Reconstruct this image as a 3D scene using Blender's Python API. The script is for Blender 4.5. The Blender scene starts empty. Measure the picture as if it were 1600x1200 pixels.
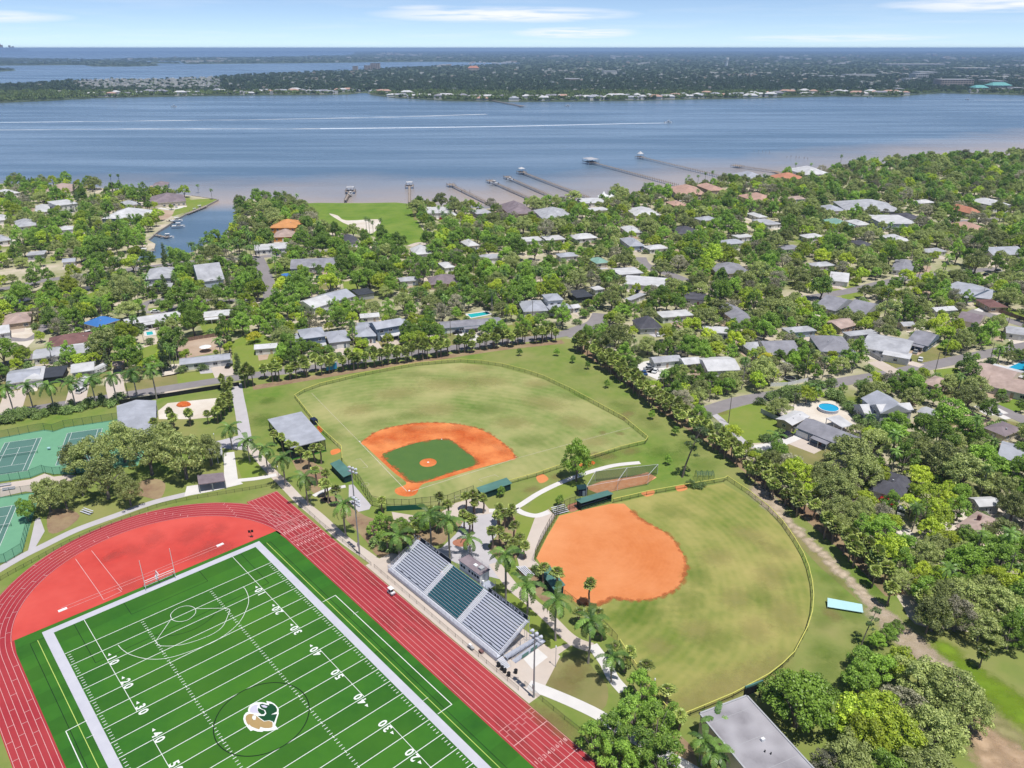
import bpy,bmesh,math,random
from mathutils import Vector,Matrix
from mathutils.geometry import tessellate_polygon
R=math.radians
SC=bpy.context.scene
COL=SC.collection
rnd=random.Random(11)
#  camera
FOC,CAMH,PITCH=1193.8,122.5,0.41436
cam_d=bpy.data.cameras.new('camera')
cam_d.sensor_fit='HORIZONTAL'
cam_d.sensor_width=36.0
cam_d.lens=36.0*FOC/1600.0
cam_d.clip_start=1.0
cam_d.clip_end=90000.0
cam=bpy.data.objects.new('camera',cam_d)
COL.objects.link(cam)
cam.location=(0,0,CAMH)
cam.rotation_euler=(math.pi/2-PITCH,0,0)
SC.camera=cam
#  world, sun, exposure
SUN_EL,SUN_AZ=R(72.0),R(140.0)
world=bpy.data.worlds.new('World')
SC.world=world
world.use_nodes=True
wn,wl=world.node_tree.nodes,world.node_tree.links
wn.clear()
w_out=wn.new('ShaderNodeOutputWorld')
sky=wn.new('ShaderNodeTexSky')
sky.sky_type='NISHITA'
sky.sun_disc=False
sky.sun_elevation=SUN_EL
sky.sun_rotation=SUN_AZ
sky.altitude=2500.0
sky.air_density=0.55
sky.dust_density=0.0
sky.ozone_density=1.5
bg_sky=wn.new('ShaderNodeBackground')
bg_sky.inputs['Strength'].default_value=0.125
wl.new(sky.outputs['Color'],bg_sky.inputs['Color'])
bg_cloud=wn.new('ShaderNodeBackground')
bg_cloud.inputs['Color'].default_value=(0.93,0.95,1.0,1)
bg_cloud.inputs['Strength'].default_value=1.0
w_mix=wn.new('ShaderNodeMixShader')
wl.new(bg_sky.outputs[0],w_mix.inputs[1])
wl.new(bg_cloud.outputs[0],w_mix.inputs[2])
wl.new(w_mix.outputs[0],w_out.inputs['Surface'])
def wmath(op,a,b=None,clamp=False):
 n=wn.new('ShaderNodeMath')
 n.operation=op
 n.use_clamp=clamp
 for i,x in enumerate((a,b)):
  if x is None:
   continue
  if isinstance(x,(int,float)):
   n.inputs[i].default_value=x
  else:
   wl.new(x,n.inputs[i])
 return n.outputs[0]
w_tc=wn.new('ShaderNodeTexCoord')
w_sep=wn.new('ShaderNodeSeparateXYZ')
wl.new(w_tc.outputs['Generated'],w_sep.inputs[0])
w_sv=wn.new('ShaderNodeCombineXYZ')
wl.new(w_sep.outputs[0],w_sv.inputs[0])
wl.new(w_sep.outputs[1],w_sv.inputs[1])
wl.new(wmath('ADD',wmath('MAXIMUM',w_sep.outputs[2],-0.0035),0.0045),w_sv.inputs[2])
w_nrm=wn.new('ShaderNodeVectorMath')
w_nrm.operation='NORMALIZE'
wl.new(w_sv.outputs[0],w_nrm.inputs[0])
wl.new(w_nrm.outputs[0],sky.inputs[0])
zz=wmath('ADD',wmath('MAXIMUM',w_sep.outputs[2],0.0),0.035)
w_cmb=wn.new('ShaderNodeCombineXYZ')
wl.new(wmath('DIVIDE',w_sep.outputs[0],zz),w_cmb.inputs[0])
wl.new(wmath('DIVIDE',w_sep.outputs[1],zz),w_cmb.inputs[1])
w_no=wn.new('ShaderNodeTexNoise')
w_no.inputs['Scale'].default_value=0.33
w_no.inputs['Detail'].default_value=7
w_no.inputs['Roughness'].default_value=0.55
wl.new(w_cmb.outputs[0],w_no.inputs['Vector'])
w_nf=wn.new('ShaderNodeTexNoise')
w_nf.inputs['Scale'].default_value=0.9
w_nf.inputs['Detail'].default_value=8
wl.new(w_cmb.outputs[0],w_nf.inputs['Vector'])
thin=wmath('MULTIPLY',wmath('SUBTRACT',w_no.outputs[0],0.50),2.2,True)
cloud=wmath('ADD',wmath('MULTIPLY',thin,0.35),0.03)
azim=wmath('ARCTAN2',w_sep.outputs[0],w_sep.outputs[1])
elev=wmath('ARCSINE',w_sep.outputs[2])
for a0,e0,wa,we,amp in((-0.01,0.036,0.17,0.010,1.0),(0.075,0.0165,0.085,0.007,0.9),(-0.10,0.043,0.05,0.004,0.6),(0.53,0.041,0.14,0.009,1.0),(0.37,0.010,0.13,0.005,0.6),(-0.55,0.029,0.08,0.007,0.7),(-0.58,0.047,0.06,0.006,0.5),(0.50,0.052,0.2,0.004,0.5)):
 qa=wmath('POWER',wmath('ABSOLUTE',wmath('DIVIDE',wmath('SUBTRACT',azim,a0),wa)),2.0)
 qe=wmath('POWER',wmath('ABSOLUTE',wmath('DIVIDE',wmath('SUBTRACT',elev,e0),we)),2.0)
 g=wmath('SUBTRACT',1.0,wmath('ADD',qa,qe),True)
 g=wmath('MULTIPLY',wmath('MULTIPLY',g,amp),wmath('MULTIPLY',wmath('SUBTRACT',w_nf.outputs[0],0.30),4.2,True))
 cloud=wmath('MAXIMUM',cloud,wmath('MULTIPLY',g,1.0,True))
wl.new(wmath('MULTIPLY',cloud,0.95,True),w_mix.inputs[0])
sun_d=bpy.data.lights.new('sun','SUN')
sun_d.energy=4.3
sun_d.angle=R(0.53)
sun_d.color=(1.0,0.955,0.89)
sun=bpy.data.objects.new('sun',sun_d)
COL.objects.link(sun)
sdir=Vector((math.sin(SUN_AZ)*math.cos(SUN_EL),math.cos(SUN_AZ)*math.cos(SUN_EL),math.sin(SUN_EL)))
sun.rotation_euler=sdir.to_track_quat('Z','Y').to_euler()
sun.location=(60,0,400)
SC.view_settings.view_transform='Standard'
SC.view_settings.look='None'
SC.view_settings.exposure=0.12
SC.view_settings.gamma=1.0
SC.view_settings.use_curve_mapping=False
SC.render.engine='CYCLES'
SC.cycles.max_bounces=5
SC.cycles.diffuse_bounces=2
SC.cycles.glossy_bounces=2
SC.cycles.transmission_bounces=2
SC.cycles.transparent_max_bounces=40
SC.cycles.volume_bounces=0
SC.cycles.use_denoising=True
#  geometry of the picture: pixels of the photo (1600 x 1200) to ground metres
CP,SP=math.cos(PITCH),math.sin(PITCH)
def G(px,py,z=0.0):
 a,b=(px-800)/FOC,(600-py)/FOC
 dx,dy,dz=a,CP+b*SP,-SP+b*CP
 t=(z-CAMH)/dz
 return(dx*t,dy*t)
def PX(x,y,z=0.0):
 dz=z-CAMH
 fw=y*CP-dz*SP
 up=y*SP+dz*CP
 return(800+FOC*x/fw,600-FOC*up/fw,math.sqrt(x*x+y*y+dz*dz))
def G3(px,py,z=0.0):
 x,y=G(px,py,z)
 return Vector((x,y,z))
def Gs(pts,z=0.0):
 return[G(p[0],p[1],z)for p in pts]
YAW,FX0,FY0=0.737365,-98.722,130.360
FC,FS=math.cos(YAW),math.sin(YAW)
def FW(u,v,z=0.0):
 return Vector((FX0+u*FC+v*FS,FY0+u*FS-v*FC,z))
def FU(px,py,z=0.0):
 x,y=G(px,py,z)
 x-=FX0
 y-=FY0
 return(x*FC+y*FS,x*FS-y*FC)
def inpoly(x,y,poly):
 c=False
 j=len(poly)-1
 for i in range(len(poly)):
  xi,yi=poly[i][0],poly[i][1]
  xj,yj=poly[j][0],poly[j][1]
  if(yi>y)!=(yj>y)and x<(xj-xi)*(y-yi)/(yj-yi)+xi:
   c=not c
  j=i
 return c
def segdist(x,y,a,b):
 dx,dy=b[0]-a[0],b[1]-a[1]
 l2=dx*dx+dy*dy
 t=0 if l2==0 else max(0,min(1,((x-a[0])*dx+(y-a[1])*dy)/l2))
 return math.hypot(x-a[0]-t*dx,y-a[1]-t*dy)
def polyline_dist(x,y,pl):
 return min(segdist(x,y,pl[i],pl[i+1])for i in range(len(pl)-1))
def smooth_line(pts,n=8,closed=False):
 P=[Vector(p)for p in pts]
 m=len(P)
 out=[]
 for i in range(m if closed else m-1):
  p0=P[(i-1)%m]if closed or i>0 else P[0]
  p1,p2=P[i],P[(i+1)%m]
  p3=P[(i+2)%m]if closed or i+2<m else P[-1]
  for k in range(n):
   t=k/n
   out.append(0.5*((2*p1)+(p2-p0)*t+(2*p0-5*p1+4*p2-p3)*t*t+(3*p1-p0-3*p2+p3)*t**3))
 if not closed:
  out.append(P[-1])
 return out
#  materials
MATS={}
def mat(name,c1,c2=None,scale=1.0,c3=None,scale3=0.04,amt3=1.0,rough=0.85,bump=0.0,metal=0.0,spec=0.25,stretch=None,obj=False,detail=5,contrast=2.2):
 if name in MATS:
  return MATS[name]
 if 'roof' in name and c3 is None and c2:
  c3,scale3,amt3=tuple(v*.62 for v in c1),.22,.75
 m=bpy.data.materials.new(name)
 m.use_nodes=True
 n,l=m.node_tree.nodes,m.node_tree.links
 b=n['Principled BSDF']
 b.inputs['Roughness'].default_value=rough
 b.inputs['Metallic'].default_value=metal
 b.inputs['Specular IOR Level'].default_value=spec
 b.inputs['Base Color'].default_value=(*c1,1)
 if c2 is not None:
  if obj:
   co=n.new('ShaderNodeTexCoord').outputs['Object']
  else:
   co=n.new('ShaderNodeNewGeometry').outputs['Position']
  if stretch:
   mp=n.new('ShaderNodeMapping')
   mp.inputs['Scale'].default_value=stretch[:3]
   if len(stretch)>3:
    mp.inputs['Rotation'].default_value=(0,0,stretch[3])
   l.new(co,mp.inputs[0])
   co=mp.outputs[0]
  def fac(sc,det,con):
   t=n.new('ShaderNodeTexNoise')
   t.inputs['Scale'].default_value=sc
   t.inputs['Detail'].default_value=det
   t.inputs['Roughness'].default_value=0.6
   l.new(co,t.inputs['Vector'])
   r=n.new('ShaderNodeMapRange')
   r.inputs['From Min'].default_value=0.5-0.5/con
   r.inputs['From Max'].default_value=0.5+0.5/con
   l.new(t.outputs[0],r.inputs[0])
   return r.outputs[0],t
  f,t=fac(scale,detail,contrast)
  mx=n.new('ShaderNodeMix')
  mx.data_type='RGBA'
  mx.inputs[6].default_value=(*c1,1)
  mx.inputs[7].default_value=(*c2,1)
  l.new(f,mx.inputs[0])
  outc=mx.outputs[2]
  if c3 is not None:
   f3,_=fac(scale3,4,3.0)
   mu=n.new('ShaderNodeMath')
   mu.operation='MULTIPLY'
   mu.inputs[1].default_value=amt3
   l.new(f3,mu.inputs[0])
   m3=n.new('ShaderNodeMix')
   m3.data_type='RGBA'
   m3.inputs[7].default_value=(*c3,1)
   l.new(mu.outputs[0],m3.inputs[0])
   l.new(outc,m3.inputs[6])
   outc=m3.outputs[2]
  l.new(outc,b.inputs['Base Color'])
  if bump:
   bp=n.new('ShaderNodeBump')
   bp.inputs['Strength'].default_value=bump
   bp.inputs['Distance'].default_value=0.1
   l.new(t.outputs[0],bp.inputs['Height'])
   l.new(bp.outputs[0],b.inputs['Normal'])
 MATS[name]=m
 return m
def leafmat(name,dark,light,third,trans=0.22):
 if name in MATS:
  return MATS[name]
 m=bpy.data.materials.new(name)
 m.use_nodes=True
 n,l=m.node_tree.nodes,m.node_tree.links
 n.clear()
 out=n.new('ShaderNodeOutputMaterial')
 at=n.new('ShaderNodeAttribute')
 at.attribute_name='tint'
 mx=n.new('ShaderNodeMix')
 mx.data_type='RGBA'
 mx.inputs[6].default_value=(*dark,1)
 mx.inputs[7].default_value=(*light,1)
 l.new(at.outputs['Fac'],mx.inputs[0])
 oi=n.new('ShaderNodeObjectInfo')
 m2=n.new('ShaderNodeMix')
 m2.data_type='RGBA'
 m2.inputs[7].default_value=(*third,1)
 mr=n.new('ShaderNodeMapRange')
 mr.inputs['To Max'].default_value=0.60
 l.new(oi.outputs['Random'],mr.inputs[0])
 l.new(mr.outputs[0],m2.inputs[0])
 l.new(mx.outputs[2],m2.inputs[6])
 hs=n.new('ShaderNodeHueSaturation')
 wv=n.new('ShaderNodeMath')
 wv.operation='MULTIPLY_ADD'
 fr=n.new('ShaderNodeMath')
 fr.operation='FRACT'
 m7=n.new('ShaderNodeMath')
 m7.operation='MULTIPLY'
 m7.inputs[1].default_value=7.31
 l.new(oi.outputs['Random'],m7.inputs[0])
 l.new(m7.outputs[0],fr.inputs[0])
 l.new(fr.outputs[0],wv.inputs[0])
 wv.inputs[1].default_value=0.95
 wv.inputs[2].default_value=0.72
 l.new(wv.outputs[0],hs.inputs['Value'])
 l.new(m2.outputs[2],hs.inputs['Color'])
 d=n.new('ShaderNodeBsdfPrincipled')
 d.inputs['Roughness'].default_value=0.45
 d.inputs['Specular IOR Level'].default_value=0.45
 t=n.new('ShaderNodeBsdfTranslucent')
 ms=n.new('ShaderNodeMixShader')
 ms.inputs[0].default_value=trans
 l.new(hs.outputs[0],d.inputs['Base Color'])
 l.new(hs.outputs[0],t.inputs['Color'])
 l.new(d.outputs[0],ms.inputs[1])
 l.new(t.outputs[0],ms.inputs[2])
 l.new(ms.outputs[0],out.inputs['Surface'])
 MATS[name]=m
 return m
def meshmat(name,col,clear):
 m=bpy.data.materials.new(name)
 m.use_nodes=True
 n,l=m.node_tree.nodes,m.node_tree.links
 b=n['Principled BSDF']
 b.inputs['Base Color'].default_value=(*col,1)
 b.inputs['Alpha'].default_value=1-clear
 b.inputs['Roughness'].default_value=0.6
 MATS[name]=m
 return m
M={}
M['white']=mat('white_paint',(0.78,0.79,0.80),(0.70,0.71,0.72),0.6,rough=0.5)
M['foul']=mat('worn_chalk_line',(0.60,0.56,0.48),(0.44,0.38,0.26),1.1,rough=0.9)
M['line']=mat('line_paint',(0.78,0.80,0.79),(0.66,0.70,0.67),1.3,rough=0.7)
M['track_line']=mat('track_line_paint',(0.66,0.42,0.41),(0.56,0.31,0.31),0.8,rough=0.7)
M['yellow_line']=mat('yellow_green_line_paint',(0.50,0.62,0.16),(0.40,0.55,0.12),0.8,rough=0.7)
M['black_line']=mat('black_line_paint',(0.004,0.010,0.005),(0.006,0.016,0.007),0.8,rough=0.8)
M['border']=mat('white_turf',(0.46,0.465,0.53),(0.53,0.535,0.59),0.35,rough=0.9)
M['turf']=mat('artificial_turf',(0.016,0.098,0.010),(0.028,0.130,0.012),0.5,(0.058,0.175,0.014),0.026,0.85,rough=0.95,bump=0.15)
M['track']=mat('red_track',(0.35,0.028,0.040),(0.29,0.022,0.033),0.9,(0.44,0.060,0.062),0.03,0.8,rough=0.9)
M['dzone']=mat('red_apron',(0.54,0.055,0.042),(0.46,0.046,0.037),0.35,(0.62,0.095,0.075),0.045,0.95,rough=0.9)
M['clay']=mat('orange_clay',(0.56,0.120,0.024),(0.40,0.068,0.014),1.3,(0.72,0.26,0.085),0.10,0.95,rough=1,bump=0.3,contrast=3)
M['clay2']=mat('pale_orange_clay',(0.60,0.215,0.072),(0.54,0.18,0.055),0.7,(0.68,0.28,0.115),0.06,0.9,rough=1,bump=0.1)
M['clay_path']=mat('pale_clay_path',(0.66,0.27,0.11),(0.74,0.42,0.24),0.7,rough=1)
M['ground']=mat('yard_ground',(0.130,0.215,0.028),(0.24,0.235,0.075),0.10,(0.58,0.50,0.41),0.032,1.0,rough=1,bump=0.2)
M['grass']=mat('mown_grass',(0.105,0.200,0.024),(0.180,0.245,0.045),0.30,(0.29,0.27,0.105),0.035,0.80,rough=1,bump=0.2)
M['grass_infield']=mat('infield_grass',(0.070,0.145,0.035),(0.088,0.165,0.038),0.25,rough=1,bump=0.2)
M['lawn']=mat('bright_lawn',(0.14,0.235,0.025),(0.20,0.26,0.045),0.16,(0.25,0.26,0.07),0.05,0.6,rough=1,bump=0.2)
M['lot']=mat('rough_green_lot',(0.145,0.245,0.022),(0.085,0.175,0.018),0.16,(0.22,0.28,0.055),0.05,0.7,rough=1,bump=0.4)
M['drygrass']=mat('dry_grass',(0.20,0.20,0.065),(0.125,0.165,0.036),0.16,(0.30,0.245,0.12),0.06,0.8,rough=1,bump=0.2)
M['asphalt']=mat('asphalt',(0.235,0.215,0.225),(0.29,0.27,0.275),0.3,(0.20,0.185,0.19),0.05,0.6,rough=0.95)
M['concrete']=mat('concrete',(0.55,0.465,0.40),(0.48,0.41,0.355),0.5,(0.58,0.52,0.47),0.08,0.7,rough=0.9)
M['concrete_white']=mat('new_white_concrete',(0.68,0.66,0.64),(0.60,0.58,0.57),0.3,rough=0.9)
M['concrete_grey']=mat('grey_concrete',(0.50,0.48,0.50),(0.44,0.42,0.44),0.3,rough=0.9)
M['sand']=mat('pale_sand',(0.62,0.55,0.47),(0.50,0.42,0.33),0.25,(0.70,0.66,0.60),0.07,0.8,rough=1,bump=0.3)
M['trail']=mat('worn_sandy_trail',(0.20,0.22,0.06),(0.58,0.50,0.40),0.16,(0.34,0.30,0.14),0.08,0.6,rough=1,bump=0.2,contrast=4)
M['dirt']=mat('brown_dirt',(0.42,0.31,0.23),(0.33,0.23,0.16),0.25,(0.52,0.42,0.33),0.07,0.7,rough=1,bump=0.3)
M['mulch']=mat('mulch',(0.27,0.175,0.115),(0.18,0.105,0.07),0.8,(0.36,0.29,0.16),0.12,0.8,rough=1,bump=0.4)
M['mulch_red']=mat('red_mulch',(0.42,0.19,0.12),(0.33,0.14,0.09),0.9,rough=1,bump=0.4)
M['court_green']=mat('court_surround',(0.155,0.36,0.22),(0.135,0.32,0.20),0.3,rough=0.85)
M['court_dark']=mat('court_playing_surface',(0.095,0.20,0.17),(0.085,0.18,0.155),0.3,rough=0.85)
M['alu']=mat('aluminium',(0.45,0.48,0.57),(0.40,0.43,0.51),0.9,rough=0.45,metal=0.15)
M['alu_white']=mat('white_aluminium',(0.60,0.62,0.69),(0.54,0.56,0.63),0.9,rough=0.5)
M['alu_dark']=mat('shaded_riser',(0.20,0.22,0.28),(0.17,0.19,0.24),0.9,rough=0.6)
M['teal_seat']=mat('teal_plastic',(0.010,0.085,0.110),(0.012,0.10,0.13),0.9,rough=0.5)
M['teal_roof']=mat('green_metal_roof',(0.105,0.235,0.205),(0.09,0.20,0.18),0.5,rough=0.5)
M['dugout']=mat('dark_green_panel',(0.010,0.035,0.040),(0.014,0.045,0.05),0.5,rough=0.7)
M['green_pad']=mat('green_windscreen',(0.008,0.075,0.055),(0.012,0.09,0.065),0.5,rough=0.8)
M['steel']=mat('grey_steel',(0.36,0.38,0.41),(0.31,0.33,0.36),0.8,rough=0.5,metal=0.3)
M['black']=mat('black_metal',(0.012,0.013,0.014),(0.02,0.02,0.022),0.8,rough=0.6)
M['fence_post']=mat('dark_fence_metal',(0.030,0.040,0.032),(0.022,0.03,0.026),0.8,rough=0.6)
M['yellow_cap']=mat('yellow_fence_cap',(0.60,0.58,0.13),(0.55,0.55,0.16),0.5,rough=0.6)
M['navy']=mat('navy_panel',(0.015,0.022,0.05),(0.02,0.03,0.065),0.5,rough=0.6)
M['navy_banner']=mat('navy_banner',(0.012,0.02,0.032),(0.016,0.025,0.04),0.5,rough=0.8)
M['roof_light']=mat('light_metal_roof',(0.45,0.47,0.53),(0.40,0.42,0.48),0.35,rough=0.5)
M['roof_white']=mat('white_roof',(0.66,0.66,0.68),(0.56,0.57,0.59),0.35,rough=0.6)
M['roof_grey']=mat('grey_shingle_roof',(0.27,0.27,0.31),(0.33,0.33,0.37),0.5,rough=0.9)
M['roof_pale']=mat('pale_grey_roof',(0.42,0.43,0.47),(0.50,0.51,0.54),0.4,rough=0.85)
M['roof_dark']=mat('dark_shingle_roof',(0.085,0.085,0.105),(0.12,0.12,0.14),0.5,rough=0.9)
M['roof_brown']=mat('brown_red_roof',(0.20,0.105,0.100),(0.25,0.14,0.13),0.5,rough=0.9)
M['roof_tan']=mat('tan_shingle_roof',(0.44,0.33,0.29),(0.51,0.40,0.36),0.5,rough=0.9)
M['roof_mauve']=mat('mauve_shingle_roof',(0.24,0.195,0.22),(0.29,0.24,0.26),0.5,rough=0.9)
M['roof_tile']=mat('terracotta_tile_roof',(0.55,0.26,0.17),(0.48,0.21,0.13),0.8,rough=0.9)
M['roof_pink']=mat('pink_tile_roof',(0.55,0.36,0.29),(0.48,0.31,0.25),0.8,rough=0.9)
M['roof_orange']=mat('orange_tile_roof',(0.68,0.33,0.13),(0.60,0.28,0.11),0.8,rough=0.9)
M['roof_blue']=mat('blue_tarp',(0.055,0.19,0.50),(0.05,0.165,0.44),0.4,rough=0.6)
M['roof_green']=mat('pale_green_roof',(0.26,0.44,0.37),(0.22,0.39,0.33),0.4,rough=0.7)
M['roof_flat']=mat('flat_membrane_roof',(0.35,0.34,0.37),(0.47,0.46,0.49),0.8,(0.24,0.23,0.25),0.20,1.0,rough=0.9)
M['wall_white']=mat('white_wall',(0.70,0.70,0.69),(0.64,0.64,0.63),0.5,rough=0.85)
M['wall_cream']=mat('cream_wall',(0.62,0.56,0.45),(0.56,0.50,0.40),0.5,rough=0.85)
M['wall_blue']=mat('pale_blue_wall',(0.38,0.46,0.55),(0.34,0.42,0.50),0.5,rough=0.85)
M['wall_bluegrey']=mat('blue_grey_wall',(0.20,0.25,0.33),(0.17,0.22,0.29),0.5,rough=0.85)
M['wall_grey']=mat('grey_wall',(0.42,0.43,0.45),(0.38,0.39,0.41),0.5,rough=0.85)
M['wall_orange']=mat('orange_wall',(0.60,0.27,0.07),(0.54,0.24,0.06),0.5,rough=0.85)
M['wall_tan']=mat('tan_wall',(0.45,0.36,0.27),(0.40,0.32,0.24),0.5,rough=0.85)
M['glass']=mat('window_glass',(0.020,0.028,0.040),rough=0.08,spec=0.6)
M['screen']=mat('dark_screen_mesh',(0.045,0.050,0.062),(0.06,0.066,0.08),0.4,rough=0.7)
M['tyre']=mat('tyre_rubber',(0.012,0.012,0.013),rough=0.8)
M['wood']=mat('weathered_wood',(0.34,0.29,0.25),(0.27,0.23,0.20),0.8,rough=0.95)
M['fence_wood']=mat('brown_fence_boards',(0.24,0.165,0.125),(0.18,0.12,0.09),0.8,rough=0.95)
M['bark']=mat('bark',(0.135,0.115,0.10),(0.21,0.185,0.165),1.5,rough=0.95,obj=True)
M['palm_bark']=mat('palm_bark',(0.33,0.30,0.275),(0.25,0.225,0.205),1.2,rough=0.9,obj=True)
M['sabal_bark']=mat('sabal_bark',(0.19,0.145,0.115),(0.28,0.22,0.175),2.0,rough=0.95,obj=True)
M['crownshaft']=mat('crownshaft',(0.12,0.20,0.04),(0.15,0.24,0.05),1.0,rough=0.6,obj=True)
M['pool']=mat('pool_water',(0.020,0.42,0.46),(0.03,0.48,0.50),0.4,rough=0.08,spec=0.5)
M['pool_blue']=mat('blue_pool_water',(0.015,0.33,0.58),(0.02,0.38,0.62),0.4,rough=0.08,spec=0.5)
M['cyan_panel']=mat('pale_cyan_sheet',(0.42,0.66,0.68),(0.38,0.61,0.64),0.4,rough=0.6)
M['blue_sign']=mat('blue_sign',(0.04,0.26,0.46),(0.035,0.23,0.42),0.4,rough=0.6)
M['seawall']=mat('seawall',(0.36,0.33,0.30),(0.29,0.26,0.24),0.6,rough=0.95)
M['foam']=mat('wake_foam',(0.72,0.76,0.82),(0.45,0.55,0.68),0.10,rough=0.8)
M['gold']=mat('gold_paint',(0.40,0.275,0.12),(0.36,0.25,0.105),0.8,rough=0.8)
M['emblem_green']=mat('emblem_dark_green',(0.006,0.060,0.018),rough=0.8)
M['emblem_lilac']=mat('emblem_pale_grey',(0.52,0.50,0.62),rough=0.8)
M['logpile']=mat('cut_brush',(0.20,0.15,0.12),(0.30,0.25,0.20),0.6,rough=1)
MESH_FENCE=meshmat('chain_link',(0.03,0.04,0.03),0.80)
MESH_GREEN=meshmat('green_chain_link',(0.01,0.09,0.06),0.72)
MESH_NET=meshmat('netting',(0.05,0.06,0.055),0.70)
MESH_WHITE=meshmat('white_netting',(0.7,0.7,0.75),0.72)
LEAF={}
LEAF['oak']=leafmat('oak_leaves',(0.060,0.100,0.022),(0.480,0.540,0.185),(0.330,0.390,0.120))
LEAF['leafy']=leafmat('green_leaves',(0.045,0.125,0.015),(0.330,0.500,0.085),(0.240,0.390,0.040))
LEAF['bright']=leafmat('bright_leaves',(0.110,0.230,0.016),(0.500,0.630,0.065),(0.460,0.520,0.045))
LEAF['yellow']=leafmat('yellow_leaves',(0.280,0.298,0.021),(0.595,0.542,0.035),(0.525,0.525,0.035))
LEAF['pine']=leafmat('pine_needles',(0.045,0.095,0.036),(0.190,0.270,0.090),(0.170,0.220,0.060))
LEAF['grey']=leafmat('grey_green_leaves',(0.130,0.140,0.085),(0.440,0.430,0.290),(0.340,0.310,0.220))
LEAF['sabal']=leafmat('fan_palm_leaves',(0.060,0.115,0.018),(0.380,0.440,0.110),(0.240,0.290,0.065),0.2)
LEAF['palm']=leafmat('feather_palm_leaves',(0.030,0.090,0.018),(0.210,0.350,0.070),(0.150,0.250,0.040),0.2)
LEAF['hedge']=leafmat('hedge_leaves',(0.060,0.130,0.028),(0.270,0.380,0.120),(0.200,0.270,0.080))
LEAF['red']=leafmat('red_leaves',(0.280,0.035,0.026),(0.525,0.088,0.052),(0.420,0.105,0.052))
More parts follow.
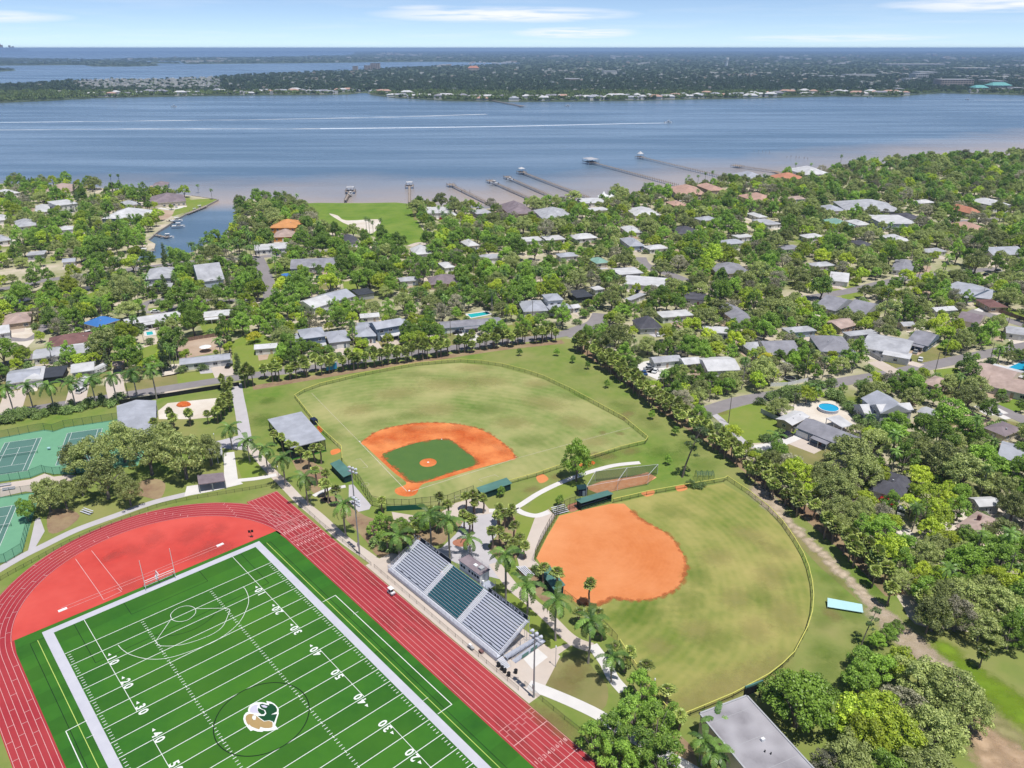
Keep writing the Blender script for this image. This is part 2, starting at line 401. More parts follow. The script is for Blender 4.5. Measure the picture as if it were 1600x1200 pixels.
#  mesh building
class MB:
 def __init__(s):
  s.v,s.f,s.m=[],[],[]
 def face(s,pts,m=0):
  i=len(s.v)
  s.v+=[tuple(p)for p in pts]
  s.f.append(tuple(range(i,i+len(pts))))
  s.m.append(m)
 def box(s,c,size,ax=None,m=0):
  ex=Vector((1,0,0))if ax is None else Vector(ax).normalized()
  ez=Vector((0,0,1))
  ey=ez.cross(ex).normalized()
  ez=ex.cross(ey)
  c=Vector(c)
  hx,hy,hz=ex*size[0]/2,ey*size[1]/2,ez*size[2]/2
  p=[c-hx-hy-hz,c+hx-hy-hz,c+hx+hy-hz,c-hx+hy-hz,c-hx-hy+hz,c+hx-hy+hz,c+hx+hy+hz,c-hx+hy+hz]
  i=len(s.v)
  s.v+=[tuple(q)for q in p]
  for q in((0,3,2,1),(4,5,6,7),(0,1,5,4),(1,2,6,5),(2,3,7,6),(3,0,4,7)):
   s.f.append(tuple(i+k for k in q))
   s.m.append(m)
 def tube(s,p,q,r0,r1=None,n=6,m=0,cap=True):
  p,q=Vector(p),Vector(q)
  r1=r0 if r1 is None else r1
  d=(q-p).normalized()
  a=d.orthogonal().normalized()
  b=d.cross(a)
  i=len(s.v)
  for k in range(n):
   t=2*math.pi*k/n
   o=a*math.cos(t)+b*math.sin(t)
   s.v.append(tuple(p+o*r0))
   s.v.append(tuple(q+o*r1))
  for k in range(n):
   j=(k+1)%n
   s.f.append((i+2*k,i+2*j,i+2*j+1,i+2*k+1))
   s.m.append(m)
  if cap:
   s.f.append(tuple(i+2*k+1 for k in range(n)))
   s.m.append(m)
   s.f.append(tuple(i+2*k for k in reversed(range(n))))
   s.m.append(m)
 def path(s,pts,radii,n=6,m=0):
  pts=[Vector(p)for p in pts]
  i0=len(s.v)
  for k,p in enumerate(pts):
   d=(pts[min(k+1,len(pts)-1)]-pts[max(k-1,0)]).normalized()
   a=d.cross(Vector((0.3,1,0.1))).normalized()
   b=d.cross(a)
   for j in range(n):
    t=2*math.pi*j/n
    s.v.append(tuple(p+(a*math.cos(t)+b*math.sin(t))*radii[k]))
  for k in range(len(pts)-1):
   for j in range(n):
    j2=(j+1)%n
    s.f.append((i0+k*n+j,i0+k*n+j2,i0+(k+1)*n+j2,i0+(k+1)*n+j))
    s.m.append(m)
  s.f.append(tuple(i0+(len(pts)-1)*n+j for j in range(n)))
  s.m.append(m)
 def prism(s,poly,z0,z1,m=0):
  P=[Vector((p[0],p[1],0))for p in poly]
  area=sum(P[i].x*P[(i+1)%len(P)].y-P[(i+1)%len(P)].x*P[i].y for i in range(len(P)))
  if area<0:
   P.reverse()
  n=len(P)
  tris=tessellate_polygon([P])
  i=len(s.v)
  s.v+=[(p.x,p.y,z0)for p in P]+[(p.x,p.y,z1)for p in P]
  for k in range(n):
   j=(k+1)%n
   s.f.append((i+k,i+j,i+n+j,i+n+k))
   s.m.append(m)
  for a,b,c in tris:
   if(P[b]-P[a]).cross(P[c]-P[a]).z<0:
    b,c=c,b
   s.f.append((i+n+a,i+n+b,i+n+c))
   s.m.append(m)
 def sheet(s,poly,z,m=0):
  P=[Vector((p[0],p[1],0))for p in poly]
  i=len(s.v)
  s.v+=[(p.x,p.y,z)for p in P]
  for a,b,c in tessellate_polygon([P]):
   if(P[b]-P[a]).cross(P[c]-P[a]).z<0:
    b,c=c,b
   s.f.append((i+a,i+b,i+c))
   s.m.append(m)
 def ribbon(s,pts,w,z,m=0,closed=False):
  P=[Vector((p[0],p[1],0))for p in pts]
  n=len(P)
  L=[]
  for k in range(n):
   a=P[(k-1)%n]if closed or k>0 else P[k]
   b=P[(k+1)%n]if closed or k<n-1 else P[k]
   d1=(P[k]-a).normalized()if(P[k]-a).length>1e-6 else(b-P[k]).normalized()
   d2=(b-P[k]).normalized()if(b-P[k]).length>1e-6 else d1
   d=(d1+d2).normalized()if(d1+d2).length>1e-3 else d1
   nn=Vector((-d.y,d.x,0))
   k2=max(0.5,abs(nn.dot(Vector((-d1.y,d1.x,0)))))
   ww=(w[k]if isinstance(w,(list,tuple))else w)/2/k2
   L.append((P[k]+nn*ww,P[k]-nn*ww))
  for k in range(n if closed else n-1):
   a,b=L[k],L[(k+1)%n]
   s.face([(a[0].x,a[0].y,z),(a[1].x,a[1].y,z),(b[1].x,b[1].y,z),(b[0].x,b[0].y,z)],m)
 def build(s,name,mats,parent=None,loc=None,smooth=False,rel=True):
  me=bpy.data.meshes.new(name)
  o3=Vector(loc)if loc is not None else(parent_world(parent)if(parent and rel)else Vector((0,0,0)))
  me.from_pydata([(x-o3.x,y-o3.y,z-o3.z)for x,y,z in s.v],[],s.f)
  for mm in(mats if isinstance(mats,(list,tuple))else[mats]):
   me.materials.append(mm)
  if max(s.m,default=0)>0:
   me.polygons.foreach_set('material_index',s.m)
  if smooth:
   me.polygons.foreach_set('use_smooth',[True]*len(s.f))
  me.update()
  o=bpy.data.objects.new(name,me)
  COL.objects.link(o)
  if parent:
   o.parent=parent
  elif loc is not None:
   o.location=loc
  return o
def parent_world(o):
 v=Vector((0,0,0))
 while o:
  v=v+o.location
  o=o.parent
 return v
def tag(o,label=None,cat=None,group=None,kind=None):
 if label:
  o['label']=label
 if cat:
  o['category']=cat
 if group:
  o['group']=group
 if kind:
  o['kind']=kind
 return o
def thing(name,label,cat,loc,rz=0.0,group=None):
 o=bpy.data.objects.new(name,None)
 o.empty_display_size=0.5
 COL.objects.link(o)
 o.location=loc
 o.rotation_euler=(0,0,rz)
 return tag(o,label,cat,group)
def inst(name,mesh,parent=None,loc=(0,0,0),rot=(0,0,0),scale=(1,1,1)):
 o=bpy.data.objects.new(name,mesh)
 COL.objects.link(o)
 o.parent=parent
 o.location=loc
 o.rotation_euler=rot
 o.scale=scale
 return o
def structure(name,mb,mats,parent=None):
 o=mb.build(name,mats,parent)
 o['kind']='structure'
 return o
def sheet(name,pts,z,m,px=True):
 mb=MB()
 mb.sheet(Gs(pts)if px else pts,z)
 return structure(name,mb,m)
def road(name,pts,w,z,m,px=True,smooth=True):
 mb=MB()
 P=Gs(pts)if px else[tuple(p[:2])for p in pts]
 if smooth and len(P)>2:
  P=[(p.x,p.y)for p in smooth_line([Vector((x,y,0))for x,y in P],6)]
 mb.ribbon(P,w,z)
 ROAD_LINES.append((P,w))
 return structure(name,mb,m)
def fade_mat(name,c1,c2,scale=.5,dens=1.0):
 m=mat(name,c1,c2,scale,rough=1)
 n,l=m.node_tree.nodes,m.node_tree.links
 b=n['Principled BSDF']
 at=n.new('ShaderNodeAttribute')
 at.attribute_name='fade'
 geo=n.new('ShaderNodeNewGeometry')
 t=n.new('ShaderNodeTexNoise')
 t.inputs['Scale'].default_value=scale*1.3
 t.inputs['Detail'].default_value=8
 t.inputs['Roughness'].default_value=.7
 l.new(geo.outputs['Position'],t.inputs['Vector'])
 a=n.new('ShaderNodeMath')
 a.operation='ADD'
 l.new(at.outputs['Fac'],a.inputs[0])
 l.new(t.outputs[0],a.inputs[1])
 r=n.new('ShaderNodeMapRange')
 r.interpolation_type='SMOOTHSTEP'
 r.inputs['From Min'].default_value=.60
 r.inputs['From Max'].default_value=1.40
 r.inputs['To Max'].default_value=dens
 l.new(a.outputs[0],r.inputs[0])
 l.new(r.outputs[0],b.inputs['Alpha'])
 return m
def patches(name,items,m,z,px=True):
 v,f,fd=[],[],[]
 for k,(x,y,r,q,a)in enumerate(items):
  if px:
   x,y=G(x,y)
  i=len(v)
  zz_=z+k*.0004
  v.append((x,y,zz_))
  fd.append(1.0)
  for j in range(14):
   t=j*math.pi/7
   u,w=r*q*math.cos(t),r*math.sin(t)
   v.append((x+u*math.cos(a)-w*math.sin(a),y+u*math.sin(a)+w*math.cos(a),zz_))
   fd.append(0.0)
  for j in range(14):
   f.append((i,i+1+j,i+1+(j+1)%14))
 me=bpy.data.meshes.new(name)
 me.from_pydata(v,[],f)
 at=me.attributes.new('fade','FLOAT','POINT')
 at.data.foreach_set('value',fd)
 me.materials.append(m)
 o=bpy.data.objects.new(name,me)
 COL.objects.link(o)
 o['kind']='structure'
 return o
ROAD_LINES=[]
OPEN_POLYS=[]
KEEP=[]
LANDMARKS=[]
#  water, land, far land
def water_mat():
 m=bpy.data.materials.new('river_water')
 m.use_nodes=True
 n,l=m.node_tree.nodes,m.node_tree.links
 b=n['Principled BSDF']
 b.inputs['Roughness'].default_value=0.22
 b.inputs['IOR'].default_value=1.33
 geo=n.new('ShaderNodeNewGeometry')
 def mth(op,a,c=None,clamp=False):
  q=n.new('ShaderNodeMath')
  q.operation=op
  q.use_clamp=clamp
  for i,x in enumerate((a,c)):
   if x is None:
    continue
   if isinstance(x,(int,float)):
    q.inputs[i].default_value=x
   else:
    l.new(x,q.inputs[i])
  return q.outputs[0]
 def noise(scale,det,st):
  mp=n.new('ShaderNodeMapping')
  mp.inputs['Scale'].default_value=st
  l.new(geo.outputs['Position'],mp.inputs[0])
  t=n.new('ShaderNodeTexNoise')
  t.inputs['Scale'].default_value=scale
  t.inputs['Detail'].default_value=det
  l.new(mp.outputs[0],t.inputs['Vector'])
  return t.outputs[0]
 sep=n.new('ShaderNodeSeparateXYZ')
 l.new(geo.outputs['Position'],sep.inputs[0])
 X,Y=sep.outputs[0],sep.outputs[1]
 big=noise(0.008,4,(1,1,1))
 edge=mth('ADD',655.0,mth('MULTIPLY',mth('MAXIMUM',mth('SUBTRACT',X,30.0),0.0),0.62))
 d=mth('ADD',mth('SUBTRACT',Y,edge),mth('MULTIPLY',mth('SUBTRACT',big,0.5),170.0))
 silt=mth('MULTIPLY',mth('SUBTRACT',1.0,mth('DIVIDE',mth('SUBTRACT',d,5.0),190.0),True),mth('MULTIPLY',mth('DIVIDE',mth('SUBTRACT',Y,632.0),40.0,True),0.85))
 st1=noise(0.010,6,(0.16,1.0,1.0))
 st2=noise(0.035,5,(0.10,1.0,1.0))
 lane=mth('MULTIPLY',mth('SUBTRACT',mth('ADD',mth('MULTIPLY',st1,0.6),mth('MULTIPLY',st2,0.4)),0.42),5.0,True)
 mx=n.new('ShaderNodeMix')
 mx.data_type='RGBA'
 mx.inputs[6].default_value=(0.095,0.160,0.240,1)
 mx.inputs[7].default_value=(0.165,0.235,0.310,1)
 l.new(lane,mx.inputs[0])
 m2=n.new('ShaderNodeMix')
 m2.data_type='RGBA'
 m2.inputs[7].default_value=(0.470,0.365,0.280,1)
 l.new(silt,m2.inputs[0])
 l.new(mx.outputs[2],m2.inputs[6])
 l.new(m2.outputs[2],b.inputs['Base Color'])
 rr=n.new('ShaderNodeMapRange')
 rr.inputs['To Min'].default_value=0.30
 rr.inputs['To Max'].default_value=0.16
 l.new(lane,rr.inputs[0])
 l.new(rr.outputs[0],b.inputs['Roughness'])
 bp=n.new('ShaderNodeBump')
 bp.inputs['Strength'].default_value=0.6
 bp.inputs['Distance'].default_value=0.35
 l.new(noise(0.35,3,(0.6,1.0,1.0)),bp.inputs['Height'])
 l.new(bp.outputs[0],b.inputs['Normal'])
 return m
M['water']=water_mat()
WZ=-1.0
RW=40000.0
mb=MB()
mb.face([(RW*math.cos(2*math.pi*k/128),RW*math.sin(2*math.pi*k/128),WZ)for k in range(128)])
structure('water',mb,M['water'])
SHORE_PX=[(-900,283),(-300,285),(0,287),(100,289),(200,297),(300,306),(341,312),(320,323),(290,335),(276,343),(260,354),(247,362),(232,375),(243,381),(241,388),(226,395),(212,401),(216,407),(226,406),(270,401),(300,394),(322,381),(354,369),(371,356),(372,338),(366,317),(378,314),(400,312),(440,315),(475,318),(560,317),(640,318),(700,322),(760,326),(800,323),(860,318),(950,309),(1040,298),(1130,284),(1200,278),(1290,266),(1330,261),(1430,250),(1600,244),(2400,222)]
SHORE=Gs(SHORE_PX)
LAND=SHORE+[(1900,-400),(-1900,-400)]
mb=MB()
mb.prism(LAND,-2.5,0.0)
structure('ground',mb,M['ground'])
def grad(l0,l1,a):
 return tuple(l0[i]*(1-a)+l1[i]*a for i in range(3))
M['far_ground']=mat('far_land',(0.085,0.120,0.055),(0.13,0.145,0.085),0.012,(0.055,0.085,0.045),0.003,0.8,rough=1)
FAR1=[(-900,172),(-400,166),(0,160.5),(75,157.5),(150,153),(250,151),(330,149.5),(400,149),(500,148.5),(545,147.5),(560,145.5),(572,145),(582,148.5),(620,153),(700,157.5),(800,159),(900,158.5),(1000,157),(1060,155.5),(1200,153),(1300,150.5),(1400,151.5),(1430,148),(1470,145.5),(1560,147.5),(1600,148.5),(2600,152),(2900,80.4),(822,80.4),(818,99.5),(740,102.5),(690,103.2),(620,106),(560,109.5),(500,112),(450,114.5),(400,116.5),(310,122.5),(250,125),(180,124.5),(105,128),(60,132),(0,134),(-400,139),(-900,145)]
FAR2=[(160,92.2),(240,90.5),(340,89.2),(400,89.5),(480,87.6),(550,86),(556,80.4),(830,80.4),(828,98.4),(740,97.4),(680,96.4),(600,97),(500,98.4),(400,99.2),(290,100),(282,97)]
FAR3=[(-600,91.5),(0,90.5),(150,92.8),(278,97.5),(284,99.6),(250,98.8),(235,100.2),(252,102.6),(200,104),(145,103.7),(130,101.6),(0,102.4),(-600,104)]
FAR4=[(-500,107),(0,107),(22,108.4),(25,109.8),(15,111),(0,111.8),(-500,113)]
FARS=[]
for k,pl in enumerate((FAR1,FAR2,FAR3,FAR4)):
 mb=MB()
 mb.prism(Gs(pl,WZ+0.6),WZ-0.5,WZ+0.6-.12*k)
 structure('far_shore' if k==0 else 'far_island',mb,M['far_ground'])
for pl in(((60,94.6),(124,94.2),(128,95.2),(62,95.8)),((185,95.2),(285,95.4),(286,96.6),(190,96.4)),((20,96.8),(56,96.6),(50,98),(24,98))):
 sheet('pond',[G(x,y,WZ+0.6)for x,y in pl],WZ+0.9,M['water'],px=False)
CREEK=Gs([(-60,480),(0,466),(32,457),(80,451),(120,448.5),(160,445),(165,450.5),(120,457),(80,461),(40,470),(0,484),(-60,500)])
sheet('creek_water',CREEK,0.02,mat('creek_water_brown',(0.075,0.065,0.045),(0.10,0.085,0.06),0.3,rough=0.12,spec=0.5),px=False)
OPEN_POLYS.append(CREEK)
#  lawns, lots, sand: sheets a little above the ground
def lawn(pts,m='lawn',z=0.02,name='lawn',open_=True):
 P=Gs(pts)
 mb=MB()
 mb.sheet([(p.x,p.y)for p in smooth_line([Vector((x,y,0))for x,y in P],3,True)]if len(P)>5 else P,z)
 structure(name,mb,M[m])
 if open_:
  OPEN_POLYS.append(P)
SCHOOL=[(-400,655),(0,655),(180,628),(340,604),(395,590),(460,584),(560,568),(640,556),(760,544),(830,534),(905,531),(960,572),(1040,630),(1130,690),(1190,742),(1260,790),(1340,862),(1400,930),(1430,975),(1500,985),(1640,1010),(1900,1050),(1900,1400),(-400,1400)]
lawn(SCHOOL,'grass',0.012,'school_grass',False)
SCHOOL_W=Gs(SCHOOL)
lawn([(474,318),(560,317.5),(640,318.5),(652,345),(668,377),(628,383),(600,374),(575,368),(530,364),(506,362),(494,345),(482,330)],'lot',0.02,'green_lot')
lawn([(514,334),(528,337),(541,344.5),(590,342.5),(594,350),(583,364),(560,366),(556,356),(536,348)],'sand',0.035,'sand_patch')
lawn([(1116,646),(1150,638),(1192,631),(1240,674),(1172,693),(1140,668)],'lawn',0.03)
lawn([(1210,700),(1240,692),(1272,690),(1302,701),(1302,722),(1285,748),(1255,752),(1228,728)],'drygrass',0.03)
lawn([(206,331),(266,329),(268,337),(255,344),(236,346),(205,345)],'dirt',0.03,'bare_lot')
lawn([(284,318),(312,311),(340,312),(318,322),(300,330),(282,334),(268,337)],'lawn',0.028)
lawn([(0,600),(40,592),(110,600),(170,602),(240,590),(300,580),(345,578),(340,596),(190,618),(20,642),(0,645)],'drygrass',0.02,'verge')
lawn([(276,585),(336,577),(338,592),(278,600)],'lawn',0.03)
lawn([(175,563),(235,540),(270,534),(275,548),(225,566),(180,575)],'lawn',0.025)
lawn([(268,532),(350,523),(356,545),(330,552),(280,562)],'dirt',0.022,'bare_yard')
lawn([(360,535),(400,515),(440,540),(430,580),(365,580)],'lawn',0.022)
lawn([(310,502),(356,500),(356,518),(318,520)],'lawn',0.025)
lawn([(284,476),(325,474),(325,490),(290,492)],'lawn',0.025)
lawn([(232,482),(262,478),(272,482),(256,488),(232,487)],'lawn',0.06)
lawn([(0,452),(32,449),(30,458),(0,464)],'lawn',0.024)
lawn([(124,466),(150,454),(150,482),(130,484)],'lawn',0.024)
lawn([(416,412),(450,408),(453,420),(425,425)],'lawn',0.024)
lawn([(482,446),(525,443),(528,450),(486,455)],'drygrass',0.024)
lawn([(535,440),(560,438),(562,452),(538,454)],'lawn',0.024)
lawn([(1420,550),(1450,540),(1490,558),(1485,567),(1450,573),(1420,560)],'drygrass',0.024)
lawn([(1458,578),(1495,574),(1516,590),(1500,604),(1468,600)],'lawn',0.024)
lawn([(1372,566),(1400,556),(1430,574),(1400,578)],'drygrass',0.024)
lawn([(1270,448),(1300,444),(1330,448),(1330,456),(1280,459)],'lawn',0.024)
lawn([(1313,459),(1345,454),(1350,462),(1318,470)],'lawn',0.024)
lawn([(1520,470),(1546,472),(1545,482),(1525,482)],'lawn',0.024)
lawn([(1555,490),(1600,484),(1600,500),(1572,494)],'lawn',0.024)
lawn([(1405,429),(1432,426),(1432,437),(1410,440)],'lawn',0.024)
lawn([(1340,490),(1376,490),(1370,506),(1342,508)],'drygrass',0.024)
lawn([(1552,631),(1600,620),(1600,640),(1580,646)],'lot',0.024)
lawn([(1216,597),(1240,588),(1252,596),(1226,606)],'lawn',0.024)
lawn([(1558,655),(1600,662),(1600,682),(1585,682)],'drygrass',0.024)
patches('lime_lawn',[(1500,1040,5,1.5,2.3),(1525,1060,6,1.5,2.3),(1555,1080,6,1.5,2.4),(1585,1105,6,1.4,2.4),(1610,1125,6,1.4,2.4),(1480,1015,4,1.4,2.3)],fade_mat('lime_grass',(.20,.30,.02),(.15,.25,.02),.4,.95),.026)
patches('bare_ground',[(1560,1165,6,1.2,.5),(1530,1135,4.5,1.3,2.2),(1590,1190,6,1.2,1),(1550,1190,6,1,0),(1515,1115,3,1.4,2),(1610,1215,6,1,0),(1575,1215,5,1,0),(1535,1160,4,1.2,1)],fade_mat('pale_bare_dirt',(.52,.38,.26),(.40,.28,.17),.6,1.0),.034)
patches('bare_ground',[(1500,1080,3,2,2.3),(1520,1098,3,2,2.3),(1545,1120,3,2,2.4),(1575,1145,3,2,2.4)],fade_mat('pale_worn_grass',(.36,.32,.16),(.28,.27,.11),.6,.9),.040)
lawn([(1395,835),(1420,826),(1432,845),(1440,868),(1425,868),(1405,848)],'sand',0.03,'gravel_yard')
lawn([(1350,790),(1380,786),(1388,800),(1360,808)],'sand',0.03,'gravel_yard')
lawn([(1478,860),(1505,855),(1516,866),(1500,876),(1482,880)],'dirt',0.03,'bare_yard')
lawn([(1210,640),(1300,626),(1330,650),(1345,672),(1330,690),(1240,668)],'sand',0.03,'sand_yard',True)
lawn([(800,503),(826,500),(830,512),(805,516)],'drygrass',0.02)
lawn([(560,540),(600,533),(645,528),(700,520),(780,510),(830,505),(835,525),(700,545),(560,566)],'drygrass',0.018,'verge',False)
lawn([(770,515),(800,508),(815,520),(780,528)],'lawn',0.024)
lawn([(0,395),(25,390),(30,400),(0,405)],'lawn',0.022)
lawn([(200,300),(235,298),(240,308),(205,312)],'lawn',0.022)
lawn([(0,510),(40,512),(60,525),(40,545),(0,552)],'sand',0.02,'sand_yard')
lawn([(36,552),(60,545),(75,552),(45,564)],'lawn',0.026)
#  roads, drives and paths
road('road',[(-250,690),(-60,658),(30,643),(110,630),(190,618),(290,602.5),(385,588),(470,577),(560,564),(650,551),(760,537),(850,527),(885,521)],6.4,0.05,M['asphalt'])
road('road',[(880,524),(905,515),(930,505),(940,490)],9,0.054,M['asphalt'])
road('road',[(-150,470),(0,452),(60,440),(122,431),(175,424),(226,418),(300,409),(380,404),(440,398),(520,392)],7,0.05,M['asphalt'])
road('road',[(402,404),(410,420),(420,447),(424,466)],8,0.054,M['asphalt'])
road('road',[(222,486),(227,475),(250,468),(300,470),(365,469.5),(420,466)],4.5,0.058,M['asphalt'])
road('road',[(228,487),(255,489),(275,478)],3.5,0.062,M['asphalt'])
road('road',[(-40,530),(0,528),(40,531),(62,520),(70,506)],4,0.05,M['asphalt'])
road('road',[(-40,582),(0,569),(50,560),(56,552)],4,0.05,M['asphalt'])
road('road',[(1095,646),(1150,628),(1210,617),(1270,605),(1330,594),(1380,586),(1450,572),(1520,557),(1600,541),(1750,512)],7.2,0.05,M['asphalt'])
road('road',[(1105,640),(1125,655),(1150,680),(1174,697),(1205,697)],2.6,0.045,M['concrete_grey'])
road('road',[(1255,466),(1295,460.5),(1340,452),(1385,441),(1425,434),(1470,427),(1560,420)],7.5,0.05,M['asphalt'])
road('road',[(1515,485),(1545,492),(1580,502),(1640,520)],7,0.05,M['asphalt'])
road('road',[(1000,402),(1005,412),(1020,420),(1042,427),(1070,438)],8,0.05,M['asphalt'])
road('road',[(1525,622),(1550,634),(1600,656),(1700,700)],6.5,0.05,M['asphalt'])
road('road',[(1370,356),(1420,352),(1500,346),(1600,338)],7,0.05,M['asphalt'])
road('driveway',[(1405,562),(1440,572)],5,0.06,M['concrete'])
road('driveway',[(1366,565),(1400,583)],7,0.06,M['concrete'])
road('driveway',[(1180,700),(1215,694),(1250,680)],3.8,0.065,M['concrete_white'])
road('driveway',[(345,572),(352,588)],8,0.06,M['concrete'])
road('driveway',[(178,588),(180,605),(184,622)],6.5,0.06,M['concrete'])
road('driveway',[(125,600),(118,628)],7,0.06,M['concrete'])
road('driveway',[(26,610),(14,645)],8,0.06,M['concrete'])
road('driveway',[(525,546),(545,553),(565,564)],6,0.06,M['concrete'])
road('driveway',[(582,535),(588,545),(595,558)],5,0.06,M['concrete'])
road('driveway',[(715,520),(735,525),(745,535)],6,0.06,M['concrete_white'])
road('driveway',[(245,324),(262,327),(280,325),(283,321),(270,318.5),(256,320)],4,0.06,M['concrete_white'])
road('driveway',[(1003,580),(1020,570),(1035,580),(1015,588)],9,0.06,M['concrete_white'])
road('driveway',[(1525,634),(1560,648),(1575,655)],3,0.06,M['concrete_white'])
road('driveway',[(1560,648),(1545,640)],9,0.062,M['concrete_white'])
road('driveway',[(1300,446),(1320,452)],4,0.06,M['concrete'])
road('driveway',[(1390,450),(1430,462),(1465,470)],3,0.045,M['concrete'])
road('driveway',[(1528,486),(1552,476)],4,0.06,M['concrete_white'])
road('driveway',[(640,385),(655,380),(668,383)],5,0.06,M['concrete'])
TRAIL=[(1186,766),(1200,782),(1215,798),(1250,832),(1290,872),(1330,910),(1365,945),(1395,978),(1425,1005),(1450,1030),(1490,1060)]
tl_=smooth_line([G3(*q)for q in TRAIL],7)
ROAD_LINES.append(([(p.x,p.y)for p in tl_],4))
patches('worn_trail',[(p.x+rnd.uniform(-.6,.6),p.y+rnd.uniform(-.6,.6),rnd.uniform(2.2,3.2)*(1.3 if k<14 or k>44 else .8),1.5,rnd.uniform(0,3))for k,p in enumerate(tl_)],fade_mat('sandy_trail',(.60,.50,.40),(.44,.36,.24),.5,.95),.03,False)
for P,w in ROAD_LINES:
 pass
lawn([(1205,790),(1300,880),(1345,942),(1280,885),(1215,815)],'drygrass',0.022,'worn_grass',False)
road('mulch_shade_strip',[(905,541),(965,582),(1040,639),(1130,700),(1200,756),(1250,793),(1330,860),(1400,930)],5.5,0.026,M['mulch'])  # brown mulch strips along both palm rows, painting in their shadow on the ground
road('mulch_shade_strip',[(395,606),(460,595),(550,580),(660,563),(780,545),(880,534)],4.5,0.026,M['mulch'])
for P,w in ROAD_LINES[-3:]:
 pass
del ROAD_LINES[-2:]
#  sea walls
mb=MB()
for a,b in zip(range(5,12),range(6,13)):
 p,q=Vector((*SHORE[a],0)),Vector((*SHORE[b],0))
 mb.box(((p+q)/2)+Vector((0,0,-0.35)),((q-p).length,0.7,1.5),(q-p))
structure('seawall',mb,M['seawall'])
#  running track and football field
def arc(cu,cv,r,a0,a1,n=48):
 return[FW(cu+r*math.cos(a0+(a1-a0)*k/n),cv+r*math.sin(a0+(a1-a0)*k/n))for k in range(n+1)]
CU,V0,V1=24.384,-7.4,98.8
RI,LW=32.55,1.115
def oval(r,n=40):
 return arc(CU,V0,r,0,-math.pi,n)+arc(CU,V1,r,math.pi,0,n)
mb=MB()
mb.sheet([(p.x,p.y)for p in oval(RI+6*LW+0.35)],0.030)
structure('running_track',mb,M['track'])
mb=MB()
mb.sheet([FW(RI+CU-0.3,-31.9).to_tuple()[:2],FW(RI+CU+8*LW+0.25,-31.6).to_tuple()[:2],FW(RI+CU+8*LW+0.25,118).to_tuple()[:2],FW(RI+CU-0.3,118).to_tuple()[:2]],0.038)
structure('sprint_straight',mb,M['track'])
for k,(va,sg)in enumerate(((V0,-1),(V1,1))):
 mb=MB()
 pts=arc(CU,va,RI-0.05,0,sg*math.pi,40)
 e=-12.35 if k==0 else 103.75
 pts2=[FW(CU-RI+0.05,e),FW(CU+RI-0.05,e)]
 mb.sheet([(p.x,p.y)for p in pts+pts2],0.046)
 structure('red_apron',mb,M['dzone'])
mb=MB()
ht=[]
ang=math.asin((-7.4+12.3)/RI)
pts=[FW(CU+RI-0.35,V0),FW(CU+RI-0.35,V1),FW(CU+RI-0.9,103.7),FW(CU-RI+0.9,103.7),FW(CU-RI+0.35,V1),FW(CU-RI+0.35,V0),FW(CU-RI+0.9,-12.3),FW(CU+RI-0.9,-12.3)]
mb.sheet([(p.x,p.y)for p in pts],0.054)
structure('football_turf',mb,M['turf'])
def turf_bands():
 n,l=M['turf'].node_tree.nodes,M['turf'].node_tree.links
 b=n['Principled BSDF']
 src=b.inputs['Base Color'].links[0].from_socket
 geo=n.new('ShaderNodeNewGeometry')
 dt=n.new('ShaderNodeVectorMath')
 dt.operation='DOT_PRODUCT'
 dt.inputs[1].default_value=(FS/9.144,-FC/9.144,0)
 l.new(geo.outputs['Position'],dt.inputs[0])
 ad=n.new('ShaderNodeMath')
 ad.inputs[1].default_value=40.0-(FX0*FS-FY0*FC)/9.144
 l.new(dt.outputs['Value'],ad.inputs[0])
 fr=n.new('ShaderNodeMath')
 fr.operation='FRACT'
 l.new(ad.outputs[0],fr.inputs[0])
 gt=n.new('ShaderNodeMath')
 gt.operation='GREATER_THAN'
 gt.inputs[1].default_value=.5
 l.new(fr.outputs[0],gt.inputs[0])
 ma=n.new('ShaderNodeMath')
 ma.operation='MULTIPLY_ADD'
 ma.inputs[1].default_value=.16
 ma.inputs[2].default_value=.92
 l.new(gt.outputs[0],ma.inputs[0])
 hs=n.new('ShaderNodeHueSaturation')
 l.new(ma.outputs[0],hs.inputs['Value'])
 l.new(src,hs.inputs['Color'])
 l.new(hs.outputs[0],b.inputs['Base Color'])
turf_bands()
tl=MB()
for k in range(7):
 r=RI+0.1+k*LW
 tl.ribbon([(p.x,p.y)for p in arc(CU,V0,r,0,-math.pi,60)],0.09,0.062)
 tl.ribbon([(p.x,p.y)for p in arc(CU,V1,r,math.pi,0,60)],0.09,0.062)
 tl.ribbon([(p.x,p.y)for p in(FW(CU-r,V0),FW(CU-r,V1))],0.09,0.062)
for k in range(9):
 u=CU+RI+0.1+k*LW
 tl.ribbon([(p.x,p.y)for p in(FW(u,-31.4),FW(u,117))],0.09,0.066)
tl.ribbon([(p.x,p.y)for p in(FW(CU+RI,-31.5),FW(CU+RI+8*LW+.2,-31.3))],0.12,0.068)
def cross(v,u0=None,u1=None,w=0.10,z=0.070):
 u0=CU+RI if u0 is None else u0
 u1=CU+RI+8*LW if u1 is None else u1
 tl.ribbon([(p.x,p.y)for p in(FW(u0,v),FW(u1,v))],w,z)
for v in(84.6,93.2,3.6,-4.6,-14.5):
 cross(v,w=0.16)
rt=random.Random(5)
for k in range(8):
 u=CU+RI+0.1+k*LW
 for v in(-27+k*1.6,-22+k*1.1,-16.5+k*.7,-12+k*.5,-9-k*.4,-6.2,0.5+0.5*(k%2),-18+k*1.9,80.2,81.2 if k%2 else 82.0):
  if v<-31:
   continue
  cross(v,u+0.05,u+LW-0.05,0.09,0.0715)
 for v in(-10.5,-2.9):
  tl.ribbon([(p.x,p.y)for p in(FW(u+.55,v),FW(u+.55,v+1.2))],0.28,0.0722)
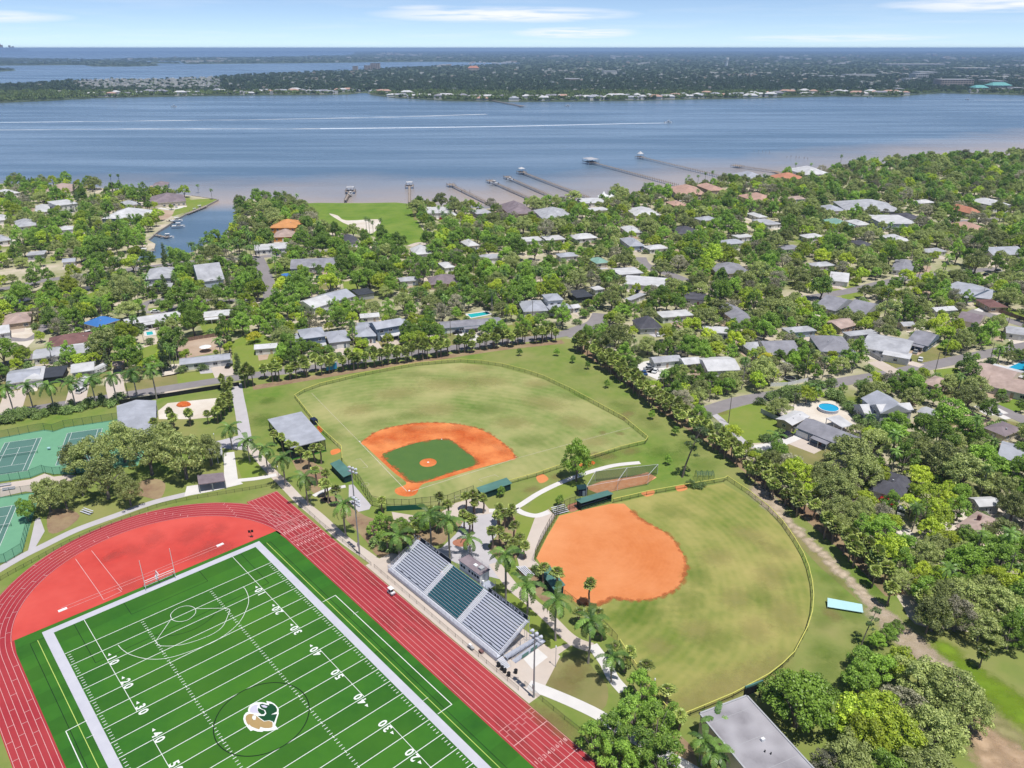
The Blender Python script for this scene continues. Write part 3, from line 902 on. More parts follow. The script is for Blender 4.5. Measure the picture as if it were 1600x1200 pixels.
for k in range(6):
 r=RI+0.1+k*LW
 for a in(R(-96-5.5*k),R(-60-3.5*k),R(-128-4.5*k),R(-152-3.0*k),R(-165-2.0*k),R(-36-2*k)):
  p,q=FW(CU+r*math.cos(a),V0+r*math.sin(a)),FW(CU+(r+LW)*math.cos(a),V0+(r+LW)*math.sin(a))
  tl.ribbon([(p.x,p.y),(q.x,q.y)],0.11,0.070)
 u=CU-r
 for v in(-3.2+4.4*k,9.5+2.9*k,16+3.3*k,44+k,60+3*k):
  cross(v,u-LW,u,0.11,0.070)
for pl in([(118,873.5),(155,926)],[(143,860.5),(191,921.5)],[(155,926),(162,937.5),(190,924.5),(184,919.5)]):
 tl.ribbon(Gs(pl),0.13,0.073)
tl.ribbon(Gs([(95,950.5),(346,849.5)]),0.10,0.073)
tl.ribbon(Gs([(97,955),(347,853)]),0.10,0.073)
o=structure('track_lines',tl,M['track_line'])
mb=MB()
for(px,py)in((98,953),(344,851.5)):
 x,y=G(px,py)
 mb.box((x,y,0.08),(1.9,0.9,0.05),Vector((FC,FS,0)))
structure('takeoff_board',mb,M['white'])
def text_mesh(s,size,name='lettering',bold=0.012):
 cu=bpy.data.curves.new('lettering','FONT')
 cu.body=s
 cu.size=size
 cu.align_x='CENTER'
 cu.align_y='CENTER'
 cu.offset=bold*size
 cu.fill_mode='FRONT'
 o=bpy.data.objects.new('lettering',cu)
 COL.objects.link(o)
 dg=bpy.context.evaluated_depsgraph_get()
 me=bpy.data.meshes.new_from_object(o.evaluated_get(dg))
 bpy.data.objects.remove(o)
 me.name=name
 return me
def flat_text(s,size,u,v,read,z,m,name,sx=1.0,bold=0.012):
 me=text_mesh(s,size,name,bold)
 me.materials.clear()
 me.materials.append(m)
 p=FW(u,v,z)
 q=FW(u+read[0],v+read[1],z)
 d=q-p
 o=inst(name,me,None,p,(0,0,math.atan2(d.y,d.x)),(sx,1,1))
 o['kind']='structure'
 return o
for k in range(8):
 flat_text(str(k+1),1.25,CU+RI+0.1+(k+.5)*LW,90.2,(1,0),0.074,M['track_line'],'lane_number')
 flat_text(str(k+1),1.0,CU+RI+0.1+(k+.5)*LW,-6.0,(1,0),0.0745,M['track_line'],'lane_number')
 if k<6:
  flat_text(str(k+1),0.8,CU+RI+0.1+(k+.5)*LW,-4.0,(-1,0),0.0745,M['track_line'],'lane_number')
fl=MB()
fb=MB()
W,YD=48.768,0.9144
for(a,b)in(((-2.0,-11.0),(0,120*YD-9.0)),((W,-11.0),(W+1.9,120*YD-9.0))):
 fb.sheet([FW(a[0],a[1]).to_tuple()[:2],FW(b[0],a[1]).to_tuple()[:2],FW(b[0],b[1]).to_tuple()[:2],FW(a[0],b[1]).to_tuple()[:2]],0.062)
for v in(-11.0,110*YD):
 fb.sheet([FW(0,v).to_tuple()[:2],FW(W,v).to_tuple()[:2],FW(W,v+1.86).to_tuple()[:2],FW(0,v+1.86).to_tuple()[:2]],0.062)
structure('field_border',fb,M['border'])
def fline(pts,w=0.13,z=0.070,mbx=None):
 (mbx or fl).ribbon([(p.x,p.y)for p in(FW(u,v)for u,v in pts)],w,z)
for k in range(0,105,5):
 if k<=100:
  fline([(0.02,k*YD),(W-0.02,k*YD)],0.15)
for k in range(1,100):
 if k%5:
  for u in(0.35,W/3-0.35,W*2/3-0.35,W-1.05):
   fline([(u,k*YD),(u+0.7,k*YD)],0.13,0.0705)
for k in range(5,100,5):
 for u in(W/3,2*W/3):
  fline([(u,k*YD-.35),(u,k*YD+.35)],0.13,0.0715)
def pxline(pl,w,z,mbx):
 mbx.ribbon(Gs(pl),w,z)
yl,bl=MB(),MB()
fline([(-3.35,-8.8),(-3.35,100)],0.13,0.068,yl)
fline([(W+3.05,-8.9),(W+3.05,100)],0.13,0.068,yl)
u0,u1=6.4,W-6.4
for u in(u0,u1):
 fline([(u,-9.1),(u,27.4)],0.11,0.0725)
 fline([(u,36.5),(u,54.9)],0.11,0.0725)
 fline([(u,64),(u,100.5)],0.11,0.0725)
def pl_smooth(pl,n=6,closed=False):
 return[(p.x,p.y)for p in smooth_line([G3(x,y)for x,y in pl],n,closed)]
fl.ribbon(pl_smooth([(184.5,1008),(192,1016),(206,1024),(232,1030),(262,1028.5),(300,1017),(340,1000),(372,975),(386,950),(388.5,935),(384,922),(379.5,917)]),0.11,0.0735)
fl.ribbon(pl_smooth([(243.5,1002),(250,1009),(275,1009),(300,1003.5),(330,992),(348,979),(357,960),(359,953),(352,950.5)]),0.11,0.0735)
fl.ribbon(pl_smooth([(268,966.5),(267,960),(275,952),(287,947.5),(298,947.5),(305,951.5),(305.5,958),(300,964.5),(292,969.5),(281,971.5),(272,970)],6,True),0.11,0.0737)
pxline([(268,967),(243.5,1002)],0.11,0.0739,fl)
pxline([(305,951.5),(352,950.5)],0.11,0.0739,fl)
pxline([(504,941),(524,930.5),(706,1101),(684,1116)],0.16,0.0741,fl)
pxline([(136,1126),(103,1143),(155,1257)],0.16,0.0741,fl)
pxline([(552,960),(560,956)],0.1,0.0741,fl)
pxline([(135,1154),(147,1148)],0.1,0.0741,fl)
pxline([(660,1096),(669,1090)],0.1,0.0741,fl)
for a in(-4.9,W+4.0):
 fline([(a,-8.7),(a,100)],0.12,0.064,bl)
fline([(-4.9,-8.7),(-2.1,-8.7)],0.12,0.0645,bl)
fline([(W+2.0,-8.7),(W+4.0,-8.7)],0.12,0.0645,bl)
fline([(W+1.95,45.72),(W+4.0,45.72)],0.13,0.0648,bl)
fline([(CU-20.15,-9.1),(CU-20.15,7.4),(CU+20.15,7.4),(CU+20.15,-9.1)],0.12,0.066,bl)
fline([(CU-9.15,-9.1),(CU-9.15,-3.6),(CU+9.15,-3.6),(CU+9.15,-9.1)],0.12,0.066,bl)
bl.ribbon([(p.x,p.y)for p in arc(CU,45.72,9.15,0,2*math.pi,72)],0.2,0.0755)
bl.ribbon([(p.x,p.y)for p in arc(CU,2.2,9.15,R(36),R(144),24)],0.12,0.0665)
structure('yellow_field_lines',yl,M['yellow_line'])
structure('black_field_lines',bl,M['black_line'])
structure('white_field_lines',fl,M['line'])
for k in range(10,100,10):
 n=k if k<=50 else 100-k
 for side in(0,1):
  uc=7.25 if side==0 else W-7.25
  rd=1 if side==0 else-1
  for j,ch in enumerate(str(n)):
   flat_text(ch,2.55,uc,k*YD+rd*(-0.86 if j==0 else 0.86),(0,rd),0.0765,M['line'],'yard_numeral',0.86,0.03)
  if n!=50:
   a=MB()
   sg=-1 if k<50 else 1
   vv=k*YD+sg*2.0
   a.face([FW(uc-.35,vv,0.0768),FW(uc+.35,vv,0.0768),FW(uc,vv+sg*0.85,0.0768)]if sg<0 else[FW(uc+.35,vv,0.0768),FW(uc-.35,vv,0.0768),FW(uc,vv+sg*0.85,0.0768)])
   structure('yard_arrow',a,M['line'])
def emb(pts,z,m,name,s=8.0,ox=300,oy=1050):
 mb=MB()
 mb.sheet(Gs([(ox+x/s,oy+y/s)for x,y in pts]),z)
 return structure(name,mb,m)
e_w=[(700,480),(712,440),(745,405),(800,383),(860,380),(905,386),(937,398),(930,366),(985,376),(1030,400),(1065,435),(1085,470),(1082,505),(1086,520),(1060,600),(1042,670),(1080,718),(1000,735),(950,742),(880,740),(893,752),(820,748),(765,730),(735,742),(700,705),(690,690),(655,640),(641,590),(650,545),(672,515),(705,498)]
emb(e_w,0.0775,M['line'],'field_emblem')
emb([(690,540),(720,525),(760,530),(810,555),(850,590),(900,622),(960,612),(1004,628),(1010,655),(1005,695),(960,706),(900,704),(858,690),(840,722),(790,705),(740,684),(712,655),(716,680),(685,640),(668,590),(675,556)],0.0785,M['gold'],'field_emblem_gold')
emb([(845,410),(880,398),(925,412),(965,420),(962,398),(1005,402),(1045,432),(1064,468),(1060,500),(1030,515),(990,535),(1066,528),(1040,600),(1025,640),(1010,622),(965,606),(905,616),(860,585),(820,552),(905,552),(930,520),(915,480),(870,462),(850,440)],0.0785,M['emblem_green'],'field_emblem_green')
emb([(724,470),(745,435),(790,412),(830,412),(812,445),(818,485),(838,518),(800,512),(760,515),(726,505)],0.0785,M['emblem_lilac'],'field_emblem_grey')
emb([(826,450),(850,462),(900,482),(915,510),(900,532),(870,535),(840,515),(822,485)],0.0787,M['emblem_green'],'field_emblem_mark')
emb([(758,550),(785,545),(802,560),(795,600),(770,602),(752,580)],0.0795,M['line'],'field_emblem_eye')
emb([(860,420),(905,415),(945,436),(930,452),(890,446)],0.0795,M['emblem_lilac'],'field_emblem_stripe')
#  goal, timing board, cart
gp=FW(CU,-10.2)
g=thing('goal_post','white H-shaped football uprights over a soccer goal at the near edge of the red apron','goal',gp)
mb=MB()
mb.tube(FW(CU-3.6,-10.0,3.0),FW(CU+3.6,-10.0,3.0),0.08,n=8)
mb.build('crossbar',M['white'],g)
for sg in(-1,1):
 mb=MB()
 mb.tube(FW(CU+sg*3.6,-10.0,0.05),FW(CU+sg*3.6,-10.0,9.2),0.075,0.06,n=8)
 mb.build('upright',M['white'],g)
mb=MB()
for sg in(-1,1):
 mb.tube(FW(CU+sg*3.6,-10.0,2.4),FW(CU+sg*3.6,-12.0,0.1),0.05)
mb.tube(FW(CU-3.6,-12.0,0.1),FW(CU+3.6,-12.0,0.1),0.05)
mb.tube(FW(CU-3.6,-10.0,2.44),FW(CU+3.6,-10.0,2.44),0.06)
mb.build('soccer_frame',M['white'],g)
mb=MB()
mb.face([FW(CU-3.55,-10.0,2.4),FW(CU+3.55,-10.0,2.4),FW(CU+3.55,-12.0,0.12),FW(CU-3.55,-12.0,0.12)])
mb.build('net',MESH_WHITE,g)
mb=MB()
mb.path([FW(CU,-12.9,0.0),FW(CU,-12.9,2.2),FW(CU,-12.4,2.9),FW(CU,-10.05,3.0)],[0.11,0.11,0.1,0.09],8)
mb.box(FW(CU,-12.9,0.7),(0.5,0.5,1.3))
mb.build('gooseneck',M['white'],g)
LANDMARKS.append((250,915,'the white goal'))
p=G3(393,839)
t=thing('timing_board','small black twin-panel board on a post at the red apron edge','board',p)
mb=MB()
mb.tube(p,p+Vector((0,0,1.5)),0.06)
mb.box(p+Vector((0,0,0.05)),(0.9,0.5,0.08))
mb.build('post',M['black'],t)
for sg in(-1,1):
 mb=MB()
 mb.box(p+Vector((sg*0.36,sg*0.1,1.85)),(0.62,0.1,0.75))
 mb.build('panel',M['black'],t)
p=G3(611.5,928)
t=thing('utility_cart','small white utility cart standing on the outer lane of the red track','cart',p)
ex=FW(0,1)-FW(0,0)
ey=FW(1,0)-FW(0,0)
mb=MB()
mb.box(p+Vector((0,0,0.55)),(2.0,1.1,0.35),ex)
mb.box(p+ex*0.85+Vector((0,0,0.8)),(0.5,1.05,0.3),ex)
mb.build('body',M['white'],t)
mb=MB()
mb.box(p-ex*0.1+Vector((0,0,1.75)),(1.5,1.1,0.07),ex)
for a in(-.75,.55):
 for b in(-.5,.5):
  mb.tube(p+ex*a+ey*b+Vector((0,0,.7)),p+ex*a+ey*b+Vector((0,0,1.74)),0.025)
mb.build('canopy',M['white'],t)
mb=MB()
mb.box(p-ex*0.15+Vector((0,0,0.9)),(0.5,1.0,0.35),ex)
mb.build('seat',M['black'],t)
for a in(-.7,.7):
 for b in(-.52,.52):
  mb=MB()
  c=p+ex*a+ey*b+Vector((0,0,.27))
  mb.tube(c-ey*.08,c+ey*.08,0.25,n=10)
  mb.build('wheel',M['tyre'],t)
LANDMARKS.append((611,928,'the cart on the track'))
#  grandstand
UF,UB,NR=70.1,78.3,14
Z0,Z1=1.45,5.5
gs=thing('grandstand','long aluminium grandstand with a teal middle section beside the red track','grandstand',FW(74,45))
KEEP.append((600,845,830,1050,150))
for a in((640,880,'the grandstand'),(700,900,'the grandstand'),(770,960,'the grandstand')):
 LANDMARKS.append(a)
ev=(FW(0,1)-FW(0,0))
eu=(FW(1,0)-FW(0,0))
def fbox(mb,u0,u1,v0,v1,z0,z1,m=0):
 mb.box(FW((u0+u1)/2,(v0+v1)/2,(z0+z1)/2),(u1-u0,v1-v0,z1-z0),eu,m)
def fpart(name,m,u0,u1,v0,v1,z0,z1,par):
 mb=MB()
 fbox(mb,u0,u1,v0,v1,z0,z1)
 return mb.build(name,m,par)
SECT=[(25.3,37.4,0),(39.2,50.6,1),(52.4,65.0,0)]
du,dz=(UB-UF)/NR,(Z1-Z0)/(NR-1)
for va,vb,teal in SECT:
 for k in range(NR):
  u,z=UF+k*du,Z0+k*dz
  a,b=va,vb
  fpart('footboard',M['alu_white']if teal else M['alu'],u+(.17 if teal else 0),u+0.34,a,b,z-0.06,z,gs)
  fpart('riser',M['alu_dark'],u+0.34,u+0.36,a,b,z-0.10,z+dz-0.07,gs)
  if k==0 and not teal:
   n=4
   w=(b-a)/(2*n-1)*1.25
   for q in range(n):
    a2=a+(b-a-w)*q/(n-1)
    fpart('bench_seat',M['alu'],u+0.30,u+0.58,a2,a2+w,z+0.38,z+0.43,gs)
  elif teal:
   mb=MB()
   fbox(mb,u,u+0.168,a,b,z-0.06,z-.002)
   fbox(mb,u+0.22,u+0.52,a,b,z+0.36,z+0.41)
   fbox(mb,u+0.48,u+0.52,a,b,z+0.41,z+0.50)
   mb.build('chair_row',M['teal_seat'],gs)
  else:
   fpart('bench_seat',M['alu'],u+0.30,u+0.58,a,b,z+0.38,z+0.43,gs)
for va,vb in((37.45,39.15),(50.65,52.35),(23.9,25.25),(65.05,66.0)):
 for k in range(NR):
  u,z=UF+k*du,Z0+k*dz
  fpart('aisle_step',M['alu_white'],u,u+0.27,va,vb,z-0.05,z,gs)
  fpart('aisle_step',M['alu_white'],u+0.30,u+0.56,va,vb,z+dz/2-0.05,z+dz/2,gs)
 mb=MB()
 fbox(mb,UF,UB,va+0.02,va+0.06,1.2,1.25)
 for k in range(NR):
  u,z=UF+k*du,Z0+k*dz
  fbox(mb,u+0.28,u+0.30,va,vb,z-0.3,z)
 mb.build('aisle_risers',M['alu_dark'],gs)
fpart('walkway_deck',M['alu_white'],69.0,UF,23.9,66.0,1.15,1.22,gs)
for k in range(14):
 a=23.9+k*3.01
 fpart('fascia_panel',M['alu_white'],68.94,68.98,a+0.01,a+2.99,0.35,1.22,gs)
mb=MB()
for k in range(29):
 v=23.9+k*1.5
 mb.tube(FW(69.02,v,1.2),FW(69.02,v,2.3),0.03,n=5)
for z in(1.6,1.95,2.3):
 mb.tube(FW(69.02,23.9,z),FW(69.02,65.9,z),0.025,n=5)
mb.build('front_railing',M['alu'],gs)
mb=MB()
mb.face([FW(69.03,23.9,1.22),FW(69.03,66,1.22),FW(69.03,66,2.28),FW(69.03,23.9,2.28)])
mb.build('railing_mesh',MESH_WHITE,gs)
for vv in(23.9,66.05):
 mb=MB()
 for k in range(8):
  t=k/7
  u,z=UF+(UB-UF)*t,Z0+(Z1-Z0)*t
  mb.tube(FW(u,vv,z-.1),FW(u,vv,z+1.05),0.03,n=5)
 for h in(0.5,1.05):
  mb.tube(FW(UF,vv,Z0+h),FW(UB,vv,Z1+h),0.03,n=5)
 mb.build('side_railing',M['alu'],gs)
mb=MB()
for k in range(29):
 v=23.9+k*1.5
 mb.tube(FW(78.75,v,0.05),FW(78.75,v,6.75),0.045,n=5)
for z in(5.9,6.75):
 mb.tube(FW(78.75,23.9,z),FW(78.75,66,z),0.03,n=5)
mb.build('back_railing',M['alu'],gs)
fpart('back_deck',M['alu'],UB,78.72,23.9,66,Z1-0.06,Z1,gs)
for va,vb,s,n in((25.0,37.8,'SAINT',5),(52.0,65.3,"STEPHEN'S",9)):
 ban=fpart('banner',M['navy_banner'],78.66,78.70,va,vb,5.55,6.8,gs)
 me=text_mesh(s,1.15,'lettering',0.03)
 me.materials.clear()
 me.materials.append(M['white'])
 o=bpy.data.objects.new('lettering',me)
 COL.objects.link(o)
 xax,zax=ev,-eu
 yax=zax.cross(xax)
 mt=Matrix(((xax.x,yax.x,zax.x,0),(xax.y,yax.y,zax.y,0),(xax.z,yax.z,zax.z,0),(0,0,0,1)))
 c=FW(78.64,va+(vb-va)*(0.5 if n>5 else 0.42),6.18)
 sx=(vb-va)*(0.80 if n>5 else 0.50)/max(0.1,o.dimensions.x if o.dimensions.x else 5.0)
 xs=[vt.co.x for vt in me.vertices]
 sx=(vb-va)*(0.82 if n>5 else 0.50)/(max(xs)-min(xs))
 sc=Matrix.Diagonal((sx,1.0,1.0,1.0))
 o.parent=ban
 o.matrix_local=Matrix.Translation(c-parent_world(ban))@mt@sc
mb=MB()
for v in[24.2+k*4.6 for k in range(10)]:
 for t in(0.15,0.45,0.75,1.0):
  u,z=UF+(UB-UF)*t,Z0+(Z1-Z0)*t
  mb.tube(FW(u,v,0.03),FW(u,v,z-0.12),0.06,n=5)
 mb.tube(FW(UF,v,Z0-0.2),FW(UB,v,Z1-0.2),0.07,n=5)
 mb.tube(FW(UF,v,0.2),FW(UB,v,Z1-0.4),0.04,n=4)
mb.build('support_frame',M['steel'],gs)
mb=MB()
for k in range(8):
 fbox(mb,68.75,70.4,66.25+k*0.33,66.55+k*0.33,1.10-k*0.145,1.15-k*0.145)
mb.build('end_stair',M['alu_white'],gs)
mb=MB()
for u in(68.75,70.4):
 mb.tube(FW(u,66.2,2.2),FW(u,69.0,1.0),0.03,n=5)
 for q in(0,.5,1):
  mb.tube(FW(u,66.2+2.8*q,1.15-1.1*q),FW(u,66.2+2.8*q,2.2-1.2*q),0.03,n=5)
mb.build('stair_railing',M['alu'],gs)
rp=thing('ramp','aluminium wheelchair ramp folding back beside the right end of the grandstand','ramp',FW(75,68))
mb=MB()
mb.face([FW(70.6,66.3,1.18),FW(70.6,67.6,1.18),FW(79.6,67.6,0.65),FW(79.6,66.3,0.65)][::-1])
mb.face([FW(71.8,67.75,0.08),FW(71.8,69.0,0.08),FW(79.6,69.0,0.62),FW(79.6,67.75,0.62)][::-1])
fbox(mb,79.6,81.0,66.3,69.0,0.58,0.64)
mb.build('ramp_deck',M['alu'],rp)
for v,a,b in((66.3,(70.6,1.18),(79.6,.65)),(67.62,(70.6,1.18),(79.6,.65)),(67.74,(71.8,.08),(79.6,.62)),(69.0,(71.8,.08),(79.6,.62))):
 mb=MB()
 for h in(0.45,0.95):
  mb.tube(FW(a[0],v,a[1]+h),FW(b[0],v,b[1]+h),0.03,n=5)
 for k in range(8):
  t=k/7
  u,z=a[0]+(b[0]-a[0])*t,a[1]+(b[1]-a[1])*t
  mb.tube(FW(u,v,0),FW(u,v,z+0.95),0.03,n=5)
 mb.build('handrail',M['alu'],rp)
mb=MB()
fbox(mb,73.6,75.6,69.02,69.06,0.3,1.2)
fbox(mb,76.2,78.2,69.02,69.06,0.5,1.4)
mb.build('ramp_banner',M['teal_roof'],rp)
pb=thing('press_box','pale grey press box with a flat roof deck above the teal seats','press box',FW(80.5,45,5.5))
LANDMARKS.append((745,885,'the press box'))
mb=MB()
PV0,PV1,PU0,PU1,PZ0,PZ1=40.6,48.4,79.1,82.0,5.3,8.0
fbox(mb,PU0,PU1,PV0,PV1,PZ0,PZ1)
mb.build('wall',M['wall_white'],pb)
for k in range(7):
 a=41.1+k*1.0+(0.15 if k>3 else 0)
 if k in(2,):
  continue
 w=fpart('window',M['glass'],PU0-0.03,PU0+0.02,a,a+0.72,6.45,7.35,pb)
 mb=MB()
 fbox(mb,PU0-0.05,PU0,a-0.06,a+0.78,7.35,7.42)
 fbox(mb,PU0-0.05,PU0,a-0.06,a+0.78,6.38,6.45)
 mb.build('frame',M['white'],w)
fpart('roof',M['roof_mauve'],PU0-0.2,PU1+0.2,PV0-0.2,PV1+0.2,PZ1,PZ1+0.14,pb)
fpart('door',M['wall_grey'],79.9,80.8,PV1-0.02,PV1+0.04,5.4,7.4,pb)
mb=MB()
for u,v in[(PU0,PV0),(PU1,PV0),(PU0,PV1),(PU1,PV1),(PU1,43.2),(PU1,45.8),(80.5,PV0),(80.5,PV1)]:
 mb.tube(FW(u,v,PZ1+.1),FW(u,v,PZ1+1.15),0.03,n=5)
for z in(0.65,1.15):
 for a,b in(((PU0,PV0),(PU1,PV0)),((PU1,PV0),(PU1,PV1)),((PU1,PV1),(PU0,PV1))):
  mb.tube(FW(a[0],a[1],PZ1+z),FW(b[0],b[1],PZ1+z),0.025,n=5)
mb.build('roof_railing',M['steel'],pb)
fpart('roof_hatch',M['white'],80.2,81.0,44.6,45.6,PZ1+0.14,PZ1+0.4,pb)
fpart('air_unit',M['wall_grey'],80.2,81.4,46.4,47.6,PZ1+0.14,PZ1+0.7,pb)
mb=MB()
fbox(mb,79.0,81.6,48.6,51.2,5.3,5.42)
mb.build('entry_deck',M['alu'],pb)
mb=MB()
for u,v in((81.6,48.6),(81.6,51.2),(79.0,51.2),(81.6,49.9)):
 mb.tube(FW(u,v,0.1),FW(u,v,6.5),0.04,n=5)
for z in(5.95,6.5):
 mb.tube(FW(81.6,48.6,z),FW(81.6,51.2,z),0.025,n=5)
 mb.tube(FW(79.0,51.2,z),FW(81.6,51.2,z),0.025,n=5)
for v in(41.0,48.0):
 mb.tube(FW(81.8,v,0.05),FW(81.8,v,5.3),0.08,n=6)
mb.build('deck_railing',M['steel'],pb)
fpart('camera_box',M['white'],79.2,79.7,48.9,49.4,5.42,6.6,pb)
bins=[(779,1042,'black round bin standing at the fence, the left-hand one of the five'),(784.5,1047,'black round bin touching its neighbour at the foot of the grandstand stairs'),(789,1051,'black round bin right at the foot of the grandstand stairs, third from the left'),(795,1056.5,'black round bin nearest the track fence, fourth from the left'),(806,1052,'black round bin by the bicycle rack, set back from the other four')]
for px,py,lb in bins:
 p=G3(px,py)
 t=thing('trash_bin',lb,'bin',p,0,'black bins by the grandstand stairs')
 mb=MB()
 mb.tube(p,p+Vector((0,0,0.95)),0.33,0.40,12)
 mb.build('drum',M['black'],t)
 mb=MB()
 mb.tube(p+Vector((0,0,0.95)),p+Vector((0,0,1.12)),0.43,0.30,12)
 mb.build('lid',M['black'],t)
p=G3(802,1062)
t=thing('bicycle_rack','bent tube bicycle rack on the pale paving by the black bins','bicycle rack',p)
mb=MB()
mb.path([p+ev*-.8,p+ev*-.8+Vector((0,0,.9)),p+ev*.2+Vector((0,0,.9)),p+ev*.9+eu*.6+Vector((0,0,.9)),p+ev*.9+eu*.6],[.05]*5,6)
mb.build('rack_tube',M['steel'],t)
p=G3(736,1014)
t=thing('folding_table','folding table with white boxes set against the track fence before the grandstand','table',p)
mb=MB()
mb.box(p+Vector((0,0,.74)),(1.8,.75,.05),ev)
mb.build('table_top',M['wall_grey'],t)
for a in(-.8,.8):
 for b in(-.3,.3):
  mb=MB()
  mb.tube(p+ev*a+eu*b,p+ev*a+eu*b+Vector((0,0,.72)),.025,n=5)
  mb.build('leg',M['steel'],t)
b=MB()
b.box(p-ev*.3+Vector((0,0,.77+.2)),(.7,.5,.4),ev)
tag(b.build('white_box',M['white'],None,p),'white box lying on the folding table by the track fence','box')
p=G3(752,1020)
t=thing('barrow','brown two-wheeled barrow parked at the track fence right of the folding table','barrow',p)
mb=MB()
mb.box(p+Vector((0,0,.5)),(1.1,.7,.35),ev)
mb.build('tray',M['roof_brown'],t)
mb=MB()
for s in(-.3,.3):
 mb.tube(p+eu*s+ev*.3+Vector((0,0,.5)),p+eu*s+ev*1.3+Vector((0,0,.9)),.03,n=5)
mb.build('handle',M['steel'],t)
for s in(-.36,.36):
 mb=MB()
 mb.tube(p+eu*s+Vector((0,0,.3)),p+eu*(s*1.15)+Vector((0,0,.3)),.3,n=10)
 mb.build('wheel',M['tyre'],t)
#  paving round the stands
def pave(pts,m,z,name,px=True):
 P=Gs(pts)if px else pts
 mb=MB()
 mb.sheet(P,z)
 OPEN_POLYS.append(P)
 return structure(name,mb,M[m])
pave([FW(66.3,17.5).to_tuple()[:2],FW(66.3,79.0).to_tuple()[:2],FW(69.5,79.0).to_tuple()[:2],FW(80.5,74.0).to_tuple()[:2],FW(80.5,66).to_tuple()[:2],FW(79.2,24).to_tuple()[:2],FW(74,17.5).to_tuple()[:2]],'concrete',0.05,'grandstand_paving',False)
pave([(838,1033),(862,1014),(905,1000),(899,1004),(858,1033),(838,1056),(830,1066),(822,1052)],'concrete',0.055,'path_paving')
pave([(818,1030),(838,1012),(856,1027),(832,1046)],'concrete_white',0.06,'new_slab')
walk_c=[(385,690),(402,712),(420,733),(445,758),(470,784),(500,809),(535,841),(570,866),(600,888)]
mb=MB()
P=[(p.x,p.y)for p in smooth_line([G3(*q)for q in walk_c],6)]
mb.ribbon(P,3.0,0.058)
ROAD_LINES.append((P,3.0))
structure('concrete_walk',mb,M['concrete'])
mb=MB()
P=[(p.x,p.y)for p in smooth_line([G3(*q)for q in[(772,880),(800,916),(825,937),(860,968),(885,993),(905,1006),(925,1012)]],6)]
mb.ribbon(P,3.0,0.058)
ROAD_LINES.append((P,3.0))
structure('concrete_walk',mb,M['concrete'])
mb=MB()
P=[(p.x,p.y)for p in smooth_line([G3(*q)for q in[(925,1008),(945,1035),(958,1060),(975,1080)]],6)]
mb.ribbon(P,2.6,0.062)
ROAD_LINES.append((P,3.0))
structure('concrete_walk',mb,M['concrete_white'])
mb=MB()
P=[(p.x,p.y)for p in smooth_line([G3(*q)for q in[(826,1070),(860,1083),(900,1100),(940,1120),(985,1150),(1040,1180),(1100,1215)]],6)]
mb.ribbon(P,2.7,0.064)
ROAD_LINES.append((P,3.0))
structure('concrete_walk',mb,M['concrete_white'])
pave([(600,884),(640,872),(690,856),(712,835),(724,815),(742,806),(768,797),(782,812),(775,838),(762,853),(768,866),(790,890),(800,912),(780,905),(760,900),(700,874),(660,868),(626,892)],'concrete_grey',0.052,'plaza')
pave([(690,800),(712,786),(738,779),(752,781),(764,795),(772,802),(748,805),(724,806),(700,812)],'concrete',0.054,'plaza_link')
for c,w in(([(764,798),(795,797),(812,790),(840,772),(870,757),(900,745),(930,735),(962,727),(1000,723)],1.9),([(806,795),(818,802),(838,806),(858,800)],2.0),([(540,760),(512,765),(490,775)],1.6),([(360,752),(400,748),(432,742)],2.0)):
 mb=MB()
 P=[(p.x,p.y)for p in smooth_line([G3(*q)for q in c],6)]
 mb.ribbon(P,w,0.066)
 ROAD_LINES.append((P,w))
 structure('concrete_walk',mb,M['concrete_white'])
pave([(837,806),(857,796),(868,806),(852,832),(836,862),(834,874),(845,886),(812,888),(808,872),(820,852)],'concrete',0.056,'backstop_paving')
pave([(545,758),(552,757),(580,790),(577,796),(560,800),(545,782)],'concrete_grey',0.060,'dugout_paving')
pave([(612,800),(650,806),(690,806),(684,815),(640,818),(615,812)],'concrete',0.058,'backstop_paving')
for pts,m in(([(500,782),(520,790),(550,822),(572,845),(592,870),(620,866),(650,856),(690,850),(700,835),(700,815),(640,818),(590,812),(560,800),(530,775)],'mulch'),([(716,790),(742,797),(760,800),(742,812),(724,816),(716,832),(712,812)],'mulch'),([(764,858),(776,840),(785,815),(795,808),(806,810),(815,830),(812,862),(795,880),(776,868)],'mulch'),([(450,705),(470,715),(500,728),(512,745),(500,765),(520,785),(495,775),(470,745)],'mulch'),([(225,776),(200,770),(205,760),(232,748),(255,752),(258,765),(248,780)],'mulch'),([(76,800),(100,795),(125,806),(100,828),(76,832)],'mulch'),([(810,890),(835,890),(850,905),(862,930),(850,940),(825,915)],'mulch'),([(1040,1140),(1075,1160),(1090,1200),(1060,1200)],'mulch')):
 P=Gs(pts)
 mb=MB()
 mb.sheet([(p.x,p.y)for p in smooth_line([Vector((x,y,0))for x,y in P],3,True)],0.03)
 structure('planting_bed',mb,M[m])
mb=MB()
mb.sheet([(G(722,848)[0]+2.6*math.cos(t*.3),G(722,848)[1]+1.9*math.sin(t*.3))for t in range(21)],0.068)
structure('tree_ring',mb,M['mulch_red'])
lawn([(806,806),(838,812),(840,830),(822,850),(808,862),(800,850),(808,825)],'lawn',0.034,'lawn',False)
lawn([(822,800),(850,768),(905,750),(900,768),(862,790),(842,804)],'lawn',0.034,'lawn',False)
lawn([(690,866),(725,880),(735,890),(720,886)],'lawn',0.034,'lawn',False)
lawn([(780,918),(825,945),(852,968),(888,1002),(858,1012),(840,1000),(812,975),(790,945)],'lawn',0.034,'lawn',False)
lawn([(846,1060),(902,1015),(925,1042),(950,1075),(940,1110),(900,1090)],'drygrass',0.03,'verge',False)
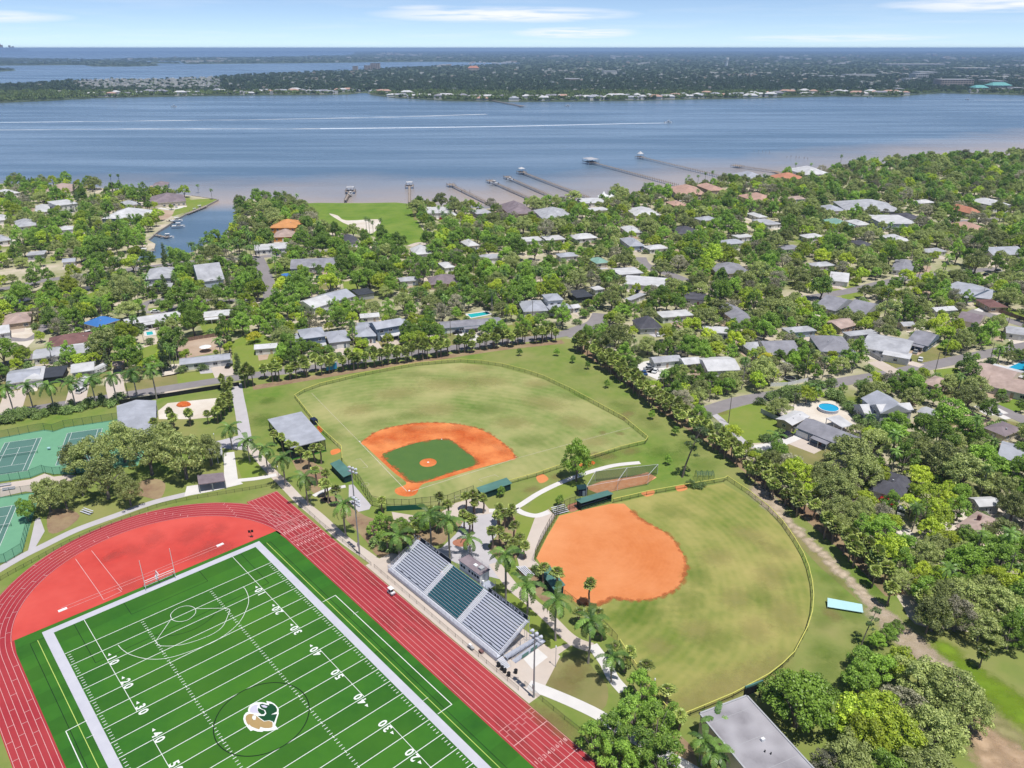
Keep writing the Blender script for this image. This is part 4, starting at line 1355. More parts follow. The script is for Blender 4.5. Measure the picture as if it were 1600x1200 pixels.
lawn([(370,690),(380,682),(392,676),(520,690),(535,708),(535,740),(500,770)][:4]+[(470,740)],'grass',0.02,'verge',False)
lawn([(368,722),(395,712),(420,738),(380,752)],'lawn',0.034,'lawn',False)
mb=MB()
P=[(p.x,p.y)for p in smooth_line([G3(*q)for q in[(345,755),(300,770),(240,785),(180,806),(120,828),(70,852),(30,872),(-20,902),(-90,950)]],6)]
mb.ribbon(P,2.6,0.05)
ROAD_LINES.append((P,3))
structure('concrete_walk',mb,M['concrete_grey'])
pave([(55,812),(62,808),(70,830),(55,856),(44,860),(50,835)],'concrete_grey',0.046,'paving')
pave([(0,756),(48,749),(70,740),(84,745),(108,742),(130,745),(88,762),(60,770),(40,768),(0,777)],'concrete',0.046,'court_paving')
pave([(350,708),(366,706),(372,750),(380,756),(330,768),(288,776),(292,760),(350,752)],'concrete_white',0.053,'oak_plaza')
mb=MB()
P=[(p.x,p.y)for p in smooth_line([G3(*q)for q in[(369,600),(372,620),(377,645),(381,670),(384,690)]],6)]
mb.ribbon(P,[4.2]*len(P),0.055)
ROAD_LINES.append((P,5))
structure('asphalt_lane',mb,M['concrete_grey'])
pave([(315,694),(345,688),(375,680),(392,690),(400,708),(385,704),(345,700)],'concrete_grey',0.051,'lane_apron')
pave([(247,642),(262,630),(300,626),(338,622),(345,640),(330,652),(300,655),(248,655)],'sand',0.035,'sand_yard')
mb=MB()
x,y=G(287,633)
for k in range(3):
 pass
mb2=bmesh.new()
bmesh.ops.create_icosphere(mb2,subdivisions=3,radius=1.0)
for v in mb2.verts:
 v.co.x*=2.6*(1+rnd.uniform(-.08,.08))
 v.co.y*=2.0*(1+rnd.uniform(-.08,.08))
 v.co.z=max(0,v.co.z)*1.3*(1+rnd.uniform(-.12,.12))
me=bpy.data.meshes.new('clay_heap')
mb2.to_mesh(me)
mb2.free()
me.materials.append(M['clay'])
tag(inst('clay_heap',me,None,(x,y,0.03)),'heap of bright orange clay on the pale sand beside the long metal roof','clay heap')
#  ball fields
def px_sheet(name,pts,m,z,smooth=True):
 P=[G3(*q)for q in pts]
 if smooth:
  P=smooth_line(P,5,True)
 mb=MB()
 mb.sheet([(p.x,p.y)for p in P],z)
 return structure(name,mb,m)
def mow_mat(name,cx,cy,c1,c2,dry,ringw,amt):
 m=mat(name,c1,c2,0.45,dry,0.045,0.80,rough=1,bump=0.3,detail=9)
 n,l=m.node_tree.nodes,m.node_tree.links
 b=n['Principled BSDF']
 src=b.inputs['Base Color'].links[0].from_socket
 geo=n.new('ShaderNodeNewGeometry')
 vs=n.new('ShaderNodeVectorMath')
 vs.operation='DISTANCE'
 vs.inputs[1].default_value=(cx,cy,0)
 nz=n.new('ShaderNodeTexNoise')
 nz.inputs['Scale'].default_value=0.022
 va=n.new('ShaderNodeVectorMath')
 va.operation='MULTIPLY_ADD'
 l.new(nz.outputs['Color'],va.inputs[0])
 l.new(geo.outputs['Position'],nz.inputs['Vector'])
 va.inputs[1].default_value=(7,7,0)
 l.new(geo.outputs['Position'],va.inputs[2])
 l.new(va.outputs[0],vs.inputs[0])
 sn=n.new('ShaderNodeMath')
 sn.operation='SINE'
 mu=n.new('ShaderNodeMath')
 mu.operation='MULTIPLY'
 mu.inputs[1].default_value=2*math.pi/ringw
 l.new(vs.outputs['Value'],mu.inputs[0])
 l.new(mu.outputs[0],sn.inputs[0])
 n2=n.new('ShaderNodeTexNoise')
 n2.inputs['Scale'].default_value=0.035
 n2.inputs['Detail'].default_value=4
 l.new(geo.outputs['Position'],n2.inputs['Vector'])
 m3=n.new('ShaderNodeMath')
 m3.operation='MULTIPLY_ADD'
 m3.inputs[1].default_value=0.5
 m3.inputs[2].default_value=0.5
 l.new(sn.outputs[0],m3.inputs[0])
 m4=n.new('ShaderNodeMath')
 m4.operation='MULTIPLY'
 l.new(m3.outputs[0],m4.inputs[0])
 l.new(n2.outputs[0],m4.inputs[1])
 m5=n.new('ShaderNodeMath')
 m5.operation='MULTIPLY'
 m5.inputs[1].default_value=amt
 l.new(m4.outputs[0],m5.inputs[0])
 mx=n.new('ShaderNodeMix')
 mx.data_type='RGBA'
 mx.inputs[7].default_value=(*dry,1)
 l.new(m5.outputs[0],mx.inputs[0])
 l.new(src,mx.inputs[6])
 l.new(mx.outputs[2],b.inputs['Base Color'])
 return m
bx,by=G(640,768)
M['outfield']=mow_mat('baseball_outfield',bx,by,(0.115,0.200,0.034),(0.190,0.250,0.062),(0.42,0.385,0.17),3.0,0.26)
sx_,sy_=G(850,880)
qx_,qy_=G(940,850)
M['clay2']=mow_mat('raked_pale_clay',qx_,qy_,(0.60,0.205,0.066),(0.53,0.165,0.048),(0.70,0.30,0.13),1.2,0.12)
M['outfield2']=mow_mat('softball_outfield',sx_,sy_,(0.090,0.170,0.020),(0.190,0.230,0.042),(0.42,0.36,0.13),2.3,0.30)
BB_OUT=[(462,618),(500,604),(560,589),(650,572),(720,567),(780,573),(850,593),(920,629),(975,658),(1010,687),(940,708),(870,730),(800,752),(745,772),(690,790),(612,790),(582,776),(556,742),(534,716),(530,700),(500,668)]
px_sheet('baseball_outfield',BB_OUT,M['outfield'],0.022,False)
px_sheet('baseball_infield_clay',[(565,691),(590,674),(625,664.5),(665,660.5),(708,662),(745,669),(775,684),(795,700),(806,716),(790,721),(740,734),(690,749),(660,757),(650,772),(636,776),(620,772),(618,764),(635,755),(615,738),(590,715),(572,698)],M['clay'],0.030)
px_sheet('baseball_infield_grass',[(598,713),(610,705),(650,692),(688,686),(705,688),(722,701),(744,718),(742,727),(700,740),(662,753),(640,753),(628,742)],M['grass_infield'],0.038)
cx,cy=G(669,723)
mb=MB()
mb.sheet([(cx+2.75*math.cos(t*.2),cy+2.75*math.sin(t*.2))for t in range(31)],0.046)
structure('pitcher_mound',mb,M['clay'])
fl2=MB()
for pl,w in(([(636,768),(562,691)],.2),([(562,691),(487,614.5)],.12),([(643,768),(806,716.5)],.2),([(806,716.5),(985,668)],.12)):
 fl2.ribbon(Gs(pl),w,0.052)
for pl in([(556,718),(563,717),(575,730),(567,731)],[(754,753),(748,749),(773,742),(779,745)]):
 fl2.ribbon(Gs(pl),.12,0.052)
for c in((571,757),(716,777)):
 x,y=G(*c)
 fl2.ribbon([(x+1.1*math.cos(t*.35),y+1.1*math.sin(t*.35))for t in range(18)],.1,0.053,closed=True)
structure('foul_lines',fl2,M['foul'])
mb=MB()
for c,s in(((639.5,767),.55),((669,722.5),.6),((806,714),.4),((562,690),.4),((690,686.5),.4)):
 x,y=G(*c)
 mb.box((x,y,0.07),(s,s,0.06),Vector((1,.4,0)))
tag(mb.build('bases',M['white']),kind='stuff')
SB_OUT=[(960,787),(1010,775),(1130,755),(1200,798),(1240,848),(1262,892),(1269,936),(1261,984),(1240,1024),(1200,1059),(1145,1089),(1056,1126),(1020,1083),(968,1005),(940,985),(905,950),(880,930),(860,905),(838,872),(873,806),(910,796)]
px_sheet('softball_outfield',SB_OUT,M['outfield2'],0.022,False)
SB_CLAY=[(838,872),(855,838),(874,806),(910,797),(955,787),(975,787),(987,798),(1005,813),(1027,825),(1048,839),(1065,862),(1073,885),(1069,902),(1056,920),(1035,931),(1005,938),(975,937.5),(958,934),(946,941),(925,946),(903,944),(880,927),(862,905)]
P=[G3(*q)for q in SB_CLAY]
P=P[:5]+[Vector(v)for v in smooth_line(P[5:18],5)]+P[18:]
mb=MB()
mb.sheet([(p.x,p.y)for p in P],0.03)
structure('softball_infield_clay',mb,M['clay2'])
rp=random.Random(21)
DRYM=fade_mat('dry_straw_grass',(.40,.35,.14),(.30,.27,.09),.45,.34)
GRNM=fade_mat('fresh_green_grass',(.085,.185,.016),(.12,.22,.022),.35,.24)
BRNM=fade_mat('worn_brown_grass',(.30,.23,.10),(.24,.19,.07),.5,.40)
patches('dry_grass',[(1110,1082,7,1.8,.5),(1150,1068,7,1.6,.6),(1185,1050,6,1.5,.8),(1215,1035,5,1.5,.9),(1080,1100,5,1.4,.3),(1205,900,7,1.4,1.2),(1225,960,7,1.5,1.4),(1180,985,6,1.3,1.0),(1120,870,6,1.3,.4),(1170,835,6,1.5,-.6),(1150,935,6,1.2,1),(1090,985,6,1.3,.4),(1030,1010,5,1.2,0),(1210,860,5,1.6,-.8),(620,615,10,1.5,.2),(700,600,11,1.8,0),(760,595,9,1.6,-.2),(850,630,10,1.5,-.5),(900,660,8,1.4,-.6),(560,640,8,1.3,.5),(800,660,8,1.4,0),(680,640,9,1.7,.1),(930,690,6,1.5,.3),(840,600,7,1.4,0),(740,575,7,1.8,0)],DRYM,.0255)
patches('fresh_grass',[(1000,960,7,1.6,.3),(1075,940,6,1.4,1.2),(1090,900,6,1.3,1.4),(1050,800,6,1.5,-.2),(1120,1000,6,1.4,.5),(1190,930,5,1.5,1.4),(590,660,7,1.3,.6),(520,680,6,1.6,-.8),(830,690,7,1.5,.2),(760,640,8,1.4,0),(890,620,6,1.5,-.5),(650,585,7,1.7,0),(640,650,6,1.6,.1)],GRNM,.036)
patches('green_verge',[(rp.uniform(900,1120),rp.uniform(560,730),rp.uniform(4,8),rp.uniform(1,1.8),rp.uniform(0,3))for _ in range(26)]+[(rp.uniform(1280,1420),rp.uniform(900,1080),rp.uniform(3,6),rp.uniform(1,1.6),rp.uniform(0,3))for _ in range(16)]+[(rp.uniform(380,470),rp.uniform(610,680),rp.uniform(4,7),1.3,rp.uniform(0,3))for _ in range(8)],GRNM,.0135)
patches('worn_grass',[(rp.uniform(940,1140),rp.uniform(600,740),rp.uniform(2,4),rp.uniform(1,1.8),rp.uniform(0,3))for _ in range(12)]+[(930,710,3,1.6,.3),(985,705,4,1.5,.4),(830,765,3,1.5,.5),(870,745,3,1.4,.5),(1300,960,3,1.6,2),(880,1070,5,1.2,0),(900,1050,4,1.3,1),(855,1120,4,2,2.4),(880,1140,4,2,2.4),(700,800,3,2,.2)],BRNM,.0305)
CLE=fade_mat('kicked_clay',(.52,.16,.05),(.44,.15,.05),1.2,.5)
ed=[]
for pl,st in((SB_CLAY[6:21],1.1),([(598,713),(610,705),(650,692),(688,686),(705,688),(722,701),(744,718),(742,727),(700,740),(662,753),(640,753),(628,742),(598,713)],1.4),([(565,691),(590,674),(625,664.5),(665,660.5),(708,662),(745,669),(775,684),(795,700),(806,716)],1.3)):
 P=smooth_line([G3(*q)for q in pl],5)
 for a,b in zip(P[:-1],P[1:]):
  for k in range(max(1,int((b-a).length/st))):
   p=a.lerp(b,rp.random())
   ed.append((p.x+rp.uniform(-.4,.4),p.y+rp.uniform(-.4,.4),rp.uniform(.5,1.3),rp.uniform(1,1.8),math.atan2((b-a).y,(b-a).x)))
patches('clay_edge',ed,CLE,.041,False)
patches('clay_scuffs',[(690,672,5,2,0),(640,672,4,2,.4),(760,690,4,2,-.6),(590,695,3,2,-.8),(640,768,2,1.2,0),(669,723,1.4,1,0),(790,708,3,1.5,-.5)],fade_mat('damp_clay',(.40,.095,.022),(.46,.12,.03),.9,.16),.031)
patches('clay_scuffs',[(610,690,3,2,-.7),(720,668,4,2,-.1),(780,700,3,2,-.7),(655,668,3,2,.2)],fade_mat('dry_clay',(.70,.34,.15),(.66,.28,.11),.9,.22),.034)
patches('apron_stains',[(rp.uniform(60,390),rp.uniform(820,930),rp.uniform(2,6),rp.uniform(1,1.8),rp.uniform(0,3))for _ in range(16)],fade_mat('faded_red',(.62,.115,.095),(.56,.085,.07),.3,.35),.0466)
ts=[]
for k in range(46):
 q=FW(CU+RI+rp.uniform(.5,8.5),rp.uniform(-25,95))
 ts.append((q.x,q.y,rp.uniform(.8,1.8),rp.uniform(2,6),math.atan2(-FC,FS)))
patches('track_wear',ts,fade_mat('faded_track',(.46,.075,.075),(.42,.06,.062),.4,.5),.0395,False)
px_sheet('bullpen_clay',[(913,762),(940,752),(985,745),(1012,738),(1026,746),(1010,756),(980,762),(938,773)],M['clay_path'],0.03,False)
px_sheet('bullpen_clay',[(838,745),(848,741),(857,748),(850,754),(842,754)],M['clay2'],0.03)
px_sheet('bullpen_clay',[(905,726),(922,720),(930,724),(915,731)],M['clay'],0.03)
px_sheet('bullpen_clay',[(1002,770),(1020,765),(1022,772),(1010,776)],M['clay2'],0.03)
px_sheet('bullpen_clay',[(1055,760),(1068,757),(1074,764),(1060,768)],M['clay2'],0.03)
px_sheet('bullpen_clay',[(517,704),(529,701),(532,706),(519,711)],M['clay'],0.03)
px_sheet('bullpen_clay',[(495,668),(499,665),(504,671),(501,676)],M['clay'],0.03)
px_sheet('dugout_pad',[(887,790),(903,785),(906,794),(892,800)],M['mulch_red'],0.035)
def pixel_len(a,b):
 return math.hypot(a[0]-b[0],a[1]-b[1])
def fence(name,label,cat,pts,h,step,post_m,cap=None,meshm=None,post_r=0.05,z0=0.02,rails=(1.0,),group=None,px=True,smooth=False):
 P=[G3(*q)for q in pts]if px else[Vector((q[0],q[1],0))for q in pts]
 if smooth:
  P=smooth_line(P,5)
 f=thing(name,label,cat,P[len(P)//2],0,group)
 posts,acc=[],0.0
 for a,b in zip(P[:-1],P[1:]):
  L=(b-a).length
  n=max(1,round(L/step))
  for k in range(n):
   posts.append(a.lerp(b,k/n))
 posts.append(P[-1])
 pm=MB()
 pm.tube((0,0,0),(0,0,h+0.05),post_r,n=6)
 me=pm.build('post',post_m,None,(0,0,0))
 mesh=me.data
 bpy.data.objects.remove(me)
 for p in posts:
  inst('post',mesh,f,p-f.location)
 rm,cm,fm=MB(),MB(),MB()
 for a,b in zip(posts[:-1],posts[1:]):
  for r in rails:
   rm.tube(a+Vector((0,0,h*r)),b+Vector((0,0,h*r)),post_r*0.7,n=4,cap=False)
  if cap:
   cm.box((a+b)/2+Vector((0,0,h)),((b-a).length,0.17,0.15),b-a)
  if meshm:
   fm.face([a+Vector((0,0,z0)),b+Vector((0,0,z0)),b+Vector((0,0,h)),a+Vector((0,0,h))])
 if rails:
  rm.build('rail',post_m,f)
 if cap:
  cm.build('fence_cap',cap,f)
 if meshm:
  fm.build('fence_mesh',meshm,f)
 return f
fence('outfield_fence','long yellow-capped outfield fence curving round the baseball field','fence',[(535,722),(534,703),(500,672),(461,622),(476,613),(500,604),(560,589),(605,580),(650,572),(690,568),(720,566),(752,568),(785,573),(820,582),(850,592),(890,611),(920,627),(975,657),(1012,688),(1008,694),(970,703),(930,716),(870,734),(838,745),(795,757)],1.5,3.0,M['fence_post'],M['yellow_cap'],MESH_FENCE)
fence('outfield_fence','yellow-capped outfield fence bending round the softball field','fence',[(958,786),(1010,774),(1070,763),(1131,753),(1136,750),(1170,773),(1200,797),(1222,820),(1240,846),(1254,870),(1262,890),(1268,915),(1270,938),(1268,962),(1261,986),(1240,1026),(1222,1044),(1200,1061),(1145,1091),(1100,1110),(1056,1128),(1038,1108),(1022,1088),(1000,1055),(968,1007)],1.5,3.0,M['fence_post'],M['yellow_cap'],MESH_FENCE)
fence('side_fence','dark chain-link fence beside the softball left field line','fence',[(964,1003),(948,985),(930,970),(905,950),(882,932)],2.0,2.6,M['fence_post'],None,MESH_FENCE)
bs1=fence('backstop_fence','tall dark backstop fence round the baseball home plate','fence',[(551,744),(565,762),(582,791),(605,796),(640,797),(660,794),(700,790),(740,775)],3.6,2.4,M['fence_post'],None,MESH_FENCE,0.06,rails=(.5,1.0))
mb=MB()
a,b=G3(604,799),G3(664,796)
mb.box((a+b)/2+Vector((0,0,.9)),((b-a).length,.08,1.7),b-a)
mb.build('padding',M['green_pad'],bs1)
fence('backstop_fence','tall dark backstop fence along the softball infield edge','fence',[(836,878),(845,855),(858,830),(873,805),(890,797),(906,792)],4.0,2.0,M['fence_post'],None,MESH_FENCE,0.06,rails=(.5,1.0))
fence('track_fence','low dark chain-link fence along the outside of the running track bend','fence',[(432,757),(400,764),(340,774),(260,789),(190,814),(110,848),(50,880),(-10,915),(-60,960)],1.1,3.2,M['fence_post'],None,MESH_FENCE,0.04,smooth=True)
fence('track_fence','low dark chain-link fence between the sprint straight and the concrete walk','fence',[(462,782),(500,818),(545,855),(580,884)],1.1,3.0,M['fence_post'],None,MESH_FENCE,0.04)
fence('track_fence','low dark fence between the track and the grandstand paving','fence',[(585,887),(640,934),(700,986),(760,1037),(810,1079)],1.1,3.0,M['fence_post'],None,MESH_FENCE,0.035)
fence('track_fence','low dark chain-link fence on the grass below the white walk','fence',[(820,1071),(848,1097),(882,1125),(905,1143),(935,1170)],1.2,2.6,M['fence_post'],None,MESH_FENCE,0.04)
fence('windscreen_fence','long fence with black windscreen along the street behind the metal roof','fence',[(187,632),(240,624),(290,616),(335,609),(374,603)],1.7,2.6,M['black'],None,M['black'],0.05)
def dugout(a,b,dep,label,front,h=2.4,group='green-roofed dugouts'):
 A,B=G3(*a),G3(*b)
 d=(B-A).normalized()
 nrm=Vector((-d.y,d.x,0))*(1 if dep>0 else-1)
 L,D=(B-A).length,abs(dep)
 c=(A+B)/2+nrm*D/2
 t=thing('dugout',label,'dugout',c,0,group)
 rf=MB()
 z=Vector((0,0,1))
 o=0.35
 p=[A-d*o-nrm*o,B+d*o-nrm*o,B+d*o+nrm*(D+o),A-d*o+nrm*(D+o)]
 hi,lo=h+0.45,h
 top=[q+z*(hi if k<2 else lo)for k,q in enumerate(p)]
 bot=[q-z*0.12 for q in top]
 if dep<0:
  top,bot=top[::-1],bot[::-1]
 rf.face(top)
 rf.face(bot[::-1])
 for k in range(4):
  rf.face([bot[k],bot[(k+1)%4],top[(k+1)%4],top[k]])
 rf.build('roof',M['teal_roof'],t)
 w=MB()
 w.box((A+B)/2+nrm*D+z*1.1,(L,.12,2.2),d)
 w.build('back_wall',M['dugout'],t)
 for q in(A,B):
  w=MB()
  w.box(q+nrm*D/2+z*1.1,(.12,D,2.2),d)
  w.build('side_wall',M['dugout'],t)
 for k in range(5):
  w=MB()
  q=A.lerp(B,k/4)
  w.tube(q,q+z*(h+.3),.05)
  w.build('post',M['dugout'],t)
 w=MB()
 w.box((A+B)/2+z*.55,(L,.05,1.0),d)
 w.build('front_screen',MESH_GREEN,t)
 w=MB()
 w.box((A+B)/2+nrm*(D*.72)+z*.45,(L*.92,.4,.06),d)
 w.build('bench',M['alu'],t)
 x0=min(PX(q.x,q.y,0)[0]for q in p)
 x1=max(PX(q.x,q.y,0)[0]for q in p)
 y0=min(PX(q.x,q.y,h)[1]for q in p)
 y1=max(PX(q.x,q.y,0)[1]for q in p)
 KEEP.append((x0,y0,x1,y1,PX(c.x,c.y)[2]))
 return t
dugout((531,731),(551,751),-2.6,'green-roofed dugout on the third base side of the baseball field',1)
dugout((747,775),(791,760),-2.4,'green-roofed dugout right of the baseball home plate, near the plaza palms',1)
dugout((908,798),(955,784),2.4,'green-roofed dugout with a long bench at the far edge of the softball clay',1)
dugout((880,928),(858,900),2.4,'green-roofed dugout half hidden by palms at the near edge of the softball clay',1)
for a in((540,740,'the third base dugout'),(770,768,'the plaza dugout'),(930,785,'the softball dugout'),(865,915,'the near softball dugout')):
 LANDMARKS.append(a)
def small_bleacher(px,py,d,label,rows=5,L=4.5):
 p=G3(px,py)
 d=Vector(d).normalized()
 n=Vector((-d.y,d.x,0))
 t=thing('bleacher',label,'bleacher',p,0,'small aluminium bleachers')
 for k in range(rows):
  w=MB()
  w.box(p+n*(k*.62)+Vector((0,0,.42+.2*k)),(L,.28,.05),d)
  w.build('seat_plank',M['alu_white'],t)
  if k:
   w=MB()
   w.box(p+n*(k*.62-.3)+Vector((0,0,.2*k)),(L,.25,.04),d)
   w.build('foot_plank',M['alu'],t)
 for s in(-.4,0,.4):
  w=MB()
  w.tube(p+d*L*s,p+d*L*s+n*(rows*.6),.04,n=4)
  for k in range(rows):
   w.tube(p+d*L*s+n*(k*.62),p+d*L*s+n*(k*.62)+Vector((0,0,.4+.2*k)),.035,n=4)
  w.build('frame',M['steel'],t)
 return t
dd=(G3(886,797)-G3(863,803))
small_bleacher(878,803,dd,'small five-row aluminium bleacher beyond the softball backstop fence')
dd=(G3(818,878)-G3(834,893))
small_bleacher(827,893,dd,'small five-row aluminium bleacher at the near end of the softball backstop')
small_bleacher(133,803,(G3(141,806)-G3(124,800)),'small white aluminium bleacher on the grass by the track bend walk',3,4)
cg=G3(965,752)
t=thing('batting_cage','netted batting cage on pipe frames over pale clay beside the softball field','batting cage',cg)
fr,nt=MB(),MB()
pa,pb_,pc,pd=G3(918,772),G3(1016,752),G3(1026,744),G3(924,757)
A0,B0,B1,A1=G3(916,776),G3(1012,758),G3(1027,741),G3(930,752)
ring=[]
for s in(0,.5,1):
 q0,q1=A0.lerp(B0,s),A1.lerp(B1,s)
 fr.tube(q0,q0+Vector((0,0,3.6)),.05)
 fr.tube(q1,q1+Vector((0,0,3.6)),.05)
 fr.tube(q0+Vector((0,0,3.6)),q1+Vector((0,0,3.6)),.06)
 ring.append((q0,q1))
for s in(0,1):
 fr.tube(ring[0][s]+Vector((0,0,3.6)),ring[2][s]+Vector((0,0,3.6)),.04)
 nt.face([ring[0][s],ring[2][s],ring[2][s]+Vector((0,0,3.5)),ring[0][s]+Vector((0,0,3.5))])
nt.face([q+Vector((0,0,3.55))for q in(ring[0][0],ring[2][0],ring[2][1],ring[0][1])])
nt.face([ring[2][0],ring[2][1],ring[2][1]+Vector((0,0,3.5)),ring[2][0]+Vector((0,0,3.5))])
fr.build('frame',M['alu_white'],t)
nt.build('net',MESH_NET,t)
LANDMARKS.append((970,745,'the batting cage'))
p=G3(909,772)
t=thing('shed','small navy blue box shed under the tall tree by the batting cage','shed',p)
mb=MB()
mb.box(p+Vector((0,0,1.2)),(2.7,2.4,2.4),Vector((1,.2,0)))
mb.build('wall',M['navy'],t)
mb=MB()
mb.box(p+Vector((0,0,2.46)),(3.0,2.7,.12),Vector((1,.2,0)))
mb.build('roof',M['dugout'],t)
mb=MB()
mb.box(p+Vector((.5,-1.32,1.0)),(.9,.06,1.8),Vector((1,.2,0)))
mb.build('door',M['wall_bluegrey'],t)
LANDMARKS.append((909,765,'the navy shed'))
p=G3(1101,751)
t=thing('batting_turtle','green hooped portable batting cage standing on the grass behind the softball corner','batting cage',p)
mb,n2=MB(),MB()
for k in range(4):
 a=k/3
 c0=p+Vector((-2.6+5.2*a,-.8,0))
 pts=[c0+Vector((0,0,0)),c0+Vector((0,.2,2.2)),c0+Vector((0,1.4,3.0)),c0+Vector((0,2.8,2.3)),c0+Vector((0,3.2,0))]
 mb.path(smooth_line(pts,4),[.06]*17,5)
q=[p+Vector((-2.6,-.8,0)),p+Vector((2.6,-.8,0))]
n2.face([q[0]+Vector((0,.2,2.2)),q[1]+Vector((0,.2,2.2)),q[1]+Vector((0,1.4,3)),q[0]+Vector((0,1.4,3))])
n2.face([q[0]+Vector((0,1.4,3)),q[1]+Vector((0,1.4,3)),q[1]+Vector((0,2.8,2.3)),q[0]+Vector((0,2.8,2.3))])
n2.face([q[0]+Vector((0,2.8,2.3)),q[1]+Vector((0,2.8,2.3)),q[1]+Vector((0,3.2,0)),q[0]+Vector((0,3.2,0))])
n2.face([q[1]+Vector((0,.2,0.1)),q[1]+Vector((0,3.2,.1)),q[1]+Vector((0,2.8,2.3)),q[1]+Vector((0,1.4,3)),q[1]+Vector((0,.2,2.2))])
mb.build('hoop_frame',M['green_pad'],t)
n2.build('netting',MESH_GREEN,t)
LANDMARKS.append((1101,745,'the hooped batting cage'))
def scoreboard(a,b,h0,h1,label,m,name='scoreboard',inner=None):
 A,B=G3(*a),G3(*b)
 d=(B-A).normalized()
 t=thing(name,label,'scoreboard',(A+B)/2)
 mb=MB()
 mb.box((A+B)/2+Vector((0,0,(h0+h1)/2)),((B-A).length+.6,.35,h1-h0),d)
 mb.build('board',m,t)
 for q in(A,B):
  mb=MB()
  mb.tube(q,q+Vector((0,0,h1)),.12)
  mb.build('post',M['black'],t)
 mb=MB()
 mb.box((A+B)/2+Vector((0,0,h1+.25)),((B-A).length+.6,.3,.45),d)
 mb.build('header',inner or M['teal_roof'],t)
 return t
scoreboard((1162,1099),(1186,1090),2.2,4.2,'dark scoreboard on two posts above the grey flat roof by the softball fence',M['black'])
scoreboard((512,584),(526,581),1.5,3.6,'blue scoreboard on two posts under the palms beyond the baseball fence',M['blue_sign'],inner=M['blue_sign'])
LANDMARKS.append((1175,1080,'the dark scoreboard'))
LANDMARKS.append((519,574,'the blue scoreboard'))
A=[G3(1293,948,.6),G3(1349,957,.6),G3(1347,944,1.3),G3(1293,934,1.3)]
t=thing('shelter_roof','long pale cyan lean-to roof on low posts in the grass right of the softball fence','shelter',(A[0]+A[1])/2*Vector((1,1,0))if False else Vector(((A[0].x+A[1].x)/2,(A[0].y+A[1].y)/2,0)))
mb=MB()
mb.face(A)
mb.face([q-Vector((0,0,.12))for q in A][::-1])
for k in range(4):
 a,b=A[k],A[(k+1)%4]
 mb.face([a-Vector((0,0,.12)),b-Vector((0,0,.12)),b,a])
mb.build('roof',M['cyan_panel'],t)
for q in A:
 mb=MB()
 mb.tube((q.x,q.y,0),q-Vector((0,0,.06)),.05)
 mb.build('post',M['steel'],t)
LANDMARKS.append((1320,945,'the pale cyan roof'))
p=G3(1370,884)
t=thing('picnic_table','white and blue picnic table on a small pad by the palm row','picnic table',p)
mb=MB()
mb.box(p+Vector((0,0,.75)),(2.2,.8,.06),Vector((1,.5,0)))
mb.build('table_top',M['white'],t)
for s in(-.75,.75):
 mb=MB()
 mb.box(p+Vector((-.45*s,.9*s,.45)),(2.2,.3,.05),Vector((1,.5,0)))
 mb.build('bench',M['cyan_panel'],t)
mb=MB()
for s in(-.8,.8):
 mb.box(p+Vector((s*.9,s*.45,.37)),(.08,1.5,.7),Vector((1,.5,0)))
mb.build('frame',M['blue_sign'],t)
#  sheds and roofs of the school
def open_shed(c4,ze,label,roof_m,post_m,panels=True,name='open_shed',rise=0.0,cat='shed'):
 C=[G3(*q,ze)for q in c4]
 c=sum(C,Vector())/4
 t=thing(name,label,cat,(c.x,c.y,0))
 mb=MB()
 m01,m23=(C[0]+C[1])/2+Vector((0,0,rise)),(C[2]+C[3])/2+Vector((0,0,rise))
 if rise:
  mb.face([C[0],m01,m23,C[3]])
  mb.face([m01,C[1],C[2],m23])
  mb.face([C[3],m23,C[2],m23-Vector((0,0,rise))])
  mb.face([C[0],m01-Vector((0,0,rise)),C[1],m01])
 else:
  mb.face(C)
 mb.face([q-Vector((0,0,.25))for q in C][::-1])
 for k in range(4):
  a,b=C[k],C[(k+1)%4]
  mb.face([a-Vector((0,0,.25)),b-Vector((0,0,.25)),b,a])
 bm=bmesh.new()
 o=mb.build('roof',roof_m,t)
 bm.from_mesh(o.data)
 bmesh.ops.recalc_face_normals(bm,faces=bm.faces)
 bm.to_mesh(o.data)
 bm.free()
 for k in range(4):
  a,b=C[k],C[(k+1)%4]
  n=max(2,round((b-a).length/5))
  for j in range(n):
   q=a.lerp(b,j/n)
   q=q+(c-q)*.04
   w=MB()
   w.box((q.x,q.y,(ze-.25)/2),(.22,.22,ze-.25))
   w.build('post',post_m,t)
 x0=min(q[0]for q in c4)
 x1=max(q[0]for q in c4)
 y0=min(q[1]for q in c4)
 y1=max(q[1]for q in c4)
 KEEP.append((x0,y0,x1,y1+12,PX(c.x,c.y)[2]))
 OPEN_POLYS.append([(q.x,q.y)for q in C])
 return t,C
t,C=open_shed([(418,655),(471,643),(509,686),(454,700)],4.6,'big open-sided shed with pale metal roof left of the baseball field',M['roof_light'],M['dugout'])
LANDMARKS.append((463,672,'the open metal shed'))
for a,b in((C[3],C[0]),(C[2],C[3])):
 mb=MB()
 q0,q1=a+(sum(C,Vector())/4-a)*.06,b+(sum(C,Vector())/4-b)*.06
 mb.face([(q0.x,q0.y,0.1),(q1.x,q1.y,.1),(q1.x,q1.y,4.2),(q0.x,q0.y,4.2)])
 mb.build('side_shadow_sheet',meshmat('shadow_sheet_black',(0.012,0.014,0.016),0.35),t)  # half-clear black sheets put in for the shadow under the shed roof
mb=MB()
mb.face([(q.x,q.y,.06)for q in C])
mb.build('floor',M['turf'],t)
p=G3(491,662)
mb=MB()
mb.box(p+Vector((0,0,1)),(2.6,1.8,2),Vector((1,-1.2,0)))
tag(mb.build('storage_box',M['navy'],None,p),'dark storage box between the open metal shed and the baseball fence','box')
